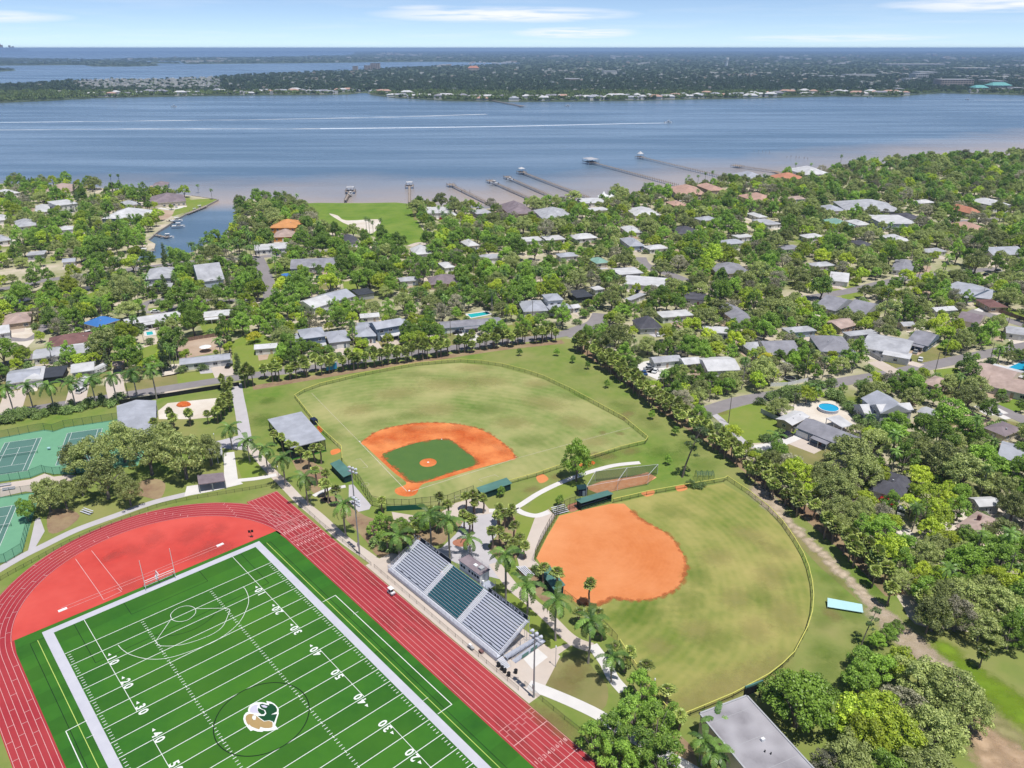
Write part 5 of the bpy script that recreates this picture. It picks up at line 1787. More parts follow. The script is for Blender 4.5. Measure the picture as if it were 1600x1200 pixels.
t,C=open_shed([(182,634),(244,625.5),(243.5,680),(186,684)],4.2,'long pale metal gable roof on posts behind the oak trees',M['roof_light'],M['steel'],name='pavilion',rise=1.3,cat='pavilion')
LANDMARKS.append((214,655,'the long metal roof'))
t,C=open_shed([(308,742),(349,738),(352,751),(310,757)],3.0,'low grey flat roof shelter under the oaks beside the white paving',M['roof_mauve'],M['steel'],name='shelter',cat='shelter')
t,C=open_shed([(321,700),(346,697),(348,710),(330,714)],3.0,'small grey roof shelter at the top of the white paving',M['roof_pale'],M['steel'],name='shelter',cat='shelter')
p=G3(164,716)
t=thing('canopy_tent','turquoise peaked canopy tent half hidden in the oak crowns by the tennis court','tent',p)
mb=MB()
for k in range(4):
 a=[(-2,-2),(2,-2),(2,2),(-2,2)]
 q0,q1=a[k],a[(k+1)%4]
 mb.face([p+Vector((*q0,2.6)),p+Vector((*q1,2.6)),p+Vector((0,0,4.0))])
mb.build('canopy',M['roof_green'],t)
for a in((-2,-2),(2,-2),(2,2),(-2,2)):
 mb=MB()
 mb.tube(p+Vector((*a,0)),p+Vector((*a,2.6)),.05)
 mb.build('leg',M['steel'],t)
zr=5.2
c0,c1,c2=G3(1093,1115,zr),G3(1167,1087,zr),G3(1270,1200,zr)
e1=(c1-c0)
e2=(c2-c1).normalized()
e2=(e2-e1.normalized()*e2.dot(e1.normalized())).normalized()
c2=c1+e2*34
c3=c0+e2*34
ctr=(c0+c1+c2+c3)/4
t=thing('school_building','flat grey roofed school building at the bottom edge beside the softball fence','building',(ctr.x,ctr.y,0))
mb=MB()
ins=0.12
q=[p+(ctr-p).normalized()*.25 for p in(c0,c1,c2,c3)]
mb.prism([(p.x,p.y)for p in q],0.02,zr-.3)
mb.build('wall',M['wall_cream'],t)
mb=MB()
mb.prism([(p.x,p.y)for p in(c0,c1,c2,c3)],zr-.3,zr)
rf=mb.build('roof',M['roof_flat'],t)
mb=MB()
for a,b in((c0,c1),(c1,c2),(c2,c3),(c3,c0)):
 mb.box((a+b)/2+Vector((0,0,.09)),((b-a).length+.3,.3,.18),b-a)
mb.build('parapet',M['wall_grey'],rf)
for k in range(5):
 mb=MB()
 v=c0.lerp(c3,.08+.18*k)+e1*0.02
 w=c1.lerp(c2,.08+.18*k)-e1*0.02
 mb.box((v+w)/2+Vector((0,0,.012)),((w-v).length,.06,.025),w-v)
 mb.build('membrane_seam',M['wall_grey'],rf)
for a,b,s in((.62,.36,.55),(.50,.44,.3),(.56,.47,.3),(.3,.75,.8)):
 mb=MB()
 p=c0+e1*a+(c3-c0)*(b*.8)
 if s>.5:
  mb.box(p+Vector((0,0,s*.5)),(s*1.3,s,s),e1)
 else:
  mb.tube(p,p+Vector((0,0,.5)),.12)
 mb.build('roof_vent',M['white']if s>.5 else M['black'],rf)
for k in range(6):
 mb=MB()
 p=q[0].lerp(q[3],.08+.15*k)
 dd=(q[3]-q[0]).normalized()
 nn=-e1.normalized()
 mb.box(Vector((p.x,p.y,2.0))+nn*.04,(1.6,.1,1.3),dd)
 mb.build('window',M['glass'],t)
KEEP.append((1095,1085,1270,1200,130))
OPEN_POLYS.append([(p.x,p.y)for p in(c0,c1,c2,c3)])
LANDMARKS.append((1150,1130,'the flat grey school roof'))
#  tennis courts
def px_poly(name,pts,m,z):
 mb=MB()
 mb.sheet(Gs(pts),z)
 P=Gs(pts)
 OPEN_POLYS.append(P)
 return structure(name,mb,m)
px_poly('tennis_court_surround',[(-120,706),(0,684),(46,675.5),(70,671.5),(85,673.5),(102,668),(160,659),(235,648),(228,700),(215,728),(110,741),(84,741),(70,738),(48,746.5),(0,753),(-130,772)],M['court_green'],0.05)
px_poly('tennis_court_surround',[(-130,800),(0,777),(52,769.5),(62,772),(35,862),(10,878),(-20,884),(-160,920)],M['court_green'],0.05)
ta=Vector((*G(65,684),0))-Vector((*G(8,692),0))
ta.normalize()
tb=Vector((ta.y,-ta.x,0))
def tennis(o,k):
 o=Vector((*G(*o),0))
 w,l=10.97,23.77
 def P(a,b):
  p=o-ta*a+tb*b
  return(p.x,p.y)
 mb=MB()
 mb.sheet([P(-.1,-.1),P(w+.1,-.1),P(w+.1,l+.1),P(-.1,l+.1)],0.058)
 structure('tennis_court',mb,M['court_dark'])
 mb=MB()
 for a,b in(((0,0),(w,0)),((0,l),(w,l)),((0,0),(0,l)),((w,0),(w,l)),((1.37,0),(1.37,l)),((w-1.37,0),(w-1.37,l)),((1.37,5.485),(w-1.37,5.485)),((1.37,l-5.485),(w-1.37,l-5.485)),((w/2,5.485),(w/2,l-5.485))):
  mb.ribbon([P(*a),P(*b)],0.11,0.064+0.0005*len(mb.f))
 structure('court_lines',mb,M['line'])
 a,b=Vector((*P(-.9,l/2),0)),Vector((*P(w+.9,l/2),0))
 n=thing('tennis_net',('green tennis net across the left upper court','green tennis net across the upper court beside the oaks','green tennis net across the lower court at the left edge')[k],'tennis net',(a+b)/2,0,'tennis nets')
 mb=MB()
 mb.face([a+Vector((0,0,.1)),b+Vector((0,0,.1)),b+Vector((0,0,1.0)),a+Vector((0,0,1.0))])
 mb.build('net',MESH_GREEN,n)
 mb=MB()
 mb.box((a+b)/2+Vector((0,0,1.02)),((b-a).length,.05,.08),b-a)
 mb.build('net_tape',M['white'],n)
 for q in(a,b):
  mb=MB()
  mb.tube(q,q+Vector((0,0,1.15)),.06)
  mb.build('post',M['green_pad'],n)
tennis((65,684),0)
tennis((160,669.5),1)
tennis((27,789),2)
KEEP.append((-10,670,98,760,240))
fence('court_fence','tall green chain-link fence along the far side of the upper tennis courts','fence',[(-60,697),(0,686),(46,677),(70,673),(83,675.5),(101,669),(160,660.5),(226,650)],3.0,3.4,M['green_pad'],None,MESH_GREEN,0.05,rails=(1.0,))
fence('court_fence','tall green chain-link fence along the near side of the upper tennis courts','fence',[(-60,763),(0,754),(48,747.5),(68,739.5),(72,741),(84,743),(120,741.5),(150,738)],3.0,2.6,M['green_pad'],None,MESH_GREEN,0.05,rails=(1.0,))
fence('court_fence','tall green chain-link fence round the lower left tennis court','fence',[(-60,790),(0,779),(52,771),(60,774),(46,822),(36,864),(10,880),(-20,888)],3.0,3.0,M['green_pad'],None,MESH_GREEN,0.05,rails=(1.0,))
for px,py,lb in((8,760,'grey bench on the paving between the tennis courts, the left-hand one'),(14,766,'grey bench on the paving just above the lower tennis court')):
 p=G3(px,py)
 t=thing('bench',lb,'bench',p,0,'benches between the courts')
 mb=MB()
 mb.box(p+Vector((0,0,.45)),(3.4,.4,.06),ta)
 mb.build('seat',M['alu'],t)
 mb=MB()
 mb.box(p+Vector((0,.2,.85)),(3.4,.06,.3),ta)
 mb.build('backrest',M['alu'],t)
 for s in(-1.4,1.4):
  mb=MB()
  mb.box(p+ta*s+Vector((0,0,.22)),(.08,.4,.44),ta)
  mb.build('leg',M['steel'],t)
p=G3(77,703)
t=thing('ball_basket','small pale ball basket on the green surface between the two upper courts','basket',p)
mb=MB()
mb.box(p+Vector((0,0,.7)),(.9,.7,.45))
mb.build('basket',M['cyan_panel'],t)
mb=MB()
for a in((-.35,-.25),(.35,-.25),(.35,.25),(-.35,.25)):
 mb.tube(p+Vector((*a,0)),p+Vector((*a,.5)),.03,n=4)
mb.build('stand',M['steel'],t)
#  light poles and lamps
def light_pole(px,py,h,label,d):
 p=G3(px,py)
 d=Vector(d).normalized()
 t=thing('light_pole',label,'light pole',p,0,'tall field light poles')
 mb=MB()
 mb.tube(p,p+Vector((0,0,h)),.22,.12,10)
 mb.build('pole',M['steel'],t)
 for z in(h-.4,h-1.6):
  mb=MB()
  mb.box(p+Vector((0,0,z)),(3.2,.12,.12),d)
  mb.build('crossarm',M['steel'],t)
  for k in range(3):
   mb=MB()
   c=p+d*(-1.2+1.2*k)+Vector((0,0,z+.1))
   n=Vector((-d.y,d.x,0))
   mb.tube(c+n*.1+Vector((0,0,.1)),c+n*.6-Vector((0,0,.28)),.18,.42,10)
   mb.build('lamp',M['alu_white'],t)
 mb=MB()
 mb.box(p+Vector((-.2,-.15,3.2)),(.35,.3,1.1))
 mb.build('ballast_box',M['steel'],t)
 return t
light_pole(562,866,17.2,'tall grey floodlight pole left of the grandstand beside the walk',ev)
light_pole(834,1090,17.0,'tall grey floodlight pole beside the ramp at the right end of the grandstand',ev)
light_pole(555,796,14.0,'tall grey floodlight pole behind the baseball dugout paving',(1,-.6,0))
for px,py,h,lb in((868,1042,5.5,'slim lamp post on the paving below the near softball palms'),(436,748,4.2,'slim lamp post where the concrete walks meet by the shed palms'),(486,786,4.2,'slim lamp post at the kink of the walk beside the track fence'),(337,697,4.5,'slim lamp post on the grey lane apron above the oaks'),(1092,1190,4.0,'slim lamp post by the corner of the flat grey school roof'),(1021,1086,4.2,'slim lamp post at the near left corner of the softball fence'),(649,858,4.2,'slim lamp post in the planting bed left of the grandstand')):
 p=G3(px,py)
 t=thing('lamp_post',lb,'lamp post',p,0,'slim lamp posts')
 mb=MB()
 mb.tube(p,p+Vector((0,0,h)),.07,.05,8)
 mb.build('pole',M['steel'],t)
 mb=MB()
 mb.tube(p+Vector((0,0,h)),p+Vector((0,0,h+.35)),.2,.12,10)
 mb.build('lamp_head',M['white'],t)
#  houses
HZ=Vector((0,0,1))
_win={}
def window_mesh(w,h,fm='white'):
 k=(round(w,1),round(h,1),fm)
 if k in _win:
  return _win[k]
 mb=MB()
 mb.box((0,-.02,0),(w,.08,h),None,0)
 t=.09
 for c,s in(((0,-.05,h/2+t/2),(w+2*t,.12,t)),((0,-.05,-h/2-t/2),(w+2*t,.12,t)),((-w/2-t/2,-.05,0),(t,.12,h)),((w/2+t/2,-.05,0),(t,.12,h)),((0,-.05,0),(.06,.1,h))):
  mb.box(c,s,None,1)
 o=mb.build('window',[M['glass'],M[fm]],None,(0,0,0))
 me=o.data
 bpy.data.objects.remove(o)
 _win[k]=me
 return me
def roof_mb(L,D,ze,kind,pitch,ov,cx=0,cy=0):
 mb=MB()
 a,b=L/2+ov,D/2+ov
 P=lambda x,y,z:(cx+x,cy+y,z)
 if kind=='flat':
  mb.box((cx,cy,ze+.12),(2*a,2*b,.24))
  return mb,ze+.24
 if kind=='shed':
  h=pitch*2*b
  t=[P(-a,-b,ze),P(a,-b,ze),P(a,b,ze+h),P(-a,b,ze+h)]
 long_x=a>=b
 r=(b if long_x else a)
 h=pitch*r
 zt=ze+h
 if kind=='hip':
  if long_x:
   r0,r1=P(-a+b,0,zt),P(a-b,0,zt)
   mb.face([P(-a,-b,ze),P(a,-b,ze),r1,r0])
   mb.face([P(a,b,ze),P(-a,b,ze),r0,r1])
   mb.face([P(a,-b,ze),P(a,b,ze),r1])
   mb.face([P(-a,b,ze),P(-a,-b,ze),r0])
  else:
   r0,r1=P(0,-b+a,zt),P(0,b-a,zt)
   mb.face([P(a,-b,ze),P(a,b,ze),r1,r0])
   mb.face([P(-a,b,ze),P(-a,-b,ze),r0,r1])
   mb.face([P(-a,-b,ze),P(a,-b,ze),r0])
   mb.face([P(a,b,ze),P(-a,b,ze),r1])
 elif kind in('gable','gabley'):
  if kind=='gable':
   r0,r1=P(-a,0,ze+pitch*b),P(a,0,ze+pitch*b)
   zt=ze+pitch*b
   mb.face([P(-a,-b,ze),P(a,-b,ze),r1,r0])
   mb.face([P(a,b,ze),P(-a,b,ze),r0,r1])
   mb.face([P(-a,-b,ze),r0,P(-a,b,ze)],1)
   mb.face([P(a,b,ze),r1,P(a,-b,ze)],1)
  else:
   r0,r1=P(0,-b,ze+pitch*a),P(0,b,ze+pitch*a)
   zt=ze+pitch*a
   mb.face([P(a,-b,ze),P(a,b,ze),r1,r0])
   mb.face([P(-a,b,ze),P(-a,-b,ze),r0,r1])
   mb.face([P(-a,-b,ze),P(a,-b,ze),r0],1)
   mb.face([P(a,b,ze),P(-a,b,ze),r1],1)
 mb.face([P(-a,-b,ze-.02),P(-a,b,ze-.02),P(a,b,ze-.02),P(a,-b,ze-.02)])
 fz=.22
 q=[P(-a,-b,0),P(a,-b,0),P(a,b,0),P(-a,b,0)]
 for k in range(4):
  u,v=q[k],q[(k+1)%4]
  mb.face([(u[0],u[1],ze-fz),(v[0],v[1],ze-fz),(v[0],v[1],ze),(u[0],u[1],ze)],1)
 return mb,zt
CARS_TODO=[]
def house(p1,p2,p3,roof,roof_m,wall_m,label,mark,ze=3.0,pitch=0.36,cat='house',name='house',wins=True,door=True,garage=None,chimney=None,lean=None,wing=None,keep=True,group=None,ov=.5):
 A,B,C=G3(*p1,ze),G3(*p2,ze),G3(*p3,ze)
 ex=(B-A)
 L=ex.length
 ex.normalize()
 ey=Vector((-ex.y,ex.x,0))
 D=(C-B).dot(ey)
 D=max(4.0,min(abs(D),40))
 c=(A+B)/2+ey*(D/2)
 rz=math.atan2(ex.y,ex.x)
 t=thing(name,label,cat,(c.x,c.y,0),rz,group)
 l,d=max(2.5,L-2*ov),max(2.5,D-2*ov)
 w=MB()
 w.box((0,0,ze/2+.01),(l,d,ze-.04))
 wo=w.build('wall',M[wall_m],t,rel=False)
 r,zt=roof_mb(l,d,ze,roof,pitch,ov)
 ro=r.build('roof',[M[roof_m],M[wall_m]],t,rel=False)
 rg=random.Random(int(p1[0]*7+p1[1]))
 if roof in('gable','hip')and l>6:
  rc=MB()
  n=rg.randint(1,2)
  for k in range(n):
   x=rg.uniform(-.3,.3)*l
   rc.box((x,-d*.16,ze+pitch*(d/2+ov-d*.16*1)*0.72+.12),(.45,.45,.4))
  rc.build('roof_vent',M['wall_grey'],ro,rel=False)
 if chimney:
  k=MB()
  k.box((l*chimney,0,zt+.4),(.9,.7,1.8))
  k.build('chimney',M['roof_brown'],ro,rel=False)
 floors=max(1,int(round(ze/3.0)))
 if wins:
  for f in range(floors):
   zc=1.55+f*2.9
   n=max(1,int(l/3.4))
   for k in range(n):
    x=-l/2+l*(k+.5)/n
    if garage and f==0 and abs(x-garage*l)<3:
     continue
    if door and f==0 and k==n//2 and n>1:
     continue
    inst('window',window_mesh(rg.choice((1.1,1.4,1.7)),1.15),t,(x,-d/2-.02,zc),(0,0,0))
   n=max(1,int(d/4.2))
   for k in range(n):
    y=-d/2+d*(k+.5)/n
    for s in(-1,1):
     inst('window',window_mesh(1.2,1.1),t,(s*(l/2+.02),y,zc),(0,0,s*math.pi/2))
 if door:
  n=max(1,int(l/3.4))
  x=-l/2+l*(n//2+.5)/n if n>1 else 0
  k=MB()
  k.box((x,-d/2-.03,1.05),(1.0,.1,2.1))
  k.build('door',M[rg.choice(('wall_bluegrey','roof_brown','white','wall_tan'))],t,rel=False)
 if garage is not None and garage is not False:
  k=MB()
  for q in range(4):
   k.box((garage*l,-d/2-.03,.3+.55*q),(4.6,.1,.52))
  k.build('garage_door',M['white']if wall_m!='wall_white' else M['wall_grey'],t,rel=False)
 if lean:
  x0,x1,dep,lm=lean
  k=MB()
  zf=ze-.25 if ze<4 else 2.7
  k.face([(x0*l,-d/2-dep,zf-.35),(x1*l,-d/2-dep,zf-.35),(x1*l,-d/2-.05,zf),(x0*l,-d/2-.05,zf)])
  k.face([(x0*l,-d/2-dep,zf-.5),(x0*l,-d/2-.05,zf-.15),(x1*l,-d/2-.05,zf-.15),(x1*l,-d/2-dep,zf-.5)])
  k.face([(x0*l,-d/2-dep,zf-.5),(x1*l,-d/2-dep,zf-.5),(x1*l,-d/2-dep,zf-.35),(x0*l,-d/2-dep,zf-.35)])
  k.build('porch_roof',M[lm],t,rel=False)
  n=max(2,int((x1-x0)*l/3)+1)
  for q in range(n):
   k=MB()
   x=x0*l+.1+((x1-x0)*l-.2)*q/(n-1)
   k.box((x,-d/2-dep+.12,(zf-.5)/2),(.16,.16,zf-.5))
   k.build('porch_post',M['white'],t,rel=False)
 if wing:
  for wx,wy,wL,wD,wk,wz,wm in wing:
   k=MB()
   cx,cy=wx*l,wy*d
   k.box((cx,cy,wz/2+.012),(wL,wD,wz-.05))
   k.build('wall',M[wall_m],t,rel=False)
   k,_z=roof_mb(wL,wD,wz+.003,wk,pitch,ov*.8,cx,cy)
   k.build('roof',[M[wm],M[wall_m]],t,rel=False)
   if wins:
    inst('window',window_mesh(1.4,1.1),t,(cx,cy-wD/2-.02,min(1.6,wz*.55)if wz<4 else wz-1.5),(0,0,0))
 if keep and name in('house',):
  pm=rg.choice(('sand','concrete','concrete_grey','dirt','concrete'))
  o1,o2=rg.uniform(-.3,.3)*L,rg.uniform(3,7)
  pw=rg.uniform(.2,.4)*L
  mbp=MB()
  mbp.sheet([tuple((A+ex*(L/2+o1+a)-ey*b)[:2])for a,b in((-pw,-.4),(pw,-.4),(pw*rg.uniform(.7,1.1),o2),(-pw*rg.uniform(.6,1),o2*rg.uniform(.7,1.2)))],0.028+.001*(len(KEEP)%9))
  structure('yard_paving',mbp,M[pm])
  if mark and garage is None and rg.random()<.55:
   q=A+ex*(L/2+o1)-ey*(o2*.55)
   CARS_TODO.append((q.x,q.y,math.degrees(rz)+rg.choice((0,90,80,100)),mark))
  mbp=MB()
  sd=rg.choice((-1,1))
  e0=(B if sd>0 else A)
  lw,ll=rg.uniform(4,9),D*rg.uniform(.8,1.7)
  mbp.sheet([tuple((e0+ex*sd*a+ey*b)[:2])for a,b in((.5,-3),(lw,-4),(lw*1.1,ll),(.5,ll*.9))],0.018+.001*(len(KEEP)%7))
  structure('yard',mbp,M[rg.choice(('lawn','lawn','drygrass','sand','dirt'))])
 q=[A,B,B+ey*D,A+ey*D]
 xs,ys=[PX(v.x,v.y,ze)[0]for v in q],[PX(v.x,v.y,ze)[1]for v in q]
 if keep:
  KEEP.append((min(xs),min(ys),max(xs),max(ys)+ze*.6*FOC/PX(c.x,c.y)[2],PX(c.x,c.y)[2]))
 OPEN_POLYS.append([(v.x,v.y)for v in(A-ex-ey,B+ex-ey,B+ex+ey*(D+1),A-ex+ey*(D+1))])
 if mark:
  pc=PX(c.x,c.y,2)
  LANDMARKS.append((pc[0],pc[1],mark))
 return t
H=house
#  left side, from the shore towards the camera
H((-3,305),(32,301),(30,296),'hip','roof_white','wall_white','white roofed house at the far left edge by the river','the far left white roof')
H((64,301),(112,299),(105,290),'hip','roof_tan','wall_cream','broad tan hip roof near the river, left of the two tall thin palms','the broad tan hip roof')
H((90,322),(122,318),(118,310),'flat','roof_white','wall_white','white two storey modern house with flat roof among conifers on the left','the white modern house',ze=6.4)
H((54,332),(78,330),(74,320),'hip','roof_white','wall_white','small white hip roof between dark trees near the left edge','the small white hip roof')
H((28,355),(62,351),(56,342),'hip','roof_pale','wall_white','pale grey hip roof half hidden in trees at the far left','the pale grey left roof')
H((158,342),(222,341),(210,329),'hip','roof_white','wall_bluegrey','large white hip roof with a raised cupola beside the bare lot','the white cupola roof',ze=4.2,wing=[(-.02,.1,8,6,'hip',6.3,'roof_white')])
H((236,318),(291,314),(287,304),'hip','roof_mauve','wall_cream','long brown estate roof behind the looping white drive','the brown estate roof',ze=4,wing=[(-.45,-.3,12,14,'hip',4,'roof_mauve')])
H((200,321),(222,318),(220,312),'hip','roof_pale','wall_white','small pale roof left of the brown estate roof',None)
H((238,290),(262,289),(260,285),'hip','roof_mauve','wall_white','mauve roof under the bank of trees on the point',None)
H((225,437),(267,434),(266,418),'hip','roof_pale','wall_grey','tall two storey grey house with a lower front gable and pale drive','the tall grey two storey house',ze=6.2,garage=.2,wing=[(.1,-.75,12,8,'hip',3.4,'roof_pale')])
H((310,441),(351,436),(346,418),'gable','roof_pale','wall_blue','pale blue gabled house with a grey roof under the canal palms','the pale blue gabled house',ze=4.5,pitch=.5)
H((196,508),(284,494),(281,485),'gable','roof_white','wall_white','long white roofed house with a screened porch and small pool','the long white roof with the pool',lean=(-.2,.3,3.5,'roof_white'),pitch=.25)
H((318,496),(364,492),(360,483),'gable','roof_white','wall_cream','short white roofed house with dark porch openings right of the long white roof','the short white roof',lean=(-.5,.0,3,'roof_white'),pitch=.25)
H((128,505),(152,511),(157,492),'hip','roof_blue','wall_cream','house with a bright blue tarp covered roof','the blue tarp roof',pitch=.45)
H((74,543),(147,533),(149,518),'hip','roof_brown','wall_cream','house with a dark brown red hip roof left of the dense green thicket','the brown red roof',pitch=.4)
H((50,561),(146,549),(138,536),'gable','roof_pale','wall_white','long low white house with grey roof and a white flat annex','the long grey roof with white annex',wing=[(.36,.1,11,8,'flat',3.3,'roof_white')],pitch=.22)
H((9,600),(62,592),(74,571),'gable','roof_light','wall_white','wide pale metal roofed house at the left edge with a dark screened lanai','the wide pale metal roof',pitch=.18,wing=[(.35,-.1,6,14,'gabley',3.3,'roof_white')])
H((62,592),(98,588),(100,572),'flat','screen','screen','dark screened lanai joined to the wide pale metal roof',None,ze=2.8,cat='lanai',name='lanai',wins=False,door=False)
H((110,583),(147,578),(149,564),'gable','roof_white','wall_white','white metal gabled carport with a dark front beside the caravan','the white carport',pitch=.3,garage=.1)
H((280,570),(360,561),(355,552),'gable','roof_light','wall_white','long low white house with grey metal roof beside the pale concrete drive','the long low white house',garage=.44,pitch=.25)
H((3,508),(48,502),(40,488),'hip','roof_tan','wall_tan','tan roofed house half hidden in trees at the left edge','the tan left-edge roof')
H((-10,523),(16,519),(14,508),'gable','roof_white','wall_white','white gable end at the very left edge below the tan roof',None)
H((175,572),(193,570),(192,563),'gable','roof_tan','wall_tan','small tan roofed outbuilding at the head of the brick drive','the small tan outbuilding',ze=2.6)
H((-8,345),(12,343),(12,335),'hip','roof_white','wall_white','low white roof touching the left edge above the dark trees',None)
H((-6,378),(20,374),(20,364),'hip','roof_pale','wall_white','pale grey roof at the left edge above the lawn strip',None)
#  middle
H((420,356),(462,356),(460,345),'hip','roof_orange','wall_orange','bright orange walled two storey house with an orange tile roof','the orange house',ze=6.0)
H((426,371),(457,370),(452,359),'hip','roof_tan','wall_orange','lower tan tile roof in front of the orange house',None,ze=3.2)
H((398,392),(452,388),(450,379),'flat','roof_white','wall_white','long white flat roof below the orange house','the long white flat roof',pitch=.2)
H((453,420),(524,417),(520,405),'gable','roof_grey','wall_grey','grey roofed ranch house with a white annex beside the blue tarp on the ground','the grey ranch with white annex',wing=[(-.05,-.35,11,7,'flat',3.2,'roof_white')])
H((490,482),(525,471),(510,458),'gable','roof_white','wall_white','white ribbed roof, left of two, beside the dry lawn pond','the left white ribbed roof',pitch=.3)
H((520,472),(556,462),(543,449),'gable','roof_light','wall_white','pale ribbed roof, right of two, beside the dry lawn pond',None,pitch=.3)
H((560,462),(586,458),(582,449),'flat','screen','wall_grey','dark screened lanai right of the two ribbed roofs',None,cat='lanai',name='lanai',wins=False,door=False)
H((471,530),(510,525),(506,510),'hip','roof_light','wall_bluegrey','two storey grey house with pale hip roof behind the palm row','the left house behind the palms',ze=5.8,lean=(-.1,.5,3.0,'roof_white'),wing=[(-.6,.05,6,10,'gabley',3.2,'roof_light')])
H((514,536),(548,532),(540,515),'hip','roof_light','wall_grey','pale hip roofed double garage right of the left house behind the palms',None,ze=3.4,garage=.1,cat='garage',name='garage_building')
H((588,515),(633,507),(628,496),'gable','roof_light','wall_bluegrey','two storey blue grey house with a row of upper windows behind the palm row','the blue grey house behind the palms',ze=6.0,lean=(-.4,.5,3.0,'roof_white'),wing=[(.52,.05,7,9,'hip',5.2,'roof_light')])
H((555,527),(588,525),(578,503),'hip','roof_light','wall_bluegrey','low pale hip roofed wing left of the blue grey house',None,ze=3.6,garage=.1,cat='garage',name='garage_building')
H((690,513),(786,505),(783,495),'gable','roof_grey','wall_blue','long dark grey ranch house with a turquoise pool behind it','the ranch with the turquoise pool',pitch=.2,garage=-.35,lean=(-.15,.1,2.5,'roof_grey'))
H((672,445),(722,442),(718,431),'hip','roof_mauve','wall_tan','mauve hip roof surrounded by dense trees above the ranch with the pool','the mauve hip roof',pitch=.5)
H((646,398),(676,396),(672,386),'hip','roof_white','wall_white','white pyramid roof at the corner of the green lot','the white pyramid roof',pitch=.6)
H((695,419),(712,417),(709,408),'hip','roof_white','wall_white','small white roof in the trees below the white pyramid roof',None)
H((731,385),(750,383),(746,375),'hip','roof_white','wall_white','small white roof with two peaks among palms right of the green lot','the white peaked roof',pitch=.6)
H((664,334),(702,333),(698,323),'flat','roof_white','wall_white','white flat canopies under the shore palms','the white shore canopies',ze=4)
H((700,338),(716,337),(714,328),'hip','roof_white','wall_white','white roof corner right of the white shore canopies',None)
H((540,379),(562,377),(560,367),'hip','roof_dark','wall_grey','dark grey roof at the near edge of the green lot','the dark roof by the green lot',pitch=.5)
H((745,335),(770,333),(768,326),'flat','roof_pale','wall_grey','pale boathouse roof at the landward end of the first long pier',None)
H((796,335),(837,333),(832,318),'hip','roof_mauve','wall_tan','large mauve brown hip roof at the shore by the pier ends','the mauve shore roof',ze=4,pitch=.5)
H((848,342),(898,340),(890,326),'hip','roof_pale','wall_grey','wide pale grey roof with skylights near the shore','the wide grey shore roof',ze=4)
H((910,318),(948,317),(946,309),'flat','roof_white','wall_white','white flat roof beside the twin white tents',None)
H((992,337),(1032,336),(1024,325),'hip','roof_white','wall_white','long white roof right of the twin white tents','the long white shore roof')
H((1058,304),(1104,304),(1096,290),'hip','roof_pink','wall_tan','big pink tile hip roof near the fifth pier','the big pink tile roof',ze=5)
H((1054,322),(1076,321),(1073,314),'hip','roof_pink','wall_tan','smaller pink tile roof in front of the big pink one',None)
H((1184,316),(1222,314),(1218,302),'hip','roof_pink','wall_cream','tan pink tile roof by itself right of the big pink tile roof','the lone pink tile roof',ze=4)
H((1110,298),(1136,297),(1132,287),'hip','roof_pink','wall_tan','pink roof just right of the big pink tile roof',None,ze=4)
H((1165,279),(1200,278),(1196,270),'hip','roof_light','wall_white','pale metal roof by the shore palms near the seventh pier',None,ze=4)
H((1258,273),(1300,272),(1292,261),'hip','roof_white','wall_white','white peaked roof standing clear on the right-hand shore','the white right shore roof',ze=5)
H((1222,281),(1262,279),(1258,272),'hip','roof_tile','wall_tan','terracotta roof beside the white right shore roof',None,ze=4)
H((984,385),(1008,384),(1003,371),'hip','roof_light','wall_blue','pale blue grey roof among deep green crowns in the middle','the pale blue middle roof')
H((982,364),(1006,363),(1003,353),'hip','roof_white','wall_white','small white roof above the pale blue middle roof',None)
H((822,378),(850,376),(848,369),'flat','roof_white','wall_white','low white flat roof, left of a pair among the middle trees',None)
H((854,376),(884,374),(880,367),'flat','roof_white','wall_white','low white flat roof, right of a pair among the middle trees','the pair of low white roofs')
H((968,430),(1006,427),(999,417),'flat','roof_white','wall_grey','white flat roofed house, upper of two close together','the upper white flat roof')
H((972,444),(1038,449),(1016,433),'flat','roof_white','wall_white','white flat roofed house, lower of two close together','the lower white flat roof')
H((932,412),(953,410),(950,401),'hip','roof_green','wall_cream','pale green roof among trees left of the two white flat roofs',None)
H((818,487),(857,485),(846,469),'hip','roof_light','wall_white','pale hip roofed cottage left of the small tower house','the pale cottage',ze=3.4)
H((856,470),(881,468),(876,458),'hip','roof_light','wall_white','small pale tower house with a square upper storey','the tower house',ze=6.5,wing=[(.15,-.7,11,7,'hip',3.4,'roof_light')])
H((895,482),(908,480),(906,474),'gable','roof_white','wall_white','little white shed right of the tower house',None,ze=2.6)
H((901,466),(928,463),(925,451),'flat','screen','screen','dark pool screen right of the tower house',None,ze=3,cat='lanai',name='lanai',wins=False,door=False)
H((930,454),(945,452),(943,446),'flat','roof_white','wall_white','small white flat roof beside the pool screen',None)
H((986,470),(1010,460),(1006,455),'flat','roof_pale','wall_grey','low grey carport roof below the lower white flat roof',None,ze=2.6,wins=False,cat='carport',name='carport')
H((1122,428),(1174,427),(1168,412),'hip','roof_grey','wall_cream','grey hip roof behind the largest pale green tree','the grey hip roof',pitch=.4)
H((1152,505),(1186,503),(1176,477),'gabley','roof_grey','wall_cream','steep grey gable roof end-on among the right middle oaks','the end-on grey gable',pitch=.4)
H((1000,514),(1036,512),(1026,498),'hip','roof_dark','wall_grey','black hip roof right of the small turning circle','the black hip roof',pitch=.7)
H((1100,520),(1142,522),(1128,511),'flat','roof_white','wall_white','bright white flat roof between yellow green trees','the bright white flat roof')
H((1060,365),(1096,363),(1090,354),'hip','roof_dark','wall_grey','dark roof in the trees right of the pale blue middle roof',None)
H((1067,467),(1100,470),(1096,458),'flat','roof_dark','wall_grey','dark flat roof in deep tree shade right of the lower white flat roof',None)
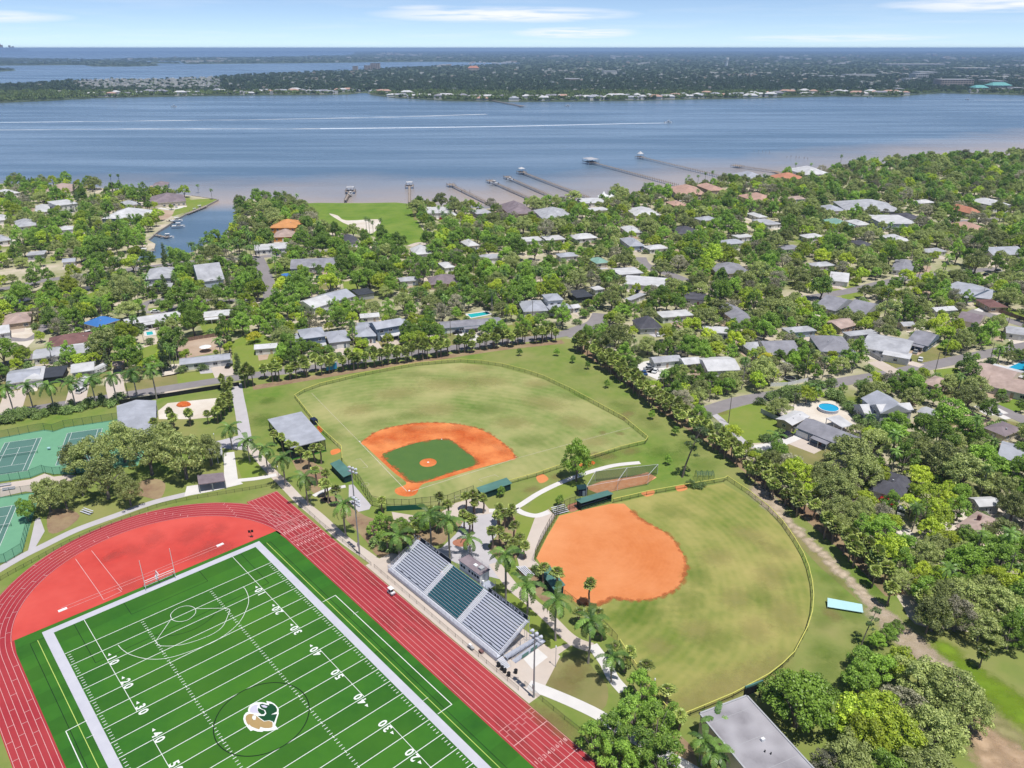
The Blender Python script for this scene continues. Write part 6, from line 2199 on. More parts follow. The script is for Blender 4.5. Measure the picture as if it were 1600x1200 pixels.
H((1022,567),(1066,563),(1060,554),'gable','roof_pale','wall_white','pale grey roof behind the white paved yard with cars','the roof by the white paved yard')
H((1070,570),(1098,567),(1094,556),'gable','roof_white','wall_white','white roof half covered by crowns right of the white paved yard',None)
H((1106,580),(1158,578),(1132,557),'gable','roof_white','wall_white','long white roof slanting down behind yellow trees','the slanting white roof',pitch=.25)
H((1172,548),(1212,544),(1206,531),'hip','roof_pale','wall_grey','pale grey roof under crowns left of the screened grey house',None)
H((1200,555),(1253,553),(1240,531),'gable','roof_grey','wall_cream','grey gabled roof above the yard with the trampoline','the grey roof above the trampoline')
#  right
H((1282,549),(1338,551),(1322,526),'hip','roof_grey','wall_blue','broad grey hip roof left of the white caravan yard','the broad grey hip roof',pitch=.4)
H((1346,543),(1418,556),(1424,531),'gable','roof_pale','wall_white','low pale roofed house behind the parked white caravan','the house with the caravan',pitch=.18,garage=.3,wing=[(.3,-.55,10,7,'flat',3.0,'roof_white')])
H((1328,526),(1374,521),(1368,514),'flat','roof_pale','wall_grey','long grey flat roof behind the caravan house',None)
H((1416,533),(1450,541),(1472,523),'gable','roof_grey','wall_bluegrey','long grey roof house with dark porch, right of the caravan house','the dark porch house',pitch=.25,lean=(-.4,.4,2.6,'roof_grey'))
H((1412,510),(1432,509),(1428,502),'gable','roof_pale','wall_cream','small grey shed above the dark porch house',None,ze=2.6)
H((1272,478),(1305,486),(1318,466),'gable','roof_grey','wall_grey','grey gable roof, left of two end to end along the cross street','the left grey cross street roof',pitch=.3)
H((1318,484),(1352,492),(1340,468),'gable','roof_grey','wall_grey','grey gable roof, right of two end to end along the cross street',None,pitch=.3)
H((1314,514),(1341,507),(1332,492),'gable','roof_tan','wall_tan','tan roofed house end-on below the grey cross street roofs','the tan end-on roof',pitch=.3)
H((1296,438),(1326,441),(1320,426),'gable','roof_white','wall_white','white roofed house by the bright lawn on the cross street','the white cross street roof',pitch=.25)
H((1392,421),(1425,425),(1418,407),'hip','roof_grey','wall_white','grey hip roof at the top of the cross street','the grey cross street hip roof')
H((1466,452),(1512,466),(1530,446),'gable','roof_light','wall_bluegrey','long pale roofed house stepping down the right side','the long stepped pale roof',pitch=.22)
H((1512,463),(1550,468),(1548,452),'gable','roof_light','wall_grey','pale roof with two dark garage doors at the right','the dark garage door house',pitch=.25,garage=.1)
H((1546,480),(1576,480),(1568,468),'hip','roof_brown','wall_tan','small brown hip roof above the right cross street','the small brown right roof')
H((1494,499),(1530,506),(1536,492),'gable','roof_mauve','wall_cream','brown and white roof in the trees left of the right cross street',None,pitch=.25)
H((1572,520),(1604,524),(1602,512),'gable','roof_pale','wall_white','pale roof at the right edge above the diagonal street',None,pitch=.25)
H((1322,329),(1412,331),(1400,315),'hip','roof_pale','wall_grey','very wide pale grey hip roof in the upper right','the very wide grey roof',pitch=.3,ze=4)
H((1294,330),(1324,329),(1320,321),'hip','roof_light','wall_white','pale roof at the left end of the very wide grey roof',None)
H((1380,350),(1436,350),(1420,336),'flat','roof_white','wall_blue','large bright white flat roof in the upper right','the large white upper right roof',ze=4)
H((1416,342),(1442,341),(1436,333),'hip','roof_dark','wall_grey','dark roof touching the large white upper right roof',None)
H((1306,354),(1338,353),(1332,342),'hip','roof_green','wall_white','pale green roof left of the large white upper right roof','the pale green roof')
H((1340,352),(1362,351),(1360,343),'hip','roof_white','wall_white','small white roof beside the pale green roof',None)
H((1516,334),(1536,333),(1532,321),'hip','roof_tile','wall_tan','steep terracotta roof alone in the upper right trees','the steep terracotta roof',pitch=.6)
H((1554,322),(1580,320),(1576,308),'hip','roof_white','wall_white','white roof in the trees near the upper right corner of the land',None,ze=5)
H((1514,362),(1552,360),(1548,346),'hip','roof_pink','wall_cream','pale pink and white roofs below the steep terracotta roof','the pale pink right roof')
H((1552,399),(1604,397),(1598,386),'gable','roof_light','wall_white','pale roofs at the right edge halfway down',None)
H((1345,384),(1366,383),(1362,375),'hip','roof_dark','wall_grey','dark small roof right of the bright yellow green tree','the dark small roof')
H((1400,378),(1428,377),(1424,366),'hip','roof_white','wall_white','white roof in crowns below the large white upper right roof',None)
H((1200,352),(1222,350),(1218,340),'flat','roof_pale','wall_white','pale flat roof in crowns in the upper middle right',None)
H((1186,340),(1200,339),(1198,331),'hip','roof_white','wall_white','small white walled house in crowns below the lone pink tile roof',None)
H((1510,589),(1570,606),(1590,580),'gable','roof_tan','wall_cream','broad tan roofed house with a white awning by the diagonal street','the broad tan roof',pitch=.3,wing=[(.15,.3,12,7,'flat',3.7,'roof_white')])
H((1540,602),(1610,618),(1612,596),'gable','roof_tan','wall_white','second tan roof at the right edge beside the broad tan roof',None,pitch=.25)
H((1345,622),(1376,646),(1402,627),'gable','roof_light','wall_grey','tall grey farmhouse with bright white metal gables','the white gabled farmhouse',ze=6.0,pitch=.5,wing=[(-.1,-.55,7,6,'gabley',4.2,'roof_white'),(.25,.05,5,12,'gabley',6.4,'roof_white')])
H((1238,665),(1266,651),(1246,638),'gable','roof_white','wall_tan','cream roofed detached garage beside the above-ground pool','the cream roofed garage',pitch=.25,garage=.05,cat='garage',name='garage_building')
H((1244,668),(1322,700),(1340,682),'gable','roof_grey','wall_bluegrey','grey shingle ranch house with front porch and white garage door','the grey ranch by the vacant lawn',pitch=.4,garage=-.4,lean=(-.15,.2,2.4,'roof_grey'),ze=3.2)
t,C=open_shed([(1291,653),(1311,648),(1334,664),(1316,668)],3.0,'white canopy roof on posts behind the grey shingle ranch house',M['roof_white'],M['white'],name='patio_canopy',cat='canopy')
H((1374,762),(1414,774),(1420,745),'hip','roof_dark','wall_grey','dark grey hip roofed house wrapped in trees at the right','the dark tree-wrapped house',pitch=.45,wing=[(-.25,-.4,8,8,'hip',3,'roof_dark')])
H((1492,822),(1536,842),(1566,815),'hip','roof_tan','wall_cream','big tan shingle roof with a chimney near the right edge','the big tan chimney roof',pitch=.35,chimney=-.1,ze=3.4)
H((1530,792),(1566,790),(1556,775),'gable','roof_white','wall_grey','white metal roof peeking from trees above the big tan chimney roof','the white roof in the trees')
H((1432,643),(1458,652),(1462,640),'gable','roof_pale','wall_white','small grey flat shed right of the white gabled farmhouse',None,ze=2.8,pitch=.15)
H((1536,668),(1570,682),(1582,664),'hip','roof_mauve','wall_cream','mauve brown hip roof beside the lane at the right edge','the mauve lane roof')
H((1558,714),(1606,726),(1604,698),'gable','roof_light','screen','glass pool enclosure with white ribs at the right edge','the glass pool enclosure',cat='pool enclosure',name='pool_enclosure',wins=False,door=False,pitch=.3)
H((1440,598),(1466,606),(1472,590),'hip','roof_tan','wall_tan','tan roof half hidden below the bright street corner lawn',None)
H((1466,632),(1496,640),(1500,626),'hip','roof_tan','wall_tan','tan patchy roof under crowns right of the white gabled farmhouse',None)
for px,py,w,rk,rm,wm,lb in((917,374,16,'hip','roof_white','wall_white','white roof glimpsed between crowns right of the pair of low white roofs'),(940,330,14,'flat','roof_white','wall_white','white roof below the twin white tents'),(1030,390,13,'hip','roof_white','wall_white','white roof glimpsed right of the pale blue middle roof'),(1150,382,15,'hip','roof_light','wall_white','pale roof glimpsed right of the largest yellow green crowns'),(1166,372,12,'flat','roof_white','wall_white','small white roof above a pale glimpsed roof, upper middle right'),(1060,497,16,'flat','roof_white','wall_white','white roof half hidden left of the end-on grey gable'),(1290,417,14,'hip','roof_pale','wall_white','pale roof half hidden left of the white cross street roof'),(1480,487,13,'gable','roof_white','wall_white','white gable glimpsed in the oaks left of the brown and white roof'),(1255,520,14,'hip','roof_pale','wall_blue','pale blue grey roof behind the grey roof above the trampoline'),(415,546,11,'gable','roof_white','wall_white','white roof end in dense trees left of the left house behind the palms'),(578,497,10,'gable','roof_white','wall_white','small white shed behind the blue grey house'),(102,360,13,'hip','roof_white','wall_white','white roof in the trees below the white modern house'),(107,410,10,'gable','roof_light','wall_white','little pale roof in the left trees above the creek road'),(55,400,14,'flat','roof_pale','wall_grey','pale flat roof by a cluttered yard at the left'),(1240,390,13,'hip','roof_grey','wall_white','grey roof behind the bright yellow green tree'),(1465,395,15,'hip','roof_pale','wall_white','pale roof in the far right crowns below the pale pink roof'),(1275,372,14,'hip','roof_white','wall_white','white roof in crowns left of the dark small roof'),(1110,345,14,'hip','roof_light','wall_white','pale roof in crowns below the lone pink tile roof'),(1450,318,15,'hip','roof_white','wall_white','white roof right of the very wide grey roof'),(1250,312,13,'hip','roof_tan','wall_white','tan roof in crowns right of the lone pink tile roof'),(890,402,12,'hip','roof_light','wall_white','pale roof in the middle crowns left of the pale green roof'),(640,440,11,'hip','roof_pale','wall_white','pale roof in thick trees left of the mauve hip roof'),(770,405,13,'hip','roof_pale','wall_white','pale roof below the white peaked roof')):
 k=w*FOC/PX(*G(px,py))[2]
 H((px-k/2,py),(px+k/2,py-k*.08),(px+k/2-k*.06,py-k*.28),rk,rm,wm,lb,None,pitch=.35)
for k,px in enumerate((943,956)):
 p=G3(px,313)
 t=thing('peaked_tent','white peaked party tent at the shore, %s of a pair'%('left' if k==0 else 'right'),'tent',p,0,'twin white tents')
 mb=MB()
 n=8
 for q in range(4):
  a=[(-5,-5),(5,-5),(5,5),(-5,5)]
  u,v=Vector((*a[q],3.2)),Vector((*a[(q+1)%4],3.2))
  m1,m2=u*.35+Vector((0,0,4.0)),v*.35+Vector((0,0,4.0))
  m1.z=m2.z=5.2
  mb.face([p+u,p+v,p+m2,p+m1])
  mb.face([p+m1,p+m2,p+Vector((0,0,8.0))])
 mb.build('canopy',M['white'],t)
 for a in((-5,-5),(5,-5),(5,5),(-5,5)):
  mb=MB()
  mb.tube(p+Vector((*a,0)),p+Vector((*a,3.2)),.1)
  mb.build('pole',M['white'],t)
LANDMARKS.append((950,306,'the twin white tents'))
#  pools, yard things
def pool(pts,label,m='pool',name='swimming_pool'):
 P=Gs(pts)
 c=(sum(p[0]for p in P)/len(P),sum(p[1]for p in P)/len(P))
 t=thing(name,label,'pool',(c[0],c[1],0))
 mb=MB()
 mb.sheet(P,.10)
 mb.build('water_surface',M[m],t)
 mb=MB()
 mb.ribbon(P,1.2,.12,closed=True)
 mb.build('coping',M['concrete_white'],t)
 xs=[p[0]for p in pts]
 ys=[p[1]for p in pts]
 KEEP.append((min(xs),min(ys),max(xs),max(ys),PX(*c)[2]))
 OPEN_POLYS.append(P)
pool([(728,491),(762,486.5),(767,491.5),(735,497.5)],'long turquoise swimming pool behind the dark grey ranch')
pool([(226,519),(240,517),(242,523),(228,525)],'small turquoise pool in front of the long white roof')
pool([(1570,575),(1600,563),(1610,578),(1590,586)],'bright blue round pool cover at the right edge by the diagonal street','pool_blue')
for px,py,r,lb,mm in((1294,641,3.6,'round above-ground turquoise pool beside the cream roofed garage','pool_blue'),):
 p=G3(px,py)
 t=thing('above_ground_pool',lb,'pool',p)
 mb=MB()
 mb.tube(p,p+Vector((0,0,1.2)),r,r,24,cap=False)
 mb.build('pool_wall',M['alu'],t)
 mb=MB()
 mb.face([p+Vector((r*.97*math.cos(k*math.pi/12),r*.97*math.sin(k*math.pi/12),1.05))for k in range(24)])
 mb.build('water_surface',M[mm],t)
 mb=MB()
 mb.ribbon([(p.x+r*math.cos(k*math.pi/12),p.y+r*math.sin(k*math.pi/12))for k in range(24)],.25,1.22,closed=True)
 mb.build('rim',M['white'],t)
 KEEP.append((1280,630,1312,655,PX(p.x,p.y)[2]))
 LANDMARKS.append((1294,638,'the round pool'))
p=G3(1234,594)
t=thing('trampoline','round black trampoline on the lawn patch beside the street','trampoline',p)
mb=MB()
mb.face([p+Vector((2*math.cos(k*math.pi/10),2*math.sin(k*math.pi/10),.9))for k in range(20)])
mb.build('mat',M['black'],t)
mb=MB()
mb.path([p+Vector((2.2*math.cos(k*math.pi/10),2.2*math.sin(k*math.pi/10),.9))for k in range(21)],[.12]*21,5)
for k in range(6):
 q=p+Vector((2.2*math.cos(k*math.pi/3),2.2*math.sin(k*math.pi/3),0))
 mb.tube(q,q+Vector((0,0,.9)),.05)
mb.build('frame',M['steel'],t)
KEEP.append((1210,585,1250,604,PX(p.x,p.y)[2]))
p=G3(322,549)
t=thing('patio_umbrella','white round umbrella in the bare yard behind the long low white house','umbrella',p)
mb=MB()
mb.tube(p,p+Vector((0,0,2.6)),.05)
mb.build('pole',M['steel'],t)
mb=MB()
for k in range(10):
 a,b=k*math.pi/5,(k+1)*math.pi/5
 mb.face([p+Vector((2.6*math.cos(a),2.6*math.sin(a),2.2)),p+Vector((2.6*math.cos(b),2.6*math.sin(b),2.2)),p+Vector((0,0,3.0))])
mb.build('canopy',M['white'],t)
KEEP.append((305,540,335,558,PX(p.x,p.y)[2]))
p=G3(452,431)
bm=bmesh.new()
bmesh.ops.create_icosphere(bm,subdivisions=3,radius=1)
for v in bm.verts:
 v.co=Vector((v.co.x*6,v.co.y*2.5,max(0,v.co.z)*1.5*(1+rnd.uniform(-.25,.25))))
me=bpy.data.meshes.new('tarpaulin')
bm.to_mesh(me)
bm.free()
me.materials.append(M['roof_blue'])
tag(inst('tarpaulin',me,None,p),'crumpled blue tarpaulin on the ground by the side street','tarpaulin')
KEEP.append((440,425,464,435,PX(p.x,p.y)[2]))
def board_fence(name,label,pts,h,m,step=2.4,cat='fence'):
 P=[G3(*q)for q in pts]
 f=thing(name,label,cat,P[len(P)//2])
 mb=MB()
 mb.box((0,0,h/2),(step*.97,.07,h))
 mb.box((0,.08,h*.8),(step*.97,.06,.1))
 o=mb.build('fence_panel',m,None,(0,0,0))
 me=o.data
 bpy.data.objects.remove(o)
 for a,b in zip(P[:-1],P[1:]):
  n=max(1,round((b-a).length/step))
  d=(b-a)
  for k in range(n):
   c=a.lerp(b,(k+.5)/n)
   inst('fence_panel',me,f,c-f.location,(0,0,math.atan2(d.y,d.x)),(d.length/n/step,1,1))
 return f
board_fence('yard_fence','grey board fence between the vacant bright lawn and the cream roofed garage',[(1188,645),(1212,656),(1241,676)],1.8,M['wall_grey'])
board_fence('yard_fence','white fence round the yard with the trampoline',[(1203,604),(1230,603),(1262,596),(1261,590)],1.6,M['white'])
board_fence('yard_fence','pale grey fence round the parked caravan yard',[(1340,545),(1376,565),(1394,560)],1.8,M['wall_grey'])
board_fence('yard_fence','brown board fence along the bare yard behind the long low white house',[(270,538),(310,530),(352,524),(362,560)],1.7,M['fence_wood'])
board_fence('yard_fence','dark teal privacy fence by the dry lawn pond',[(494,437),(520,434),(550,431)],2.4,M['green_pad'])
board_fence('yard_fence','brown board fence between the two houses behind the palm row',[(541,524),(556,540),(560,545)],1.8,M['fence_wood'])
board_fence('yard_fence','brown fence right of the white gabled farmhouse',[(1404,641),(1425,634),(1440,631)],1.8,M['fence_wood'])
board_fence('yard_fence','brown board fence below the small brown right roof',[(1556,487),(1590,498),(1612,505)],1.8,M['fence_wood'])
#  cars
def car_meshes():
 out={}
 for kind,L,W,hb,hc,c0,c1 in(('sedan',4.6,1.8,.85,1.42,-.30,.25),('van',5.0,1.95,1.0,1.85,-.47,.22)):
  b=MB()
  prof=[(-L/2,.3),(-L/2,hb*.95),(-L*.3,hb),(L*.22,hb),(L/2-.25,hb*.82),(L/2,.55),(L/2,.3)]
  for s in(-1,1):
   pts=[(x,s*W/2,z)for x,z in prof]
   b.face(pts if s<0 else pts[::-1])
  for k in range(len(prof)):
   a,c=prof[k],prof[(k+1)%len(prof)]
   b.face([(a[0],W/2,a[1]),(c[0],W/2,c[1]),(c[0],-W/2,c[1]),(a[0],-W/2,a[1])])
  g=MB()
  x0,x1=c0*L,c1*L
  w1,w2=W/2-.06,W/2-.22
  lo=[(x0,-w1,hb-.01),(x1,-w1,hb-.01),(x1,w1,hb-.01),(x0,w1,hb-.01)]
  hi=[(x0+.35,-w2,hc),(x1-.7,-w2,hc),(x1-.7,w2,hc),(x0+.35,w2,hc)]
  for k in range(4):
   g.face([lo[k],lo[(k+1)%4],hi[(k+1)%4],hi[k]])
  r=MB()
  r.box(((x0+x1)/2-.17,0,hc+.02),(x1-x0-.95,W-.40,.07))
  w=MB()
  w.tube((0,-.1,0),(0,.1,0),.33,n=12)
  out[kind]=(b,g,r,w,L,W)
 return out
CAR=car_meshes()
PAINT={'white':mat('white_car_paint',(0.72,0.73,0.74),rough=.3,spec=.5),'black':mat('black_car_paint',(0.012,0.012,0.014),rough=.25,spec=.5),'silver':mat('silver_car_paint',(0.42,0.44,0.46),rough=.3,metal=.4),'teal':mat('green_car_paint',(0.05,0.16,0.15),rough=.3,spec=.5),'red':mat('red_car_paint',(0.30,0.02,0.02),rough=.3,spec=.5),'blue':mat('blue_car_paint',(0.03,0.08,0.22),rough=.3,spec=.5)}
_cm={}
def car(px,py,rz,colr,kind,label,keep=True):
 p=G3(px,py,.06)
 t=thing('parked_car',label,'car',p,R(rz),'parked cars')
 b,g,r,w,L,W=CAR[kind]
 for nm,mbx,mm in(('body',b,PAINT[colr]),('window',g,M['glass']),('roof',r,PAINT[colr])):
  k=(kind,nm,colr)
  if k not in _cm:
   o=mbx.build(nm,mm,None,(0,0,0))
   _cm[k]=o.data
   bpy.data.objects.remove(o)
  inst(nm,_cm[k],t)
 if 'w' not in _cm:
  o=w.build('wheel',M['tyre'],None,(0,0,0))
  _cm['w']=o.data
  bpy.data.objects.remove(o)
 for sx in(-.31,.31):
  for sy in(-1,1):
   inst('wheel',_cm['w'],t,(sx*L,sy*(W/2-.08),.33))
 if keep:
  KEEP.append((px-7,py-6,px+7,py+3,PX(p.x,p.y)[2]))
 return t
car(1230,682,35,'black','van','black pickup-like car parked before the white garage door of the grey ranch')
car(1415,563,155,'black','sedan','black car on the drive right of the caravan yard')
car(62,559,15,'teal','sedan','green car left of the brown red roof')
car(243,488,10,'white','sedan','white car on the small looping drive above the long white roof')
car(715,521,20,'black','sedan','black car before the ranch with the turquoise pool')
car(1014,577,20,'silver','sedan','silver car on the white paved yard, left one')
car(1024,581,60,'white','sedan','white car on the white paved yard, right one')
car(1006,584,100,'blue','sedan','blue car at the left corner of the white paved yard')
car(1560,425,10,'white','van','white van near the top of the right cross street')
car(1540,430,30,'black','sedan','black car left of the white van at the top of the right cross street')
car(1555,646,110,'silver','sedan','silver car on the white drive below the broad tan roof')
car(118,606,80,'silver','sedan','silver car on the drive below the white carport')
car(128,612,82,'white','van','white van on the drive below the white carport')
car(1438,563,60,'white','sedan','white car tucked under trees by the dark porch house')
car(358,573,85,'black','sedan','black car in the open garage end of the long low white house')
car(1408,800,60,'white','van','white van on the gravel yard in the right-hand trees')
car(1553,485,15,'black','van','black van on the white drive by the small brown right roof')
for x,y,rz,mk_ in CARS_TODO:
 cq=rnd.choice(('white','silver','black','blue','red','white'))
 q=PX(x,y)
 car(q[0],q[1],rz,cq,rnd.choice(('sedan','van')),'%s car parked on the paving before %s'%(cq,mk_),False)
def caravan(px,py,rz,label,L=8.5):
 p=G3(px,py)
 t=thing('caravan',label,'caravan',p,R(rz))
 b=MB()
 b.box((0,0,1.75),(L,2.4,2.5))
 b.box((L/2-.5,0,2.6),(1.6,2.36,.9))
 b.build('body',M['white'],t,rel=False)
 b=MB()
 b.box((0,0,3.06),(L-.3,2.2,.1))
 b.build('roof',M['roof_white'],t,rel=False)
 for k in range(4):
  inst('window',window_mesh(1.0,.6),t,(-L/2+1.2+k*(L-2.4)/3,-1.21,2.1))
 for k in(-1,1):
  b=MB()
  b.tube((k*.6,-1.15,.4),(k*.6,1.15,.4),.4,n=10)
  b.build('wheel',M['tyre'],t,rel=False)
 KEEP.append((px-18,py-16,px+18,py+4,PX(p.x,p.y)[2]))
caravan(1370,556,-32,'long white caravan parked in the grey fenced yard',10.5)
caravan(157,583,75,'white caravan parked right of the white carport',6.5)
caravan(133,603,80,'short white caravan on the drive in front of the white carport',5)
#  utility poles along the streets
for px,py,h,lb in((1238,648,9,'dark utility pole at the far end of the vacant bright lawn'),(1138,661,11,'dark utility pole on the near edge of the vacant bright lawn'),(1296,758,8,'utility pole standing before the big round oak by the dry lawn'),(1460,586,10,'utility pole beside the bright corner lawn on the diagonal street'),(1544,574,11,'utility pole left of the blue pool cover'),(1476,559,9,'utility pole at the verge near the dark porch house'),(1296,452,9,'utility pole at the cross street lawn'),(1534,470,9,'pale utility pole by the dark garage doors'),(704,525,9,'utility pole before the ranch with the turquoise pool'),(458,566,10,'pale utility pole behind the left palm group'),(832,500,10,'utility pole in front of the pale cottage'),(201,622,8,'utility pole at the street by the brick drive'),(1574,510,9,'utility pole on the right cross street verge'),(1568,922,11,'dark utility pole among the right-hand trees'),(1108,628,9,'utility pole at the bend where the palm row meets the street')):
 p=G3(px,py)
 t=thing('utility_pole',lb,'utility pole',p,0,'utility poles')
 mb=MB()
 mb.tube(p,p+Vector((0,0,h)),.16,.10,8)
 mb.build('pole',M['bark'],t)
 mb=MB()
 mb.box(p+Vector((0,0,h-.7)),(2.0,.1,.12),Vector((1,.3,0)))
 mb.build('crossarm',M['bark'],t)
#  trees
tr=random.Random(77)
def leaf_mesh(name,faces,tints,m):
 me=bpy.data.meshes.new(name)
 v,f=[],[]
 for q in faces:
  i=len(v)
  v+=q
  f.append(tuple(range(i,i+len(q))))
 me.from_pydata([tuple(p)for p in v],[],f)
 a=me.attributes.new('tint','FLOAT','FACE')
 a.data.foreach_set('value',tints)
 me.materials.append(m)
 me.update()
 return me
def rand_dir(r):
 z=r.uniform(-1,1)
 a=r.uniform(0,2*math.pi)
 s=math.sqrt(1-z*z)
 return Vector((s*math.cos(a),s*math.sin(a),z))
def crown(name,seed,blobs,n,leaf,m,up=0.24):
 r=random.Random(seed)
 faces,tints=[],[]
 tot=sum(b[1][0]*b[1][1]for b in blobs)
 for c,rad in blobs:
  k=int(n*rad[0]*rad[1]/tot)
  bt=r.uniform(-.16,.16)
  for _ in range(k):
   d=rand_dir(r)
   if d.z<-.35 and r.random()<.7:
    d.z=-d.z
   t=r.uniform(.62,1.08)
   p=Vector((c[0]+d.x*rad[0]*t,c[1]+d.y*rad[1]*t,c[2]+d.z*rad[2]*t))
   nn=(d+rand_dir(r)*.75+Vector((0,0,up))).normalized()
   a=nn.orthogonal().normalized()
   a=Matrix.Rotation(r.uniform(0,6.28),3,nn)@a
   b=nn.cross(a)
   s=leaf*r.uniform(.55,1.35)
   w=s*r.uniform(.55,.9)
   e=nn*s*r.uniform(-.25,.25)
   faces.append([p-a*s*.5,p+b*w*.5+e,p+a*s*.5,p-b*w*.5+e])
   tints.append(min(1,max(0,r.random()*.86+.07+bt)))
 return leaf_mesh(name,faces,tints,m)
def dome_blobs(seed,rx,h0,h1,n,br,flat=.75,gap=0.0):
 r=random.Random(seed)
 out=[]
 for k in range(n):
  a=k*2.39996+r.uniform(-.3,.3)
  q=math.sqrt((k+.5)/n)
  x,y=rx*q*math.cos(a)*.82,rx*q*math.sin(a)*.82
  top=h1-(h1-h0)*(q**2.2)*.62
  z=top-br*.7+r.uniform(-.20,.13)*(h1-h0)
  x,y=x*r.uniform(.85,1.18),y*r.uniform(.85,1.18)
  b=br*r.uniform(.62,1.35)
  if r.random()<gap:
   continue
  out.append(((x,y,z),(b,b*r.uniform(.85,1.15),b*flat)))
 for k in range(max(2,n//4)):
  a=r.uniform(0,6.28)
  out.append(((rx*.6*math.cos(a),rx*.6*math.sin(a),h0+(h1-h0)*.25),(br*.9,br*.9,br*.6)))
 return out
def trunk_mesh(name,seed,h0,h1,rx,r0,nl,m):
 r=random.Random(seed)
 mb=MB()
 lean=Vector((r.uniform(-.5,.5),r.uniform(-.5,.5),0))
 top=Vector((lean.x,lean.y,h0*.75))
 mb.path([(0,0,-.1),(lean.x*.3,lean.y*.3,h0*.3),top],[r0*1.25,r0,r0*.8],7)
 for k in range(nl):
  a=k*6.283/nl+r.uniform(-.4,.4)
  q=rx*r.uniform(.4,.75)
  e=Vector((q*math.cos(a),q*math.sin(a),h0+(h1-h0)*r.uniform(.35,.75)))
  mid=top.lerp(e,.5)+Vector((0,0,r.uniform(-.2,.5)))
  mb.path([top-Vector((0,0,.3)),mid,e],[r0*.55,r0*.36,r0*.12],5)
 o=mb.build(name,m,None,(0,0,0),smooth=True)
 me=o.data
 bpy.data.objects.remove(o)
 return me
PROTO={}
for k in range(3):
 PROTO.setdefault('oak',[]).append((trunk_mesh('trunk',10+k,3.2,8.2,6,.42,6,M['bark']),crown('crown',20+k,dome_blobs(30+k,6.2,3.0,8.8,62,1.12,.82,.22),7600,.40,LEAF['oak']),6.2,8.8))
for k in range(3):
 PROTO.setdefault('leafy',[]).append((trunk_mesh('trunk',40+k,3.0,8.0,4,.32,5,M['bark']),crown('crown',50+k,dome_blobs(60+k,4.4,2.4,9.2,44,1.02,.88,.20),5600,.40,LEAF['leafy']),4.4,9.2))
PROTO['loose']=[(trunk_mesh('trunk',140+k,2.8,9.0,4.2,.30,9,M['bark']),crown('crown',143+k,dome_blobs(146+k,4.6,1.6,9.6,46,.92,.9,.38),4200,.40,LEAF['leafy']),4.6,9.6)for k in range(2)]
for k in range(2):
 PROTO.setdefault('bright',[]).append((trunk_mesh('trunk',70+k,2.6,7.0,4,.28,5,M['bark']),crown('crown',75+k,dome_blobs(80+k,4.6,2.6,7.6,38,1.0,.75,.20),4300,.40,LEAF['bright']),4.6,7.6))
PROTO['yellow']=[(trunk_mesh('trunk',90,2.4,6.0,3,.22,5,M['bark']),crown('crown',91,dome_blobs(92,3.6,2.2,6.6,18,1.2,.8,.12),1700,.5,LEAF['yellow']),3.6,6.6)]
for k in range(2):
 PROTO.setdefault('grey',[]).append((trunk_mesh('trunk',100+k,3.0,8.0,5.2,.36,8,M['bark']),crown('crown',103+k,dome_blobs(106+k,5.4,2.8,8.6,32,1.15,.8,.2),3300,.38,LEAF['grey']),5.4,8.6))
PROTO['red']=[(trunk_mesh('trunk',95,1.2,2.6,1.6,.12,4,M['bark']),crown('crown',96,dome_blobs(97,2.0,.8,2.8,10,.8,.8),700,.4,LEAF['red']),2.0,2.8)]
for k in range(2):
 PROTO.setdefault('shrub',[]).append((trunk_mesh('stem',110+k,.5,1.8,1.2,.07,5,M['bark']),crown('foliage',113+k,dome_blobs(116+k,1.7,.3,2.4,12,.7,.85),800,.34,LEAF['hedge']),1.7,2.4))
def conifer(name,seed,h,r0,base,m,n=1500):
 r=random.Random(seed)
 blobs=[]
 k=0
 z=base
 while z<h-.6:
  q=r0*(1-((z-base)/(h-base))**1.25)+.25
  for j in range(4):
   a=r.uniform(0,6.28)
   blobs.append(((q*.55*math.cos(a),q*.55*math.sin(a),z+r.uniform(-.2,.2)),(q*.55+.15,q*.55+.15,.55)))
  z+=.95
 return crown(name,seed,blobs,n,.5,m)
PROTO['conifer']=[(trunk_mesh('trunk',120,6,9,.6,.25,2,M['bark']),conifer('crown',121,12,2.1,1.2,LEAF['pine'],2000),2.1,12)]
def pine_tall(seed,lean):
 r=random.Random(seed)
 H_=17.0
 pts=[Vector((lean*(t**1.4)*4.2,0,H_*t))for t in(0,.25,.5,.75,1)]
 mb=MB()
 mb.path(pts,[.30,.26,.22,.17,.08],7)
 blobs=[]
 for k in range(13):
  t=r.uniform(.48,1.0)
  a=r.uniform(0,6.28)
  q=r.uniform(.8,3.4)*(1.25-t*.55)
  c=Vector((lean*(t**1.4)*4.2+q*math.cos(a),q*math.sin(a),H_*t+r.uniform(-.3,.6)))
  s=r.uniform(.7,1.25)
  blobs.append((c,(s,s,s*.6)))
  b=Vector((lean*(t**1.4)*4.2,0,H_*t-.4))
  mb.path([b,b.lerp(c,.6),c],[.07,.05,.03],4)
 o=mb.build('trunk',M['bark'],None,(0,0,0))
 tm=o.data
 bpy.data.objects.remove(o)
 return(tm,crown('crown',seed,blobs,1000,.5,LEAF['pine']),4,H_)
PROTO['pine']=[pine_tall(131,1.0),pine_tall(137,.25)]
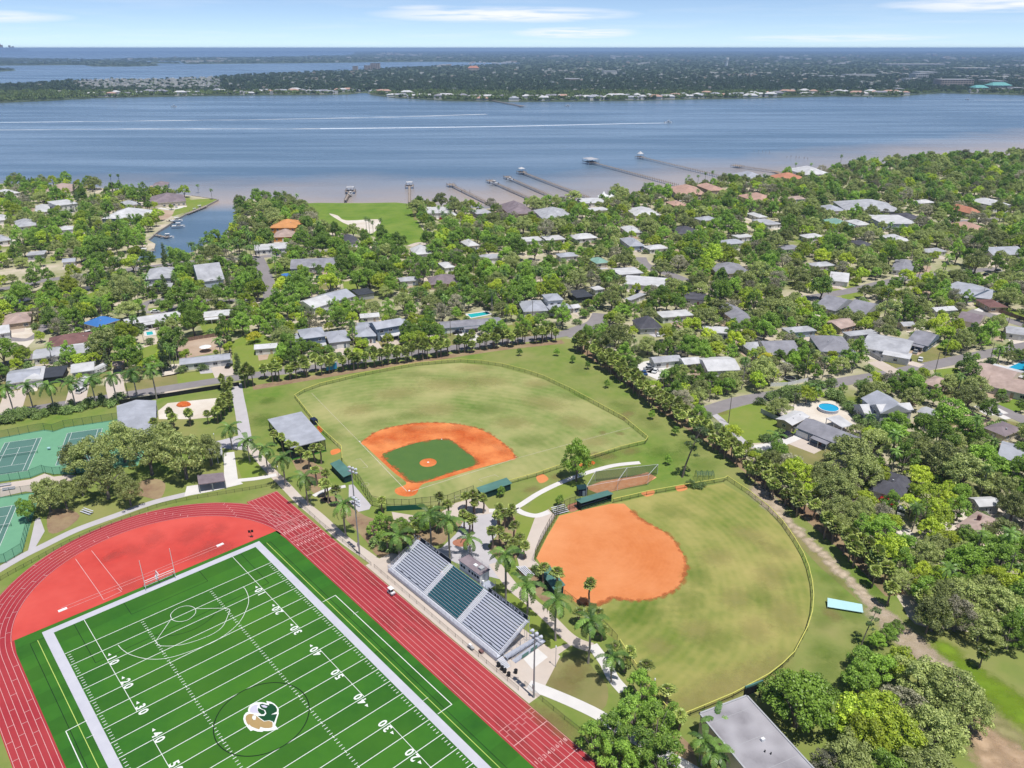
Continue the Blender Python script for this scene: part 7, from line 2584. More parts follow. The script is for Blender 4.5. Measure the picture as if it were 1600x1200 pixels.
def frond_faces(r,L,droop,w,n,faces,tints,az,el,base,leafn=12,sweep=.35):
 d=Vector((math.cos(az),math.sin(az),0))
 s=Vector((-math.sin(az),math.cos(az),0))
 pts=[]
 x,z,a=0.0,0.0,el
 for k in range(n+1):
  pts.append(base+d*x+Vector((0,0,z)))
  x+=L/n*math.cos(a)
  z+=L/n*math.sin(a)
  a-=droop/n
 t0=r.uniform(.2,.8)
 for k in range(n):
  p,q=pts[k],pts[k+1]
  t=(k+.5)/n
  ww=w*(math.sin(math.pi*(.12+.80*t))**.7)
  ax=(q-p)
  for sg in(-1,1):
   for j in range(2):
    a0=p.lerp(q,j*.5)
    a1=p.lerp(q,j*.5+.42)
    out=s*sg*ww+ax.normalized()*ww*sweep-Vector((0,0,ww*r.uniform(.22,.55)))
    faces.append([a0,a1,a1+out*.96,a0+out*r.uniform(.85,1.0)+ax*.06])
    tints.append(min(1,max(0,t0+r.uniform(-.2,.2))))
 return pts
def frond_mesh(seed,L,droop,w,el):
 r=random.Random(seed)
 faces,tints=[],[]
 frond_faces(r,L,droop,w,7,faces,tints,0,el,Vector((0,0,0)))
 return leaf_mesh('frond',faces,tints,LEAF['palm'])
FRONDS=[frond_mesh(200+k,3.9*(1-.05*k),(1.7,1.9,2.1,1.6)[k],.62,.0)for k in range(4)]
def palm_crown(seed,L,w,n,el0,el1,droop,z):
 r=random.Random(seed)
 faces,tints=[],[]
 for k in range(n):
  az=k*2.39996+r.uniform(-.2,.2)
  el=el0+(el1-el0)*((k+.5)/n)
  frond_faces(r,L*r.uniform(.85,1.1),droop*r.uniform(.85,1.2),w,6,faces,tints,az,el,Vector((0,0,z)))
 return leaf_mesh('crown',faces,tints,LEAF['palm'])
def palm_trunk(h,r0,shaft,seed,bend=.3):
 r=random.Random(seed)
 a=r.uniform(0,6.28)
 bx,by=bend*math.cos(a),bend*math.sin(a)
 mb=MB()
 hh=h-(1.5 if shaft else 0)
 pts=[Vector((bx*math.sin(t*3.14)*.6,by*math.sin(t*3.14)*.6,hh*t))for t in(0,.2,.45,.7,1.0)]
 mb.path(pts,[r0*1.25,r0*.95,r0*1.1,r0*.9,r0*.72],8,0)
 if shaft:
  mb.path([pts[-1],pts[-1]+Vector((0,0,.7)),pts[-1]+Vector((0,0,1.6))],[r0*.75,r0*.7,r0*.35],7,1)
 o=mb.build('trunk',[M['palm_bark'],M['crownshaft']],None,(0,0,0),smooth=True)
 me=o.data
 bpy.data.objects.remove(o)
 return me
PALM_T={10:palm_trunk(10,.22,True,5),12:palm_trunk(12,.24,True,8)}
PROTO['feather']=[(palm_trunk(9,.17,False,11,.7),palm_crown(210,2.9,.5,18,1.15,-.5,1.5,9),2.9,10.5),(palm_trunk(11,.17,False,14,.5),palm_crown(211,2.8,.5,16,1.1,-.6,1.6,11),2.9,12.5)]
PROTO['tall_thin']=[(palm_trunk(17,.2,False,17,.5),palm_crown(212,1.9,.42,26,1.2,-1.0,1.3,17),2.0,18.5)]
def fan_faces(r,base,d,up,size,faces,tints):
 s=d.cross(up).normalized()
 n=d.cross(s).normalized()
 c=base+d*size*.32
 t0=r.uniform(.0,1.0)
 m=6
 for k in range(m):
  a0=-1.9+3.8*k/m
  a1=a0+3.8/m*.82
  q0=d*math.cos(a0)+s*math.sin(a0)
  q1=d*math.cos(a1)+s*math.sin(a1)
  L=size*r.uniform(.75,1.0)*.6
  dr=Vector((0,0,-.30*size*r.uniform(.5,1.2)))
  faces.append([c,c+q0*L+dr*.8+n*.05,c+(q0+q1)*.5*L*1.15+dr,c+q1*L+dr*.8-n*.05])
  tints.append(min(1,max(0,t0+r.uniform(-.15,.15))))
def sabal(seed,h,n,size):
 r=random.Random(seed)
 faces,tints=[],[]
 for k in range(n):
  az=k*2.39996+r.uniform(-.2,.2)
  el=1.45-2.2*((k+.5)/n)**1.15+r.uniform(-.1,.1)
  d=Vector((math.cos(az)*math.cos(el),math.sin(az)*math.cos(el),math.sin(el)))
  fan_faces(r,Vector((0,0,h))+d*r.uniform(.05,.35),d,Vector((0,0,1))if abs(d.z)<.95 else Vector((1,0,0)),size*r.uniform(.85,1.15),faces,tints)
 cm=leaf_mesh('crown',faces,tints,LEAF['sabal'])
 mb=MB()
 bx=r.uniform(-.3,.3)
 mb.path([(0,0,-.1),(bx,0,h*.5),(0,0,h+.1)],[.24,.19,.22],7)
 mb.path([(0,0,h-1.0),(0,0,h-.3),(0,0,h+.2)],[.22,.38,.30],7)
 o=mb.build('trunk',M['sabal_bark'],None,(0,0,0))
 tm=o.data
 bpy.data.objects.remove(o)
 return(tm,cm,1.9,h+1.6)
PROTO['sabal']=[sabal(300,5.0,34,1.75),sabal(301,5.6,38,1.85),sabal(302,4.3,32,1.7)]
PROTO['sabal_slim']=[sabal(310,6.0,30,1.35),sabal(311,5.2,28,1.3)]
KINDNAME={'loose':('leafy_tree','tree'),'oak':('oak_tree','tree'),'leafy':('leafy_tree','tree'),'bright':('flame_tree','tree'),'yellow':('flowering_tree','tree'),'grey':('bare_branched_tree','tree'),'red':('red_shrub','shrub'),'shrub':('hedge_shrub','shrub'),'conifer':('conifer_tree','tree'),'pine':('pine_tree','tree'),'feather':('feather_palm','palm'),'tall_thin':('tall_thin_palm','palm'),'sabal':('fan_palm','palm'),'sabal_slim':('slim_fan_palm','palm'),'royal':('royal_palm','palm')}
LOOK={'loose':('open-crowned green tree','ragged open green tree'),'oak':('olive green oak','wide olive oak','rounded dark olive oak'),'leafy':('deep green leafy tree','dense green leafy tree','upright green leafy tree'),'bright':('bright yellow green tree','spreading light green tree'),'yellow':('yellow flowering tree',),'grey':('thin greyish tree','sparse grey green tree'),'red':('red leaved shrub',),'shrub':('green hedge shrub',),'conifer':('dark pointed conifer',),'pine':('thin bare-stemmed pine',),'feather':('feathery palm','leaning feathery palm'),'tall_thin':('very tall thin palm',),'sabal':('shaggy fan palm','round headed fan palm','short fan palm'),'sabal_slim':('slim fan palm',),'royal':('royal palm with smooth grey trunk',)}
GROUPS={'loose':'deep green trees','oak':'olive oaks','leafy':'deep green trees','bright':'light green trees','yellow':'yellow flowering trees','grey':'thin greyish trees','shrub':'hedge shrubs','sabal':'fan palms in rows','sabal_slim':'slim fan palms of the plaza','feather':'feathery garden palms','royal':'royal palms','conifer':'dark conifers','pine':'thin pines'}
PLACED=[]
def plant(kind,px,py,s=1.0,sz=None,label=None,keep=True,xy=None,var=None,rz=None):
 x,y=G(px,py)if xy is None else xy
 v=tr.randrange(len(PROTO[kind]))if var is None else var
 PLACED.append(dict(kind=kind,x=x,y=y,s=s,sz=sz or s*tr.uniform(.92,1.08),v=v,rz=tr.uniform(0,6.283)if rz is None else rz,label=label,sure=True))
#  the trees one can point at, from the photo
for px,py,s,k in((150,745,1.0,'oak'),(196,722,1.05,'oak'),(238,742,1.15,'oak'),(292,748,1.15,'oak'),(330,728,.8,'oak'),(170,780,1.0,'oak'),(205,790,.7,'oak'),(118,740,.75,'oak'),(262,712,.9,'oak'),(186,690,.55,'leafy'),(80,800,.8,'oak'),(105,795,.7,'oak'),(45,815,.55,'leafy'),(130,775,.5,'oak')):
 plant(k,px,py,s*1.05,s*1.45)
for px,py,s,k in((985,1140,.85,'loose'),(1022,1165,.95,'loose'),(952,1165,.8,'loose'),(925,1178,.7,'loose'),(1000,1100,.8,'loose'),(1030,1215,1.0,'loose'),(965,1215,.9,'loose'),(1050,1130,.5,'loose'),(990,1195,1.0,'loose'),(1242,1135,1.45,'leafy'),(1215,1110,.9,'leafy'),(1268,1110,.9,'leafy'),(1345,1050,.75,'leafy'),(1372,1068,.8,'leafy'),(1398,1062,.95,'bright'),(1340,1082,.85,'leafy'),(1326,1150,1.1,'bright'),(1360,1140,1.15,'bright'),(1392,1170,1.2,'bright'),(1345,1185,1.1,'bright'),(1435,1095,1.0,'oak'),(1480,1120,1.1,'oak'),(1455,1170,1.0,'oak'),(1405,1112,.8,'grey'),(1508,1135,.8,'oak'),(1320,1225,1.0,'oak'),(1375,1240,1.0,'loose'),(1440,1240,1.0,'oak'),(1295,1225,.8,'grey'),(1345,1010,.55,'pine'),(1368,1012,.42,'leafy'),(1385,1005,.5,'leafy'),(1398,990,.4,'leafy'),(1455,985,.9,'oak'),(1490,985,.9,'grey'),(1525,1000,.85,'oak'),(1475,960,.9,'oak'),(1440,945,.8,'leafy'),(1462,920,.75,'bright'),(1438,905,.6,'bright'),(1500,960,1.0,'oak'),(1535,955,.9,'oak'),(1560,980,1.0,'oak'),(1550,900,1.15,'leafy'),(1580,880,1.0,'leafy'),(1535,870,.9,'leafy'),(1600,930,.9,'bright'),(1590,1000,1.0,'leafy'),(1565,850,.8,'oak'),(1325,735,1.35,'oak'),(1345,765,1.15,'oak'),(1362,715,1.1,'oak'),(1395,705,1.1,'leafy'),(1425,720,1.05,'oak'),(1440,690,1.15,'leafy'),(1480,675,1.35,'leafy'),(1510,690,1.0,'leafy'),(1470,745,1.2,'oak'),(1500,765,1.25,'oak'),(1525,740,1.1,'leafy'),(1550,755,1.0,'leafy'),(1430,760,.95,'bright'),(1445,790,1.0,'bright'),(1420,805,.85,'bright'),(1460,815,.9,'bright'),(1480,800,.8,'bright'),(1450,845,.85,'bright'),(1475,860,.8,'bright'),(1505,855,.7,'leafy'),(1585,760,1.1,'leafy'),(1590,720,.7,'leafy'),(1510,640,1.0,'oak'),(1540,655,.8,'leafy'),(1430,615,.9,'leafy'),(1485,612,.8,'oak'),(1520,622,1.0,'oak'),(1490,795,.35,'red')):
 plant(k,px,py,s)
plant('leafy',900,752,1.12,1.5,'tall broad-branched tree standing alone beside the navy shed',var=0)
plant('pine',1066,746,1.0,1.0,'lone leaning pine with a long bare stem between the two ball fields',var=0,rz=.1)
for px,py,lb in((1043,726,'small dark conical tree right of the batting cage'),(783,776,'small round young tree in the grass below the plaza dugout'),(874,790,'small lollipop tree beyond the small softball bleacher'),(918,577,'small young tree on the grass strip inside the palm rows, lowest of a line'),(895,567,'small young tree on the grass strip, second of the line'),(870,556,'small young tree near the top corner of the grass strip'),(812,556,'small young tree beside the top of the baseball outfield fence'),(1018,655,'small young tree beside the right corner of the baseball fence'),(1055,680,'small young tree on the grass left of the palm row'),(948,606,'tiny dark tree on the grass outside the right baseball fence')):
 plant('leafy',px,py,.30,.38,lb)
plant('shrub',1080,760,1.0,.9,'low green bush at the foot of the lone leaning pine')
plant('shrub',1095,762,.9,.8,'low green bush before the hooped batting cage')
for px,py,s,k in((585,838,.5,'loose'),(598,825,.5,'loose'),(612,835,.55,'loose'),(628,832,.5,'leafy'),(645,838,.55,'loose'),(660,832,.5,'loose'),(600,850,.45,'leafy'),(672,828,.5,'leafy'),(655,820,.45,'leafy')):
 plant(k,px,py,s)
for px,py,s in((585,852,1.0),(600,858,1.0),(615,863,.9),(630,858,1.1),(612,848,1.0),(592,845,.9),(640,865,.9),(848,900,1.2),(858,912,1.0),(838,895,.9)):
 plant('shrub',px,py,s)
for k in range(34):
 t=k/33
 plant('shrub',-10+195*t+tr.uniform(-3,3),663-35*t+tr.uniform(-3,4),1.25+tr.uniform(-.45,.5),1.2+tr.uniform(-.5,.6))
for a,b,n in(((1200,622),(1300,602),14),((1208,640),(1245,622),6),((1298,620),(1345,650),10),((1325,640),(1380,690),9),((1500,690),(1560,668),8)):
 for k in range(n):
  t=k/max(1,n-1)
  plant('shrub',a[0]+(b[0]-a[0])*t+tr.uniform(-2,2),a[1]+(b[1]-a[1])*t+tr.uniform(-2,2),1.3+tr.uniform(-.3,.4))
ROYAL=[(447,760,10,'on the paved corner above the track'),(419,739,9,'beside the walk left of the open metal shed'),(482,790,9.7,'by the walk at the track fence, third along'),(541,838,10.5,'by the walk near the left floodlight pole'),(364,703,8.5,'on the lawn strip left of the lane apron'),(391,722,8,'in the lawn above the white walk'),(703,874,12.5,'right behind the left half of the grandstand'),(734,868,5.5,'behind the press box'),(625,876,8,'at the left end of the grandstand'),(674,862,12,'behind the left corner of the grandstand with its head over the plaza'),(790,938,13.5,'behind the right half of the grandstand'),(823,968,10.5,'on the lawn behind the right end of the grandstand'),(868,1001,11.5,'on the lawn corner by the near walk'),(919,1036,12,'tallest, standing where the white walk begins'),(955,1066,7,'leaning over the white walk'),(1096,1196,6.5,'at the corner of the flat grey school roof'),(1112,1212,6,'in front of the flat grey school roof'),(1115,1150,4.5,'against the flat grey school roof'),(22,648,11,'first at the left edge of the street row'),(53,645,11,'second in the street row'),(87,646,11.5,'third in the street row'),(120,640,11,'fourth in the street row'),(151,636,11.5,'fifth in the street row'),(184,631,11.5,'sixth in the street row'),(215,625,11.5,'seventh in the street row'),(245,624,12.5,'last at the right end of the street row'),(1211,706,6,'on the drive below the vacant bright lawn'),(1271,628,6.5,'yellowing, by the diagonal street')]
for i,(px,py,h,where)in enumerate(ROYAL):
 p=G3(px,py)
 sc=h/12.0 if h>10.8 else h/10.0
 key=12 if h>10.8 else 10
 t=thing('royal_palm','royal palm '+where,'palm',p,tr.uniform(0,6.28),'royal palms')
 inst('trunk',PALM_T[key],t,(0,0,0),(0,0,0),(max(.8,sc),max(.8,sc),sc))
 n=13
 fs=1.4 if h>7 else 1.1
 for k in range(n):
  az=k*2.39996+tr.uniform(-.15,.15)
  el=1.15-1.75*((k+.5)/n)
  inst('frond',FRONDS[k%4],t,(0,0,h),(tr.uniform(-.15,.15),-el,az),(fs*tr.uniform(.88,1.05),)*3)
SLIM=[(688,806,7),(700,812,6.5),(728,797,6),(740,800,6.5),(742,802,4.6),(755,802,6.5),(725,832,6.5),(733,836,7),(738,836,6.5),(769,859,6.5),(777,832,6),(781,822,6.5),(787,828,6),(800,824,7.5),(797,814,4),(781,852,6),(804,850,6.5),(790,858,5),(802,868,4.5),(812,862,5),(820,872,4.5),(798,878,4.5),(454,716,6.5),(463,714,5),(470,724,6),(483,733,6.5),(493,722,6),(502,725,6.5),(495,758,6.5),(511,760,6),(443,706,7),(430,697,6),(508,777,6.5),(513,786,7),(528,792,6.5),(598,802,5.5),(620,850,6),(650,850,6),(640,862,5),(606,862,5.5),(676,820,6),(690,832,5.5),(849,918,6.5),(870,928,7),(921,948,7.5),(934,992,6.5),(940,1000,4),(983,1043,5.5),(1008,1062,4.5),(1041,1100,5),(1060,1142,4.5),(920,980,5.5),(905,975,4),(960,1030,4),(975,1050,4)]
for px,py,h in SLIM:
 plant('sabal_slim',px,py,1.15,h/6.2)
def row(pts,step,jit,s0,s1,n2=1,off=0.0,skip=0.08):
 P=[G3(*q)for q in pts]
 for a,b in zip(P[:-1],P[1:]):
  L=(b-a).length
  d=(b-a).normalized()
  nn=Vector((-d.y,d.x,0))
  for k in range(max(1,int(L/step))):
   for j in range(n2):
    if tr.random()<skip:
     continue
    p=a+d*(k*step+tr.uniform(-jit,jit))+nn*(off*j+tr.uniform(-jit,jit))
    PLACED.append(dict(kind='sabal',x=p.x,y=p.y,s=tr.uniform(s0,s1),sz=tr.uniform(s0,s1)*1.02,v=tr.randrange(3),rz=tr.uniform(0,6.28),label=None,sure=True))
row([(385,607),(410,598),(455,594),(500,586),(550,578),(600,572),(660,562),(720,553),(780,544),(835,536),(880,534)],3.0,1.0,1.0,1.3,2,2.8,.12)
row([(905,545),(935,562),(965,585),(1000,612),(1040,642),(1085,672),(1130,702),(1175,740),(1215,770),(1250,795),(1290,828),(1330,862),(1370,900),(1400,930)],2.8,.9,.95,1.25,2,-3.0,.12)
row([(1415,945),(1460,985),(1500,1010),(1545,1030),(1590,1050)],4.5,1.5,.9,1.15,2,-3.5,.3)
row([(248,676),(275,672),(300,665),(325,660)],3.0,.9,.85,1.05,2,2.8,.1)
row([(330,662),(345,650),(352,625),(350,605)],3.0,.8,.8,1.0,2,-2.2,.12)
for px,py in((178,303),(190,303)):
 plant('tall_thin',px,py,1.0,1.0)
for px,py in((120,312),(128,316),(134,316)):
 plant('conifer',px,py,1.1,1.25)
for px,py,h in((693,366),(700,364),(706,368),(712,366),(780-184,364),(577,366),(582,368),(574,363))and((573,364,1),(578,366,1),(583,368,.9),(596,366,1),(686,345,1),(692,348,.9),(700,346,1.1),(704,350,1),(697,352,.9),(738,342,.8),(742,345,.7),(775,385,1.2),(768,390,1.2),(750,372,1.1),(746,378,1.0),(1075,288,.9),(1090,286,.8),(1101,286,.9),(1112,284,1.1),(1242,270,.9),(1266,268,.9),(1312,262,1.2),(840,330,.9),(848,332,.9),(860,328,1),(332,312,.8),(220,303,.8),(240,306,.7),(310,300,.7),(430,328,.9),(444,326,.9),(466,325,1.0),(412,332,.9),(405,335,.9)):
 plant('feather',px,py,.9,h)
for k in range(26):
 plant('feather',300+k*4.2+tr.uniform(-1,1),399+tr.uniform(-3,7),.95,tr.uniform(.65,.95))
for px,py in((118,500),(121,503),(175,455),(182,470)):
 plant('conifer',px,py,1.0,1.0)
plant('yellow',1190,590,1.15,1.1)
plant('yellow',1195,570,.8,.8)
plant('yellow',398,536,.9,.8)
for px,py,s in((1110,420,1.9),(1080,405,1.5),(1060,420,1.3),(1092,385,1.3),(1252,408,1.4),(1240,420,1.2),(1345,440,1.0),(1413,445,1.2),(575,395,1.2),(1080,525,1.2),(1105,540,1.1),(1120,560,1.0),(640,545,1.0),(560,570,.9),(655,540,.9),(1560,465,1.2),(1130,470,1.1),(300,465,1.2),(190,470,1.0),(1515,420,1.0),(1220,440,1.0)):
 plant('bright',px,py,s)
#  the leafy neighbourhood: trees scattered between houses, drives and lawns, thinner where the photo is open
RES=[[(-60,290),(0,290),(100,291),(200,299),(296,309),(262,340),(236,362),(222,372),(230,382),(205,402),(190,410),(-60,425)],[(-60,432),(0,445),(122,424),(226,412),(300,404),(360,372),(374,345),(372,318),(440,318),(474,322),(484,340),(505,366),(570,372),(620,388),(672,380),(655,345),(645,322),(700,326),(760,330),(860,322),(950,313),(1040,302),(1130,288),(1200,282),(1290,270),(1330,265),(1430,253),(1600,247),(1760,240),(1900,800),(1700,1010),(1560,1015),(1440,950),(1230,770),(1100,672),(905,530),(830,528),(640,548),(395,592),(200,612),(-60,645)]]
RESW=[Gs(p)for p in RES]
CELL=6.0
grid={}
def gput(x,y,r):
 grid.setdefault((int(x//CELL),int(y//CELL)),[]).append((x,y,r))
def gfree(x,y,r):
 i,j=int(x//CELL),int(y//CELL)
 for a in range(i-2,i+3):
  for b in range(j-2,j+3):
   for(u,v,q)in grid.get((a,b),()):
    if(u-x)**2+(v-y)**2<(0.64*(r+q))**2:
     return False
 return True
for d in PLACED:
 gput(d['x'],d['y'],PROTO[d['kind']][d['v']][2]*d['s'])
SB_=[(min(q[0]for q in p),min(q[1]for q in p),max(q[0]for q in p),max(q[1]for q in p),p)for p in OPEN_POLYS]
ROADS_=[(min(q[0]for q in P)-w,min(q[1]for q in P)-w,max(q[0]for q in P)+w,max(q[1]for q in P)+w,P,w)for P,w in ROAD_LINES]
COVER=.10
SEE=[]
for P,w in ROAD_LINES:
 for a,b in zip(P[:-1],P[1:]):
  L=math.hypot(b[0]-a[0],b[1]-a[1])
  for k in range(max(1,int(L/6))):
   q=PX(a[0]+(b[0]-a[0])*k*6/max(L,1),a[1]+(b[1]-a[1])*k*6/max(L,1))
   if 230<q[1]<1200 and-50<q[0]<1650:
    SEE.append(q)
for p in OPEN_POLYS:
 if len(p)>5:
  cx,cy=sum(q[0]for q in p)/len(p),sum(q[1]for q in p)/len(p)
  for k in range(0,len(p),2):
   SEE.append(PX(cx*.5+p[k][0]*.5,cy*.5+p[k][1]*.5))
SEEG={}
for q in SEE:
 SEEG.setdefault((int(q[0]//16),int(q[1]//16)),[]).append(q)
def hides(px,py,pr,ph,d):
 n=0
 for i in range(int((px-pr)//16),int((px+pr)//16)+1):
  for j in range(int((py-ph)//16),int((py+ph)//16)+1):
   for q in SEEG.get((i,j),()):
    if q[2]>d-2 and((q[0]-px)/pr)**2+((q[1]-py)/ph)**2<.8:
     n+=1
 return n
def gapfield(x,y):
 return math.sin(x*.047+1.3*math.sin(y*.031))+math.sin(y*.041+1.7*math.sin(x*.023+1))+.8*math.sin((x+y)*.083)
def blocked(x,y,r,h):
 for x0,y0,x1,y1,p in SB_:
  if x0<x<x1 and y0<y<y1 and inpoly(x,y,p):
   return True
 for x0,y0,x1,y1,P,w in ROADS_:
  if x0<x<x1 and y0<y<y1 and polyline_dist(x,y,P)<w/2+r*.35:
   return True
 px,py,dist=PX(x,y,h*.6)
 pr=r*FOC/dist
 ph=h*.42*FOC/dist
 if r>1.5 and tr.random()<.93 and hides(px,py,pr*.8,ph*.9,dist):
  return True
 for x0,y0,x1,y1,kd in KEEP:
  if dist<kd+6 and px+pr>x0 and px-pr<x1 and py+ph>y0 and py-ph<y1:
   ov=(min(px+pr*.85,x1)-max(px-pr*.85,x0))*(min(py+ph*.85,y1)-max(py-ph*.85,y0))
   if ov>COVER*(x1-x0)*(y1-y0)and ov>0:
    return True
 return False
def kind_at(px,py):
 q=tr.random()
 if px<380:
  m=(('leafy',.26),('loose',.14),('oak',.18),('bright',.28),('grey',.04),('feather',.07),('conifer',.03))
 elif px<880 and py>380:
  m=(('leafy',.40),('loose',.18),('oak',.12),('bright',.19),('grey',.04),('feather',.07))
 elif py<330:
  m=(('oak',.42),('leafy',.30),('bright',.10),('feather',.12),('grey',.06))
 elif px>1150:
  m=(('oak',.44),('leafy',.16),('loose',.14),('bright',.14),('grey',.08),('feather',.03),('pine',.01))
 else:
  m=(('oak',.30),('leafy',.24),('loose',.14),('bright',.20),('grey',.09),('feather',.03))
 for k,w in m:
  q-=w
  if q<=0:
   return k
 return 'leafy'
cnt=0
for tries in range(60000):
 if cnt>6500:
  break
 px=tr.uniform(-60,1700)
 py=248+780*(tr.random()**1.75)
 x,y=G(px,py)
 if not any(inpoly(x,y,p)for p in RESW):
  continue
 k=kind_at(px,py)
 v=tr.randrange(len(PROTO[k]))
 s=tr.uniform(.55,1.35)if k not in('feather','conifer','pine')else tr.uniform(.7,1.05)
 if tr.random()<.12:
  s*=.6
 r,h=PROTO[k][v][2]*s,PROTO[k][v][3]*s
 if not gfree(x,y,r*(.92 if k!='feather' else .6)):
  continue
 if(gapfield(x,y)>1.30 and tr.random()<.85 and py<700 or px<330 and py<420 and tr.random()<.35):
  continue
 if blocked(x,y,r,h):
  s2=.38
  r,h=PROTO['shrub'][0][2]*1.3,PROTO['shrub'][0][3]*1.3
  if tr.random()<.3 and gfree(x,y,r)and not blocked(x,y,r,h):
   gput(x,y,r)
   PLACED.append(dict(kind='shrub',x=x,y=y,s=1.3,sz=1.2,v=tr.randrange(2),rz=tr.uniform(0,6.28),label=None,sure=False))
  continue
 gput(x,y,r*.92)
 PLACED.append(dict(kind=k,x=x,y=y,s=s,sz=s*tr.uniform(.95,1.3),v=v,rz=tr.uniform(0,6.28),label=None,sure=False))
 cnt+=1
print('TREES',len(PLACED),'scattered',cnt)
#  sort by how large they show; the largest become things, the others woods
for d in PLACED:
 tm,cm,r,h=PROTO[d['kind']][d['v']]
 d['px'],d['py'],d['d']=PX(d['x'],d['y'],h*d['sz']*.55)
 d['size']=r*d['s']*FOC/d['d']
 if not(-40<d['px']<1640 and 200<d['py']<1240):
  d['size']*=.05 if not d['sure']else .5
LIMIT={'oak':230,'leafy':190,'loose':90,'bright':110,'grey':60,'sabal':255,'sabal_slim':60,'feather':90,'shrub':110,'conifer':40,'pine':12,'yellow':6,'tall_thin':4,'red':3}
PLACED.sort(key=lambda d:-(d['size']+(1000 if d['label']else 0)))
seen={}
SOLO,WOODS=[],[]
for d in PLACED:
 k=d['kind']
 seen[k]=seen.get(k,0)+1
 if seen[k]<=LIMIT.get(k,100)and d['size']>1.5:
  SOLO.append(d)
 else:
  WOODS.append(d)
USED={}
LM=[(a,b,c)for a,b,c in LANDMARKS if c]
def rel(px,py,lx,ly):
 dx,dy=px-lx,(py-ly)*1.6
 if abs(dx)>abs(dy):
  return 'right of' if dx>0 else 'left of'
 return 'below' if dy>0 else 'above'
def tree_label(d):
 k=d['kind']
 look=LOOK[k][d['v']%len(LOOK[k])]
 s=d['s']
 size='large ' if s>1.12 else('small ' if s<.72 else '')
 if k in('sabal','sabal_slim','shrub','feather'):
  size='big ' if s>1.05 else('low ' if d['sz']<.8 else '')
 near=sorted(LM,key=lambda m:(m[0]-d['px'])**2+((m[1]-d['py'])*1.6)**2)[:9]
 cands=[]
 for m in near:
  dist=math.hypot(m[0]-d['px'],(m[1]-d['py'])*1.6)
  pre='just ' if dist<28 else('' if dist<75 else 'well ')
  cands.append('%s%s %s%s %s'%(size,look,pre,rel(d['px'],d['py'],m[0],m[1]),m[2]))
 for i in range(0,3):
  for j in range(i+1,6):
   if j<len(near):
    cands.append('%s%s %s %s and %s %s'%(size,look,rel(d['px'],d['py'],near[i][0],near[i][1]),near[i][2],rel(d['px'],d['py'],near[j][0],near[j][1]),near[j][2]))
 cands=[c for c in cands if len(c.split())<=16]
 for c in cands:
  if c not in USED:
   USED[c]=1
   return c
 USED[cands[0]]+=1
 return cands[0]
for d in SOLO:
 tm,cm,r,h=PROTO[d['kind']][d['v']]
 nm,cat=KINDNAME[d['kind']]
 t=thing(nm,d['label']or tree_label(d),cat,(d['x'],d['y'],0),d['rz'],GROUPS.get(d['kind']))
 q=1+.16*math.sin(d['rz']*5)
 t.scale=(d['s']*q,d['s']/q,d['sz'])
 inst('stem' if d['kind']in('shrub','red')else 'trunk',tm,t)
 inst('foliage' if d['kind']in('shrub','red')else 'crown',cm,t)
 d['obj']=t
def woods(name,items,tm_cm):
 me=bpy.data.meshes.new(name)
 me.from_pydata([(d['x'],d['y'],0)for d in items],[],[])
 a=me.attributes.new('turn','FLOAT_VECTOR','POINT')
 a.data.foreach_set('vector',[c for d in items for c in(0,0,d['rz'])])
 a=me.attributes.new('grow','FLOAT_VECTOR','POINT')
 a.data.foreach_set('vector',[c for d in items for c in(d['s'],d['s'],d['sz'])])
 o=bpy.data.objects.new(name,me)
 COL.objects.link(o)
 o['kind']='stuff'
 ng=bpy.data.node_groups.new(name,'GeometryNodeTree')
 ng.interface.new_socket('Geometry',in_out='INPUT',socket_type='NodeSocketGeometry')
 ng.interface.new_socket('Geometry',in_out='OUTPUT',socket_type='NodeSocketGeometry')
 n,l=ng.nodes,ng.links
 gi,go=n.new('NodeGroupInput'),n.new('NodeGroupOutput')
 ip=n.new('GeometryNodeInstanceOnPoints')
 join=n.new('GeometryNodeJoinGeometry')
 for ob in tm_cm:
  oi=n.new('GeometryNodeObjectInfo')
  oi.inputs['Object'].default_value=ob
  oi.transform_space='ORIGINAL'
  l.new(oi.outputs['Geometry'],join.inputs[0])
 rt_,sc_=n.new('GeometryNodeInputNamedAttribute'),n.new('GeometryNodeInputNamedAttribute')
 rt_.data_type=sc_.data_type='FLOAT_VECTOR'
 rt_.inputs[0].default_value,sc_.inputs[0].default_value='turn','grow'
 er=n.new('FunctionNodeEulerToRotation')
 l.new(rt_.outputs[0],er.inputs[0])
 l.new(gi.outputs[0],ip.inputs['Points'])
 l.new(join.outputs[0],ip.inputs['Instance'])
 l.new(er.outputs[0],ip.inputs['Rotation'])
 l.new(sc_.outputs[0],ip.inputs['Scale'])
 l.new(ip.outputs[0],go.inputs[0])
 md=o.modifiers.new('woods','NODES')
 md.node_group=ng
 return o
srcs={}
for d in SOLO:
 srcs.setdefault((d['kind'],d['v']),d['obj'])
by={}
for d in WOODS:
 by.setdefault((d['kind'],d['v']),[]).append(d)
for key,items in by.items():
 if key in srcs:
  woods({'sabal':'distant_palms','feather':'distant_palms','sabal_slim':'distant_palms','shrub':'undergrowth'}.get(key[0],'woods'),items,list(srcs[key].children))
print('SOLO',len(SOLO),'WOODS',len(WOODS))
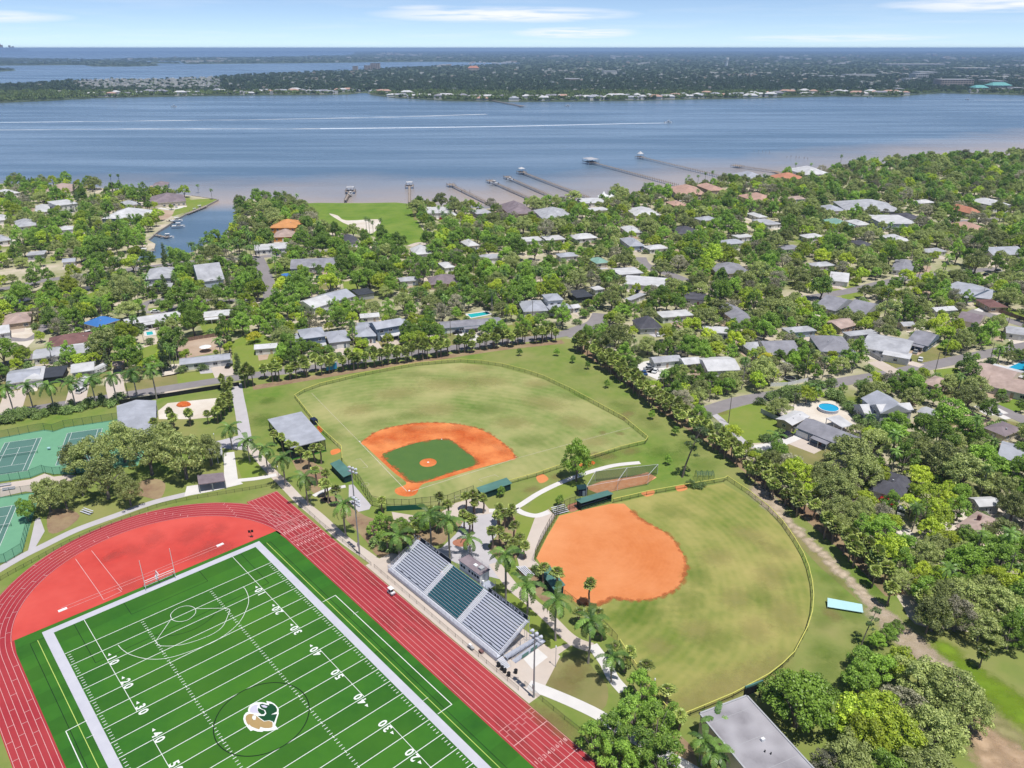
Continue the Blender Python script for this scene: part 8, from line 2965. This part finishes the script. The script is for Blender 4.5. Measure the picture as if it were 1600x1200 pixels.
#  piers, boats, far shore
fr_=random.Random(9)
def pier(tip,end,w,label,head=None,roof=None,step=3.2,zd=1.3):
 A,B=G3(*tip,WZ),G3(*end,WZ)
 d=(B-A).normalized()
 s=Vector((-d.y,d.x,0))
 L=(B-A).length
 t=thing('pier',label,'pier',(A+B)/2,0,'long timber piers')
 z=Vector((0,0,zd-WZ))
 mb=MB()
 mb.box((A+B)/2+z,(L,w,.22),d)
 mb.build('deck',M['wood'],t)
 mb=MB()
 n=int(L/step)
 for k in range(n+1):
  for sg in(-1,1):
   p=A+d*(L*k/n)+s*sg*(w/2+.12)
   mb.tube(p+Vector((0,0,-.5)),p+z+Vector((0,0,.9)),.16,n=5)
 o=mb.build('pilings',M['wood'],t)
 o['kind']='stuff'
 if head:
  mb=MB()
  mb.box(A+z+Vector((0,0,.02)),(head[0],head[1],.24),d)
  mb.build('head_deck',M['wood'],t)
  mb=MB()
  for a in(-.5,0,.5):
   for b in(-.5,0,.5):
    p=A+d*head[0]*a+s*head[1]*b
    mb.tube(p+Vector((0,0,-.5)),p+z+Vector((0,0,1.3)),.2,n=5)
  o=mb.build('pilings',M['wood'],t)
  o['kind']='stuff'
 if roof:
  h=3.6
  mb=MB()
  c=A+z+Vector((0,0,h))
  a,b=d*roof[0]/2,s*roof[1]/2
  ap=c+Vector((0,0,roof[2]))
  q=[c-a-b,c+a-b,c+a+b,c-a+b]
  for k in range(4):
   mb.face([q[k],q[(k+1)%4],ap])
  mb.face(q[::-1])
  mb.build('roof',roof[3],t)
  for k in range(4):
   mb=MB()
   p=q[k]+(c-q[k])*.08
   mb.tube(p-Vector((0,0,h)),p,.14,n=5)
   mb.build('roof_post',M['wood'],t)
 return t
pier((705,292),(778,328),1.9,'pier with tall bare piles at its tip, first from the left of the long ones',(9,7))
pier((767,286),(850,323),1.9,'pier with a white boat at its tip, second from the left',(9,7))
pier((793,280),(880,318),1.9,'pier with a small white-topped boat at its tip, third from the left',(8,6))
pier((815,272),(920,312),2.0,'pier ending in a small white roofed hut, fourth from the left',(9,8),(7,6,1.5,M['roof_white']))
pier((923,256),(1058,292),2.2,'long pier ending in a big grey roofed boathouse',(16,12),(17,14,1.8,M['roof_pale']))
pier((1000,248),(1130,279),2.0,'long pier with a white gazebo near its tip, rightmost of the long ones',(10,8),(6,6,3.0,M['roof_white']))
pier((1152,262),(1240,275),1.8,'short pier with a pale deck at its tip off the right-hand shore',(12,8))
pier((815,167),(768,158),4,'long dark pier reaching out from the far bank',(16,14))
pier((548,302),(540,317),2.0,'short pier with a boat lift off the green lot',(10,9),(8,7,.8,M['roof_pale']))
pier((640,294),(640,320),1.8,'white straight pier with a lift at its tip off the green lot',(8,8),(6,6,.6,M['roof_white']))
for px,py,n,lb in((1178,237,5,'row of bare piles standing in the shallow water'),(1230,246,6,'far cluster of old piles in the shallows'),(714,298,4,'loose mooring piles beside the first long pier')):
 p=G3(px,py,WZ)
 t=thing('mooring_piles',lb,'piles',p,0,'mooring piles')
 for k in range(n):
  mb=MB()
  q=p+Vector((k*4+fr_.uniform(-1,1),-k*3+fr_.uniform(-2,2),0))
  mb.tube(q,q+Vector((0,0,fr_.uniform(2,3.4))),.2,n=6)
  mb.build('pile',M['wood'],t)
def boat(px,py,rz,L,label,top='t',lift=0.0):
 p=G3(px,py,WZ+lift)
 t=thing('boat',label,'boat',p,R(rz),'white motor boats')
 W=L*.3
 mb=MB()
 st=[(-.5,.9,1.0),(-.2,1.0,1.0),(.15,.95,1.06),(.36,.62,1.18),(.5,.06,1.35)]
 F=L*.13
 for k in range(len(st)-1):
  a,b=st[k],st[k+1]
  for sg in(-1,1):
   q=[(a[0]*L,sg*W*.5*a[1]*.72,0),(b[0]*L,sg*W*.5*b[1]*.6,0),(b[0]*L,sg*W*.5*b[1],F*b[2]),(a[0]*L,sg*W*.5*a[1],F*a[2])]
   mb.face(q if sg<0 else q[::-1])
  mb.face([(a[0]*L,-W*.5*a[1],F*a[2]*.8),(b[0]*L,-W*.5*b[1],F*b[2]*.8),(b[0]*L,W*.5*b[1],F*b[2]*.8),(a[0]*L,W*.5*a[1],F*a[2]*.8)])
 a=st[0]
 mb.face([(a[0]*L,W*.45,F),(a[0]*L,-W*.45,F),(a[0]*L,-W*.33,0),(a[0]*L,W*.33,0)])
 mb.build('hull',M['white'],t,rel=False)
 mb=MB()
 mb.box((L*.05,0,F+L*.06),(L*.22,W*.5,L*.13))
 mb.build('cabin',M['wall_grey'],t,rel=False)
 mb=MB()
 mb.box((L*.02,0,F+L*.22),(L*.34,W*.8,L*.015))
 for x in(-.12,.15):
  for y in(-.32,.32):
   mb.tube((L*x,W*y,F*.9),(L*x,W*y,F+L*.22),L*.006+.02,n=4)
 mb.build('top',M['white'],t,rel=False)
 mb=MB()
 mb.box((-L*.53,0,F*.8),(L*.07,W*.3,F*.9))
 mb.build('outboard_motor',M['black'],t,rel=False)
 return t
boat(1044,192,5,13,'white motor boat running right at the head of the long wake')
boat(772,287,150,9,'white boat at the tip of the second long pier',lift=2.2)
boat(797,281,150,7,'small white-topped boat at the tip of the third long pier',lift=2.2)
boat(548,304,80,8,'white boat hanging in the lift off the green lot',lift=2.0)
boat(276,346,20,9,'white boat upper in the canal at the left bank, on a lift',lift=1.2)
boat(279,355,12,9.5,'white boat just below the upper canal boat, on a lift',lift=.8)
boat(262,372,8,9,'white boat on the middle canal dock')
boat(226,396,10,9.5,'pale boat at the lowest canal dock by the bright green hedge')
boat(312,326,25,8,'covered boat moored along the sea wall near the point')
boat(304,330,25,7,'second boat moored along the sea wall near the point')
boat(358,367,5,7,'small white boat at the right bank of the canal')
boat(372,344,80,6,'small boat tied under the trees on the right canal bank')
boat(272,167,5,12,'lone white boat out on the river far left')
boat(394,146,5,14,'white boat by the far shore, left of middle')
boat(1360,153,5,16,'white yacht near the far shore at the right')
boat(887,166,5,12,'tiny boat near the far shore left of the long far pier')
boat(1512,156,5,10,'tiny speeding boat near the far marina')
for a,b,w,lb in(((243,368),(262,372),2.2,'short dock at the middle canal boat'),((212,399),(241,392),3.0,'wide dock at the lowest canal boat'),((292,335),(322,323),3.0,'long dock along the sea wall by the point'),((262,347),(270,345),2.0,'short dock at the upper canal boats')):
 A,B=G3(*a,-.3),G3(*b,-.3)
 t=thing('dock',lb,'dock',(A+B)/2,0,'canal docks')
 mb=MB()
 mb.box((A+B)/2+Vector((0,0,.55)),((B-A).length,w,.2),B-A)
 mb.build('deck',M['wood'],t)
 mb=MB()
 n=max(2,int((B-A).length/4))
 s=Vector((-(B-A).y,(B-A).x,0)).normalized()
 for k in range(n+1):
  for sg in(-1,1):
   p=A.lerp(B,k/n)+s*sg*(w/2+.1)
   mb.tube(p+Vector((0,0,-1.2)),p+Vector((0,0,1.5)),.14,n=5)
 o=mb.build('pilings',M['wood'],t)
 o['kind']='stuff'
def wake(pts,w0,w1,name='wake',m='wake'):
 P=Gs(pts,WZ)
 P=[(p.x,p.y)for p in smooth_line([Vector((x,y,0))for x,y in P],8)]
 n=len(P)
 mb=MB()
 mb.ribbon(P,[w0+(w1-w0)*(k/(n-1))for k in range(n)],WZ+.06)
 o=structure(name,mb,M[m])
 return o
def wake_mat():
 m=bpy.data.materials.new('wake_foam_thin')
 m.use_nodes=True
 n,l=m.node_tree.nodes,m.node_tree.links
 b=n['Principled BSDF']
 b.inputs['Base Color'].default_value=(.74,.79,.85,1)
 b.inputs['Roughness'].default_value=.7
 geo=n.new('ShaderNodeNewGeometry')
 mp=n.new('ShaderNodeMapping')
 mp.inputs['Scale'].default_value=(.012,.10,1)
 l.new(geo.outputs['Position'],mp.inputs[0])
 t=n.new('ShaderNodeTexNoise')
 t.inputs['Scale'].default_value=1.0
 t.inputs['Detail'].default_value=7
 l.new(mp.outputs[0],t.inputs['Vector'])
 r=n.new('ShaderNodeMapRange')
 r.inputs['From Min'].default_value=.38
 r.inputs['From Max'].default_value=.62
 r.inputs['To Min'].default_value=.08
 r.inputs['To Max'].default_value=.85
 l.new(t.outputs[0],r.inputs[0])
 l.new(r.outputs[0],b.inputs['Alpha'])
 return m
M['wake']=wake_mat()
wake([(1042,192.2),(960,193.6),(800,197.2),(640,199.6),(500,201)],7,15,m='foam')
wake([(500,201),(400,201.4),(200,201.6),(-50,203.5)],14,10)
wake([(-80,192),(0,191.4),(60,190.8),(130,190)],9,9,m='foam')
wake([(130,190),(260,188.4),(400,187)],10,14)
wake([(400,187),(520,184.8),(640,182),(760,178.5)],14,18)
wake([(1522,156.2),(1580,156.5),(1640,156)],6,14)
#  far shore: buildings one can tell apart, the rest together
M['far_wall']=mat('far_white_wall',(0.62,0.61,0.58),(0.55,0.54,0.52),0.05,rough=.9)
M['far_wall_tan']=mat('far_tan_wall',(0.50,0.42,0.36),(0.45,0.38,0.33),0.05,rough=.9)
M['far_teal']=mat('far_teal_roof',(0.18,0.46,0.44),(0.16,0.40,0.40),0.05,rough=.9)
M['far_grey']=mat('far_grey_wall',(0.40,0.41,0.43),(0.36,0.37,0.39),0.05,rough=.9)
M['far_window']=mat('far_window_glass',(0.05,0.06,0.08),rough=.2)
def far_block(px0,px1,py,h_px,dep,label,wm='far_wall',cat='building',name='far_building',rows=0,cols=0,roof=None,twr=None):
 A,B=G3(px0,py,WZ),G3(px1,py,WZ)
 d=(A-Vector((0,0,CAMH))).length
 h=h_px*d/FOC
 c=(A+B)/2
 c.z=WZ+.5
 ex=Vector((1,0,0))
 L=(B-A).length
 t=thing(name,label,cat,c)
 mb=MB()
 mb.box(c+Vector((0,dep/2,h/2)),(L,dep,h))
 mb.build('wall',M[wm],t)
 if roof:
  mb=MB()
  q=[c+Vector((-L/2-1,-1,h)),c+Vector((L/2+1,-1,h)),c+Vector((L/2+1,dep+1,h)),c+Vector((-L/2-1,dep+1,h))]
  r=min(L,dep)*.18
  r0,r1=c+Vector((-L*.3,dep/2,h+r)),c+Vector((L*.3,dep/2,h+r))
  mb.face([q[0],q[1],r1,r0])
  mb.face([q[2],q[3],r0,r1])
  mb.face([q[1],q[2],r1])
  mb.face([q[3],q[0],r0])
  mb.build('roof',M[roof],t)
 else:
  mb=MB()
  mb.box(c+Vector((0,dep/2,h+.4)),(L+1,dep+1,.8))
  mb.build('roof',M['far_grey']if wm!='far_grey' else M['far_wall'],t)
 wmesh=None
 for r in range(rows):
  for k in range(cols):
   if wmesh is None:
    mb=MB()
    mb.box((0,0,0),(L/cols*.62,.5,h/rows*.45))
    o=mb.build('window',M['far_window'],None,(0,0,0))
    wmesh=o.data
    bpy.data.objects.remove(o)
   inst('window',wmesh,t,(-L/2+L*(k+.5)/cols,-.1,h*(r+.5)/rows))
 return t
far_block(551,558,110,5.5,40,'leftmost of three pale condominium towers at the far bay','far_wall_tan','tower','condominium_tower',4,3)
far_block(569,578,109.5,6,40,'middle one of three pale condominium towers at the far bay','far_wall_tan','tower','condominium_tower',4,3)
far_block(579,593,109,8.5,45,'tallest and rightmost of three pale condominium towers at the far bay','far_wall_tan','tower','condominium_tower',5,5)
p=G3(1134.7,105,WZ)
dd=math.hypot(p.x,p.y)/FOC
t=thing('water_tower','slim white tower standing alone above the dark woods','tower',p)
mb=MB()
mb.tube(p,p+Vector((0,0,8*dd)),1.5*dd,1.9*dd,14)
mb.build('shaft',M['white'],t)
mb=MB()
mb.tube(p+Vector((0,0,8*dd)),p+Vector((0,0,10*dd)),1.9*dd,2.7*dd,14)
mb.tube(p+Vector((0,0,10*dd)),p+Vector((0,0,12.5*dd)),2.7*dd,2.6*dd,14)
mb.build('tank',M['white'],t)
far_block(1430,1450,124.5,7,60,'white multi-storey block with a long roof in the right far woods','far_wall',rows=3,cols=6)
far_block(1437,1464,117,3.5,80,'long pale roofed hall behind the white multi-storey block','far_wall')
far_block(1470,1520,136.5,9,60,'long beige apartment block right of the far woods','far_wall_tan',rows=4,cols=12)
far_block(1536,1556,131,4.5,40,'pale flat block with dark window bands near the far marina, left part','far_wall_tan',rows=2,cols=6)
far_block(1553,1573,132.5,4.0,40,'pale flat block near the far marina, right part','far_wall_tan',rows=2,cols=6)
far_block(1550,1580,140.5,5,50,'pale teal roofed marina building at the far right shore','far_grey',roof='far_teal')
far_block(1524,1544,142,3.5,40,'lower teal roofed marina shed at the far right shore','far_wall',roof='far_teal')
far_block(1584,1600,143,4,40,'white boat storage shed at the far right edge','far_wall')
far_block(883,906,128,4,60,'long tan flat hall left of middle in the far woods','far_wall_tan')
far_block(943,964,116,4,80,'pale hall with a low roof in the middle far woods','far_wall')
far_block(731,748,111,4,60,'reddish roofed far building at the bay neck','far_wall_tan',roof='roof_tile')
far_block(1283,1320,122,2.5,60,'long white low halls in a line in the far woods','far_wall')
far_block(1322,1372,121,3.5,60,'long white low halls with a small tower, right part of the line','far_wall')
far_block(1385,1476,103,2.5,80,'very long pale strip of halls far inland on the right','far_grey')
far_block(1498,1550,109,2,80,'pale strip of halls below the very long strip','far_grey')
far_block(1497,1548,121.5,1.8,60,'low white strip of halls above the beige apartments','far_wall')
far_block(1415,1424,128,4,40,'white house block left of the white multi-storey block','far_wall')
far_block(1403,1412,144,4,40,'white rounded house at the far right shore','far_wall')
for k,(px,hp)in enumerate(((1,9),(4,7.5),(9,4),(12,4.5),(16,7),(19,5),(21,6),(24,3),(29,4),(32,3.5),(35,3),(40,2))):
 far_block(px-1.1,px+1.0,80.6,hp,60,'grey blue skyline tower on the left horizon, number %d from the picture edge'%(k+1)if False else('tall','second tall','low','small','pointed','square','slim','tiny','right-hand','lesser right-hand','nearly last','last and lowest')[k]+' skyline tower on the left horizon','far_grey','tower','skyline_tower')
FH=[]
for lo,hi,n in((140,200,6),(210,400,10),(400,560,16),(575,700,14),(680,800,9),(800,1010,24),(1010,1210,22),(1210,1420,22)):
 for k in range(n):
  px=lo+(hi-lo)*(k+fr_.uniform(.15,.85))/n
  ys=[(a,b)for a,b in zip(FAR1[:-1],FAR1[1:])if a[0]<=px<b[0]and a[1]>140]
  if not ys:
   continue
  a,b=ys[0]
  sy=a[1]+(b[1]-a[1])*(px-a[0])/(b[0]-a[0])
  FH.append((px,sy-fr_.uniform(.6,5.0)))
FMARK=[(272,'the lone white boat'),(394,'the left shore boat'),(565,'the creek mouth'),(800,'the long far pier'),(1045,'the speeding boat'),(1135,'the white tower'),(1360,'the white yacht')]
ORD=('first','second','third','fourth','fifth','sixth','seventh','eighth','ninth','tenth','eleventh','twelfth','thirteenth','fourteenth')
FCNT={}
def far_label(px,c):
 m=min(FMARK,key=lambda q:abs(q[0]-px))
 side='right' if px>m[0]else 'left'
 k=(m[1],side,c)
 FCNT[k]=FCNT.get(k,0)+1
 return 'far bank house with %s roof, %s one %s of %s'%(c,ORD[FCNT[k]-1],side,m[1])
FH.sort(key=lambda q:min(abs(q[0]-m[0])for m in FMARK))
for px,py in FH:
 x,y=G(px,py,WZ)
 L,D,h=fr_.uniform(16,40),fr_.uniform(12,20),fr_.uniform(5,10)
 rc=fr_.choice((('white','roof_white'),('pale grey','roof_light'),('white','roof_white'),('tan','roof_pink'),('grey','roof_grey')))
 t=thing('waterfront_house',far_label(px,rc[0]),'house',(x,y,WZ+.6),fr_.uniform(-.4,.4),'houses on the far river bank')
 mb=MB()
 mb.box((0,0,h/2),(L,D,h))
 mb.build('wall',M['far_wall'],t,rel=False)
 r,zt=roof_mb(L,D,h,'hip',.45,.8)
 r.build('roof',[M[rc[1]],M['far_wall']],t,rel=False)
mb=MB()
FARW=[Gs(p,WZ)for p in(FAR1,FAR2)]
k=0
for tries in range(12000):
 px,py=fr_.uniform(-20,1620),fr_.uniform(84,152)
 if k>620:
  break
 dens=.12
 if 120<px<345 and 121<py<142:
  dens=4.0
 elif px>850 and 100<py<135:
  dens=.22
 elif py<100:
  dens=.2
 if fr_.random()>dens*.5:
  continue
 x,y=G(px,py,WZ)
 if not any(inpoly(x,y,p)for p in FARW):
  continue
 d=math.hypot(x,y)
 w=fr_.uniform(2.0,6.0)/FOC*d*(.6 if dens>1 else 1)
 h=7.0 if dens>1 else min(22,max(9,fr_.uniform(1.0,2.0)/FOC*d))
 mb.box((x,y,WZ+.5+h/2),(w,min(40,w),h),None,fr_.choice((0,0,0,1,2))if dens<1 else 0)
 k+=1
for q in range(330):
 cx,cy=fr_.uniform(125,342),fr_.uniform(121.5,139)
 x,y=G(cx,cy,WZ)
 if inpoly(x,y,FARW[0]):
  d=math.hypot(x,y)
  mb.box((x,y,WZ+3.8),(fr_.uniform(2.2,4.5)/FOC*d,9,6.5),None,fr_.choice((0,0,0,1)))
for cx,cy,n,sx in((875,113,10,30),(925,110,9,25),(955,117,6,14),(1010,100,8,20),(1100,122,12,30),(1125,116,6,14),(1160,119,10,22),(880,89,7,22),(980,90,8,25),(1060,125,8,20),(1185,117,8,20),(1250,119,10,24),(1300,100,8,25),(1400,117,8,20),(1420,127,10,18),(1360,131,6,16),(1545,122,9,30),(1580,104,8,22),(1590,125,8,16),(1230,92,9,40),(1490,92,8,40),(690,104,6,14),(770,99,14,35),(600,86,8,30),(640,86,8,20),(480,126,7,20),(520,128,6,16),(650,131,6,30),(300,97.5,8,14),(340,97,8,20),(700,122,6,30),(1560,143,16,34),(1530,145,10,16)):
 for q in range(n):
  x,y=G(cx+fr_.uniform(-1,1)*sx,cy+fr_.uniform(-1.6,1.6),WZ)
  d=math.hypot(x,y)
  w,h=fr_.uniform(3,8)/FOC*d,max(8,fr_.uniform(1.2,2.2)/FOC*d)
  mb.box((x,y,WZ+.5+h/2),(w,min(60,w),h),None,fr_.choice((0,0,0,0,2)))
o=mb.build('distant_town',[M['far_wall'],M['far_grey'],M['far_wall_tan']])
o['kind']='stuff'
def far_woods():
 pts,scl,rot=[],[],[]
 polys=[Gs(p,WZ)for p in(FAR1,FAR2,FAR3,FAR4)]
 for tries in range(140000):
  if len(pts)>32000:
   break
  px=fr_.uniform(-120,1720)
  py=81+91*(fr_.random()**1.25)
  x,y=G(px,py,WZ)
  if not any(inpoly(x,y,p)for p in polys):
   continue
  if 120<px<345 and 121<py<140 and fr_.random()<.82:
   continue
  d=math.hypot(x,y)
  w=max(6.0,1.9/FOC*d)*fr_.uniform(.7,1.3)
  h=fr_.uniform(7,13)if d<4200 else fr_.uniform(6,11)
  pts.append((x,y,WZ+.3))
  scl+=[w,w,h]
  rot+=[0,0,fr_.uniform(0,6.28)]
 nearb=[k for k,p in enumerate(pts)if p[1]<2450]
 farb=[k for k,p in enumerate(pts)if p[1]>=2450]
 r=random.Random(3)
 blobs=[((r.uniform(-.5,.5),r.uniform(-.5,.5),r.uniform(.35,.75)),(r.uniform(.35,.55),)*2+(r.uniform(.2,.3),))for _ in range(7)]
 for nm,idx,lm,lb in(('bank_woods',nearb,leafmat('bank_leaves',(0.060,0.105,0.030),(0.190,0.250,0.075),(0.150,0.190,0.060),.15),'light green clump of trees on the far river bank'),('far_woods',farb,leafmat('cloud_shade_leaves',(0.040,0.075,0.032),(0.095,0.140,0.060),(0.075,0.100,0.050),.15),'clump of trees darkened as by cloud shadow far inland beyond the river')):  # inland leaves coloured darker than bank leaves to paint a cloud shadow belt
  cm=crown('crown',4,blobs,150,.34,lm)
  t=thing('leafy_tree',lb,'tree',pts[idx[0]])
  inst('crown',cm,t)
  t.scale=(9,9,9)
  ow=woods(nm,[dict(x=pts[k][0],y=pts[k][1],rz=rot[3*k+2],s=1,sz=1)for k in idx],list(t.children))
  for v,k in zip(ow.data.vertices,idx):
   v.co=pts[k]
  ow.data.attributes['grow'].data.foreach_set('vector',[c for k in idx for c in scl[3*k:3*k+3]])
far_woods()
#  the air
HAZE=7.0e-5
if HAZE:
 mb=MB()
 zt,zb=CAMH+8,WZ-4.0
 mb.box((0,0,(zt+zb)/2),(86000,86000,zt-zb))
 m=bpy.data.materials.new('haze')
 m.use_nodes=True
 n,l=m.node_tree.nodes,m.node_tree.links
 n.clear()
 out=n.new('ShaderNodeOutputMaterial')
 v=n.new('ShaderNodeVolumePrincipled')
 v.inputs['Color'].default_value=(.42,.64,1.0,1)
 v.inputs['Density'].default_value=HAZE
 v.inputs['Anisotropy'].default_value=0.0
 l.new(v.outputs[0],out.inputs['Volume'])
 o=mb.build('haze',m)
 o['kind']='stuff'
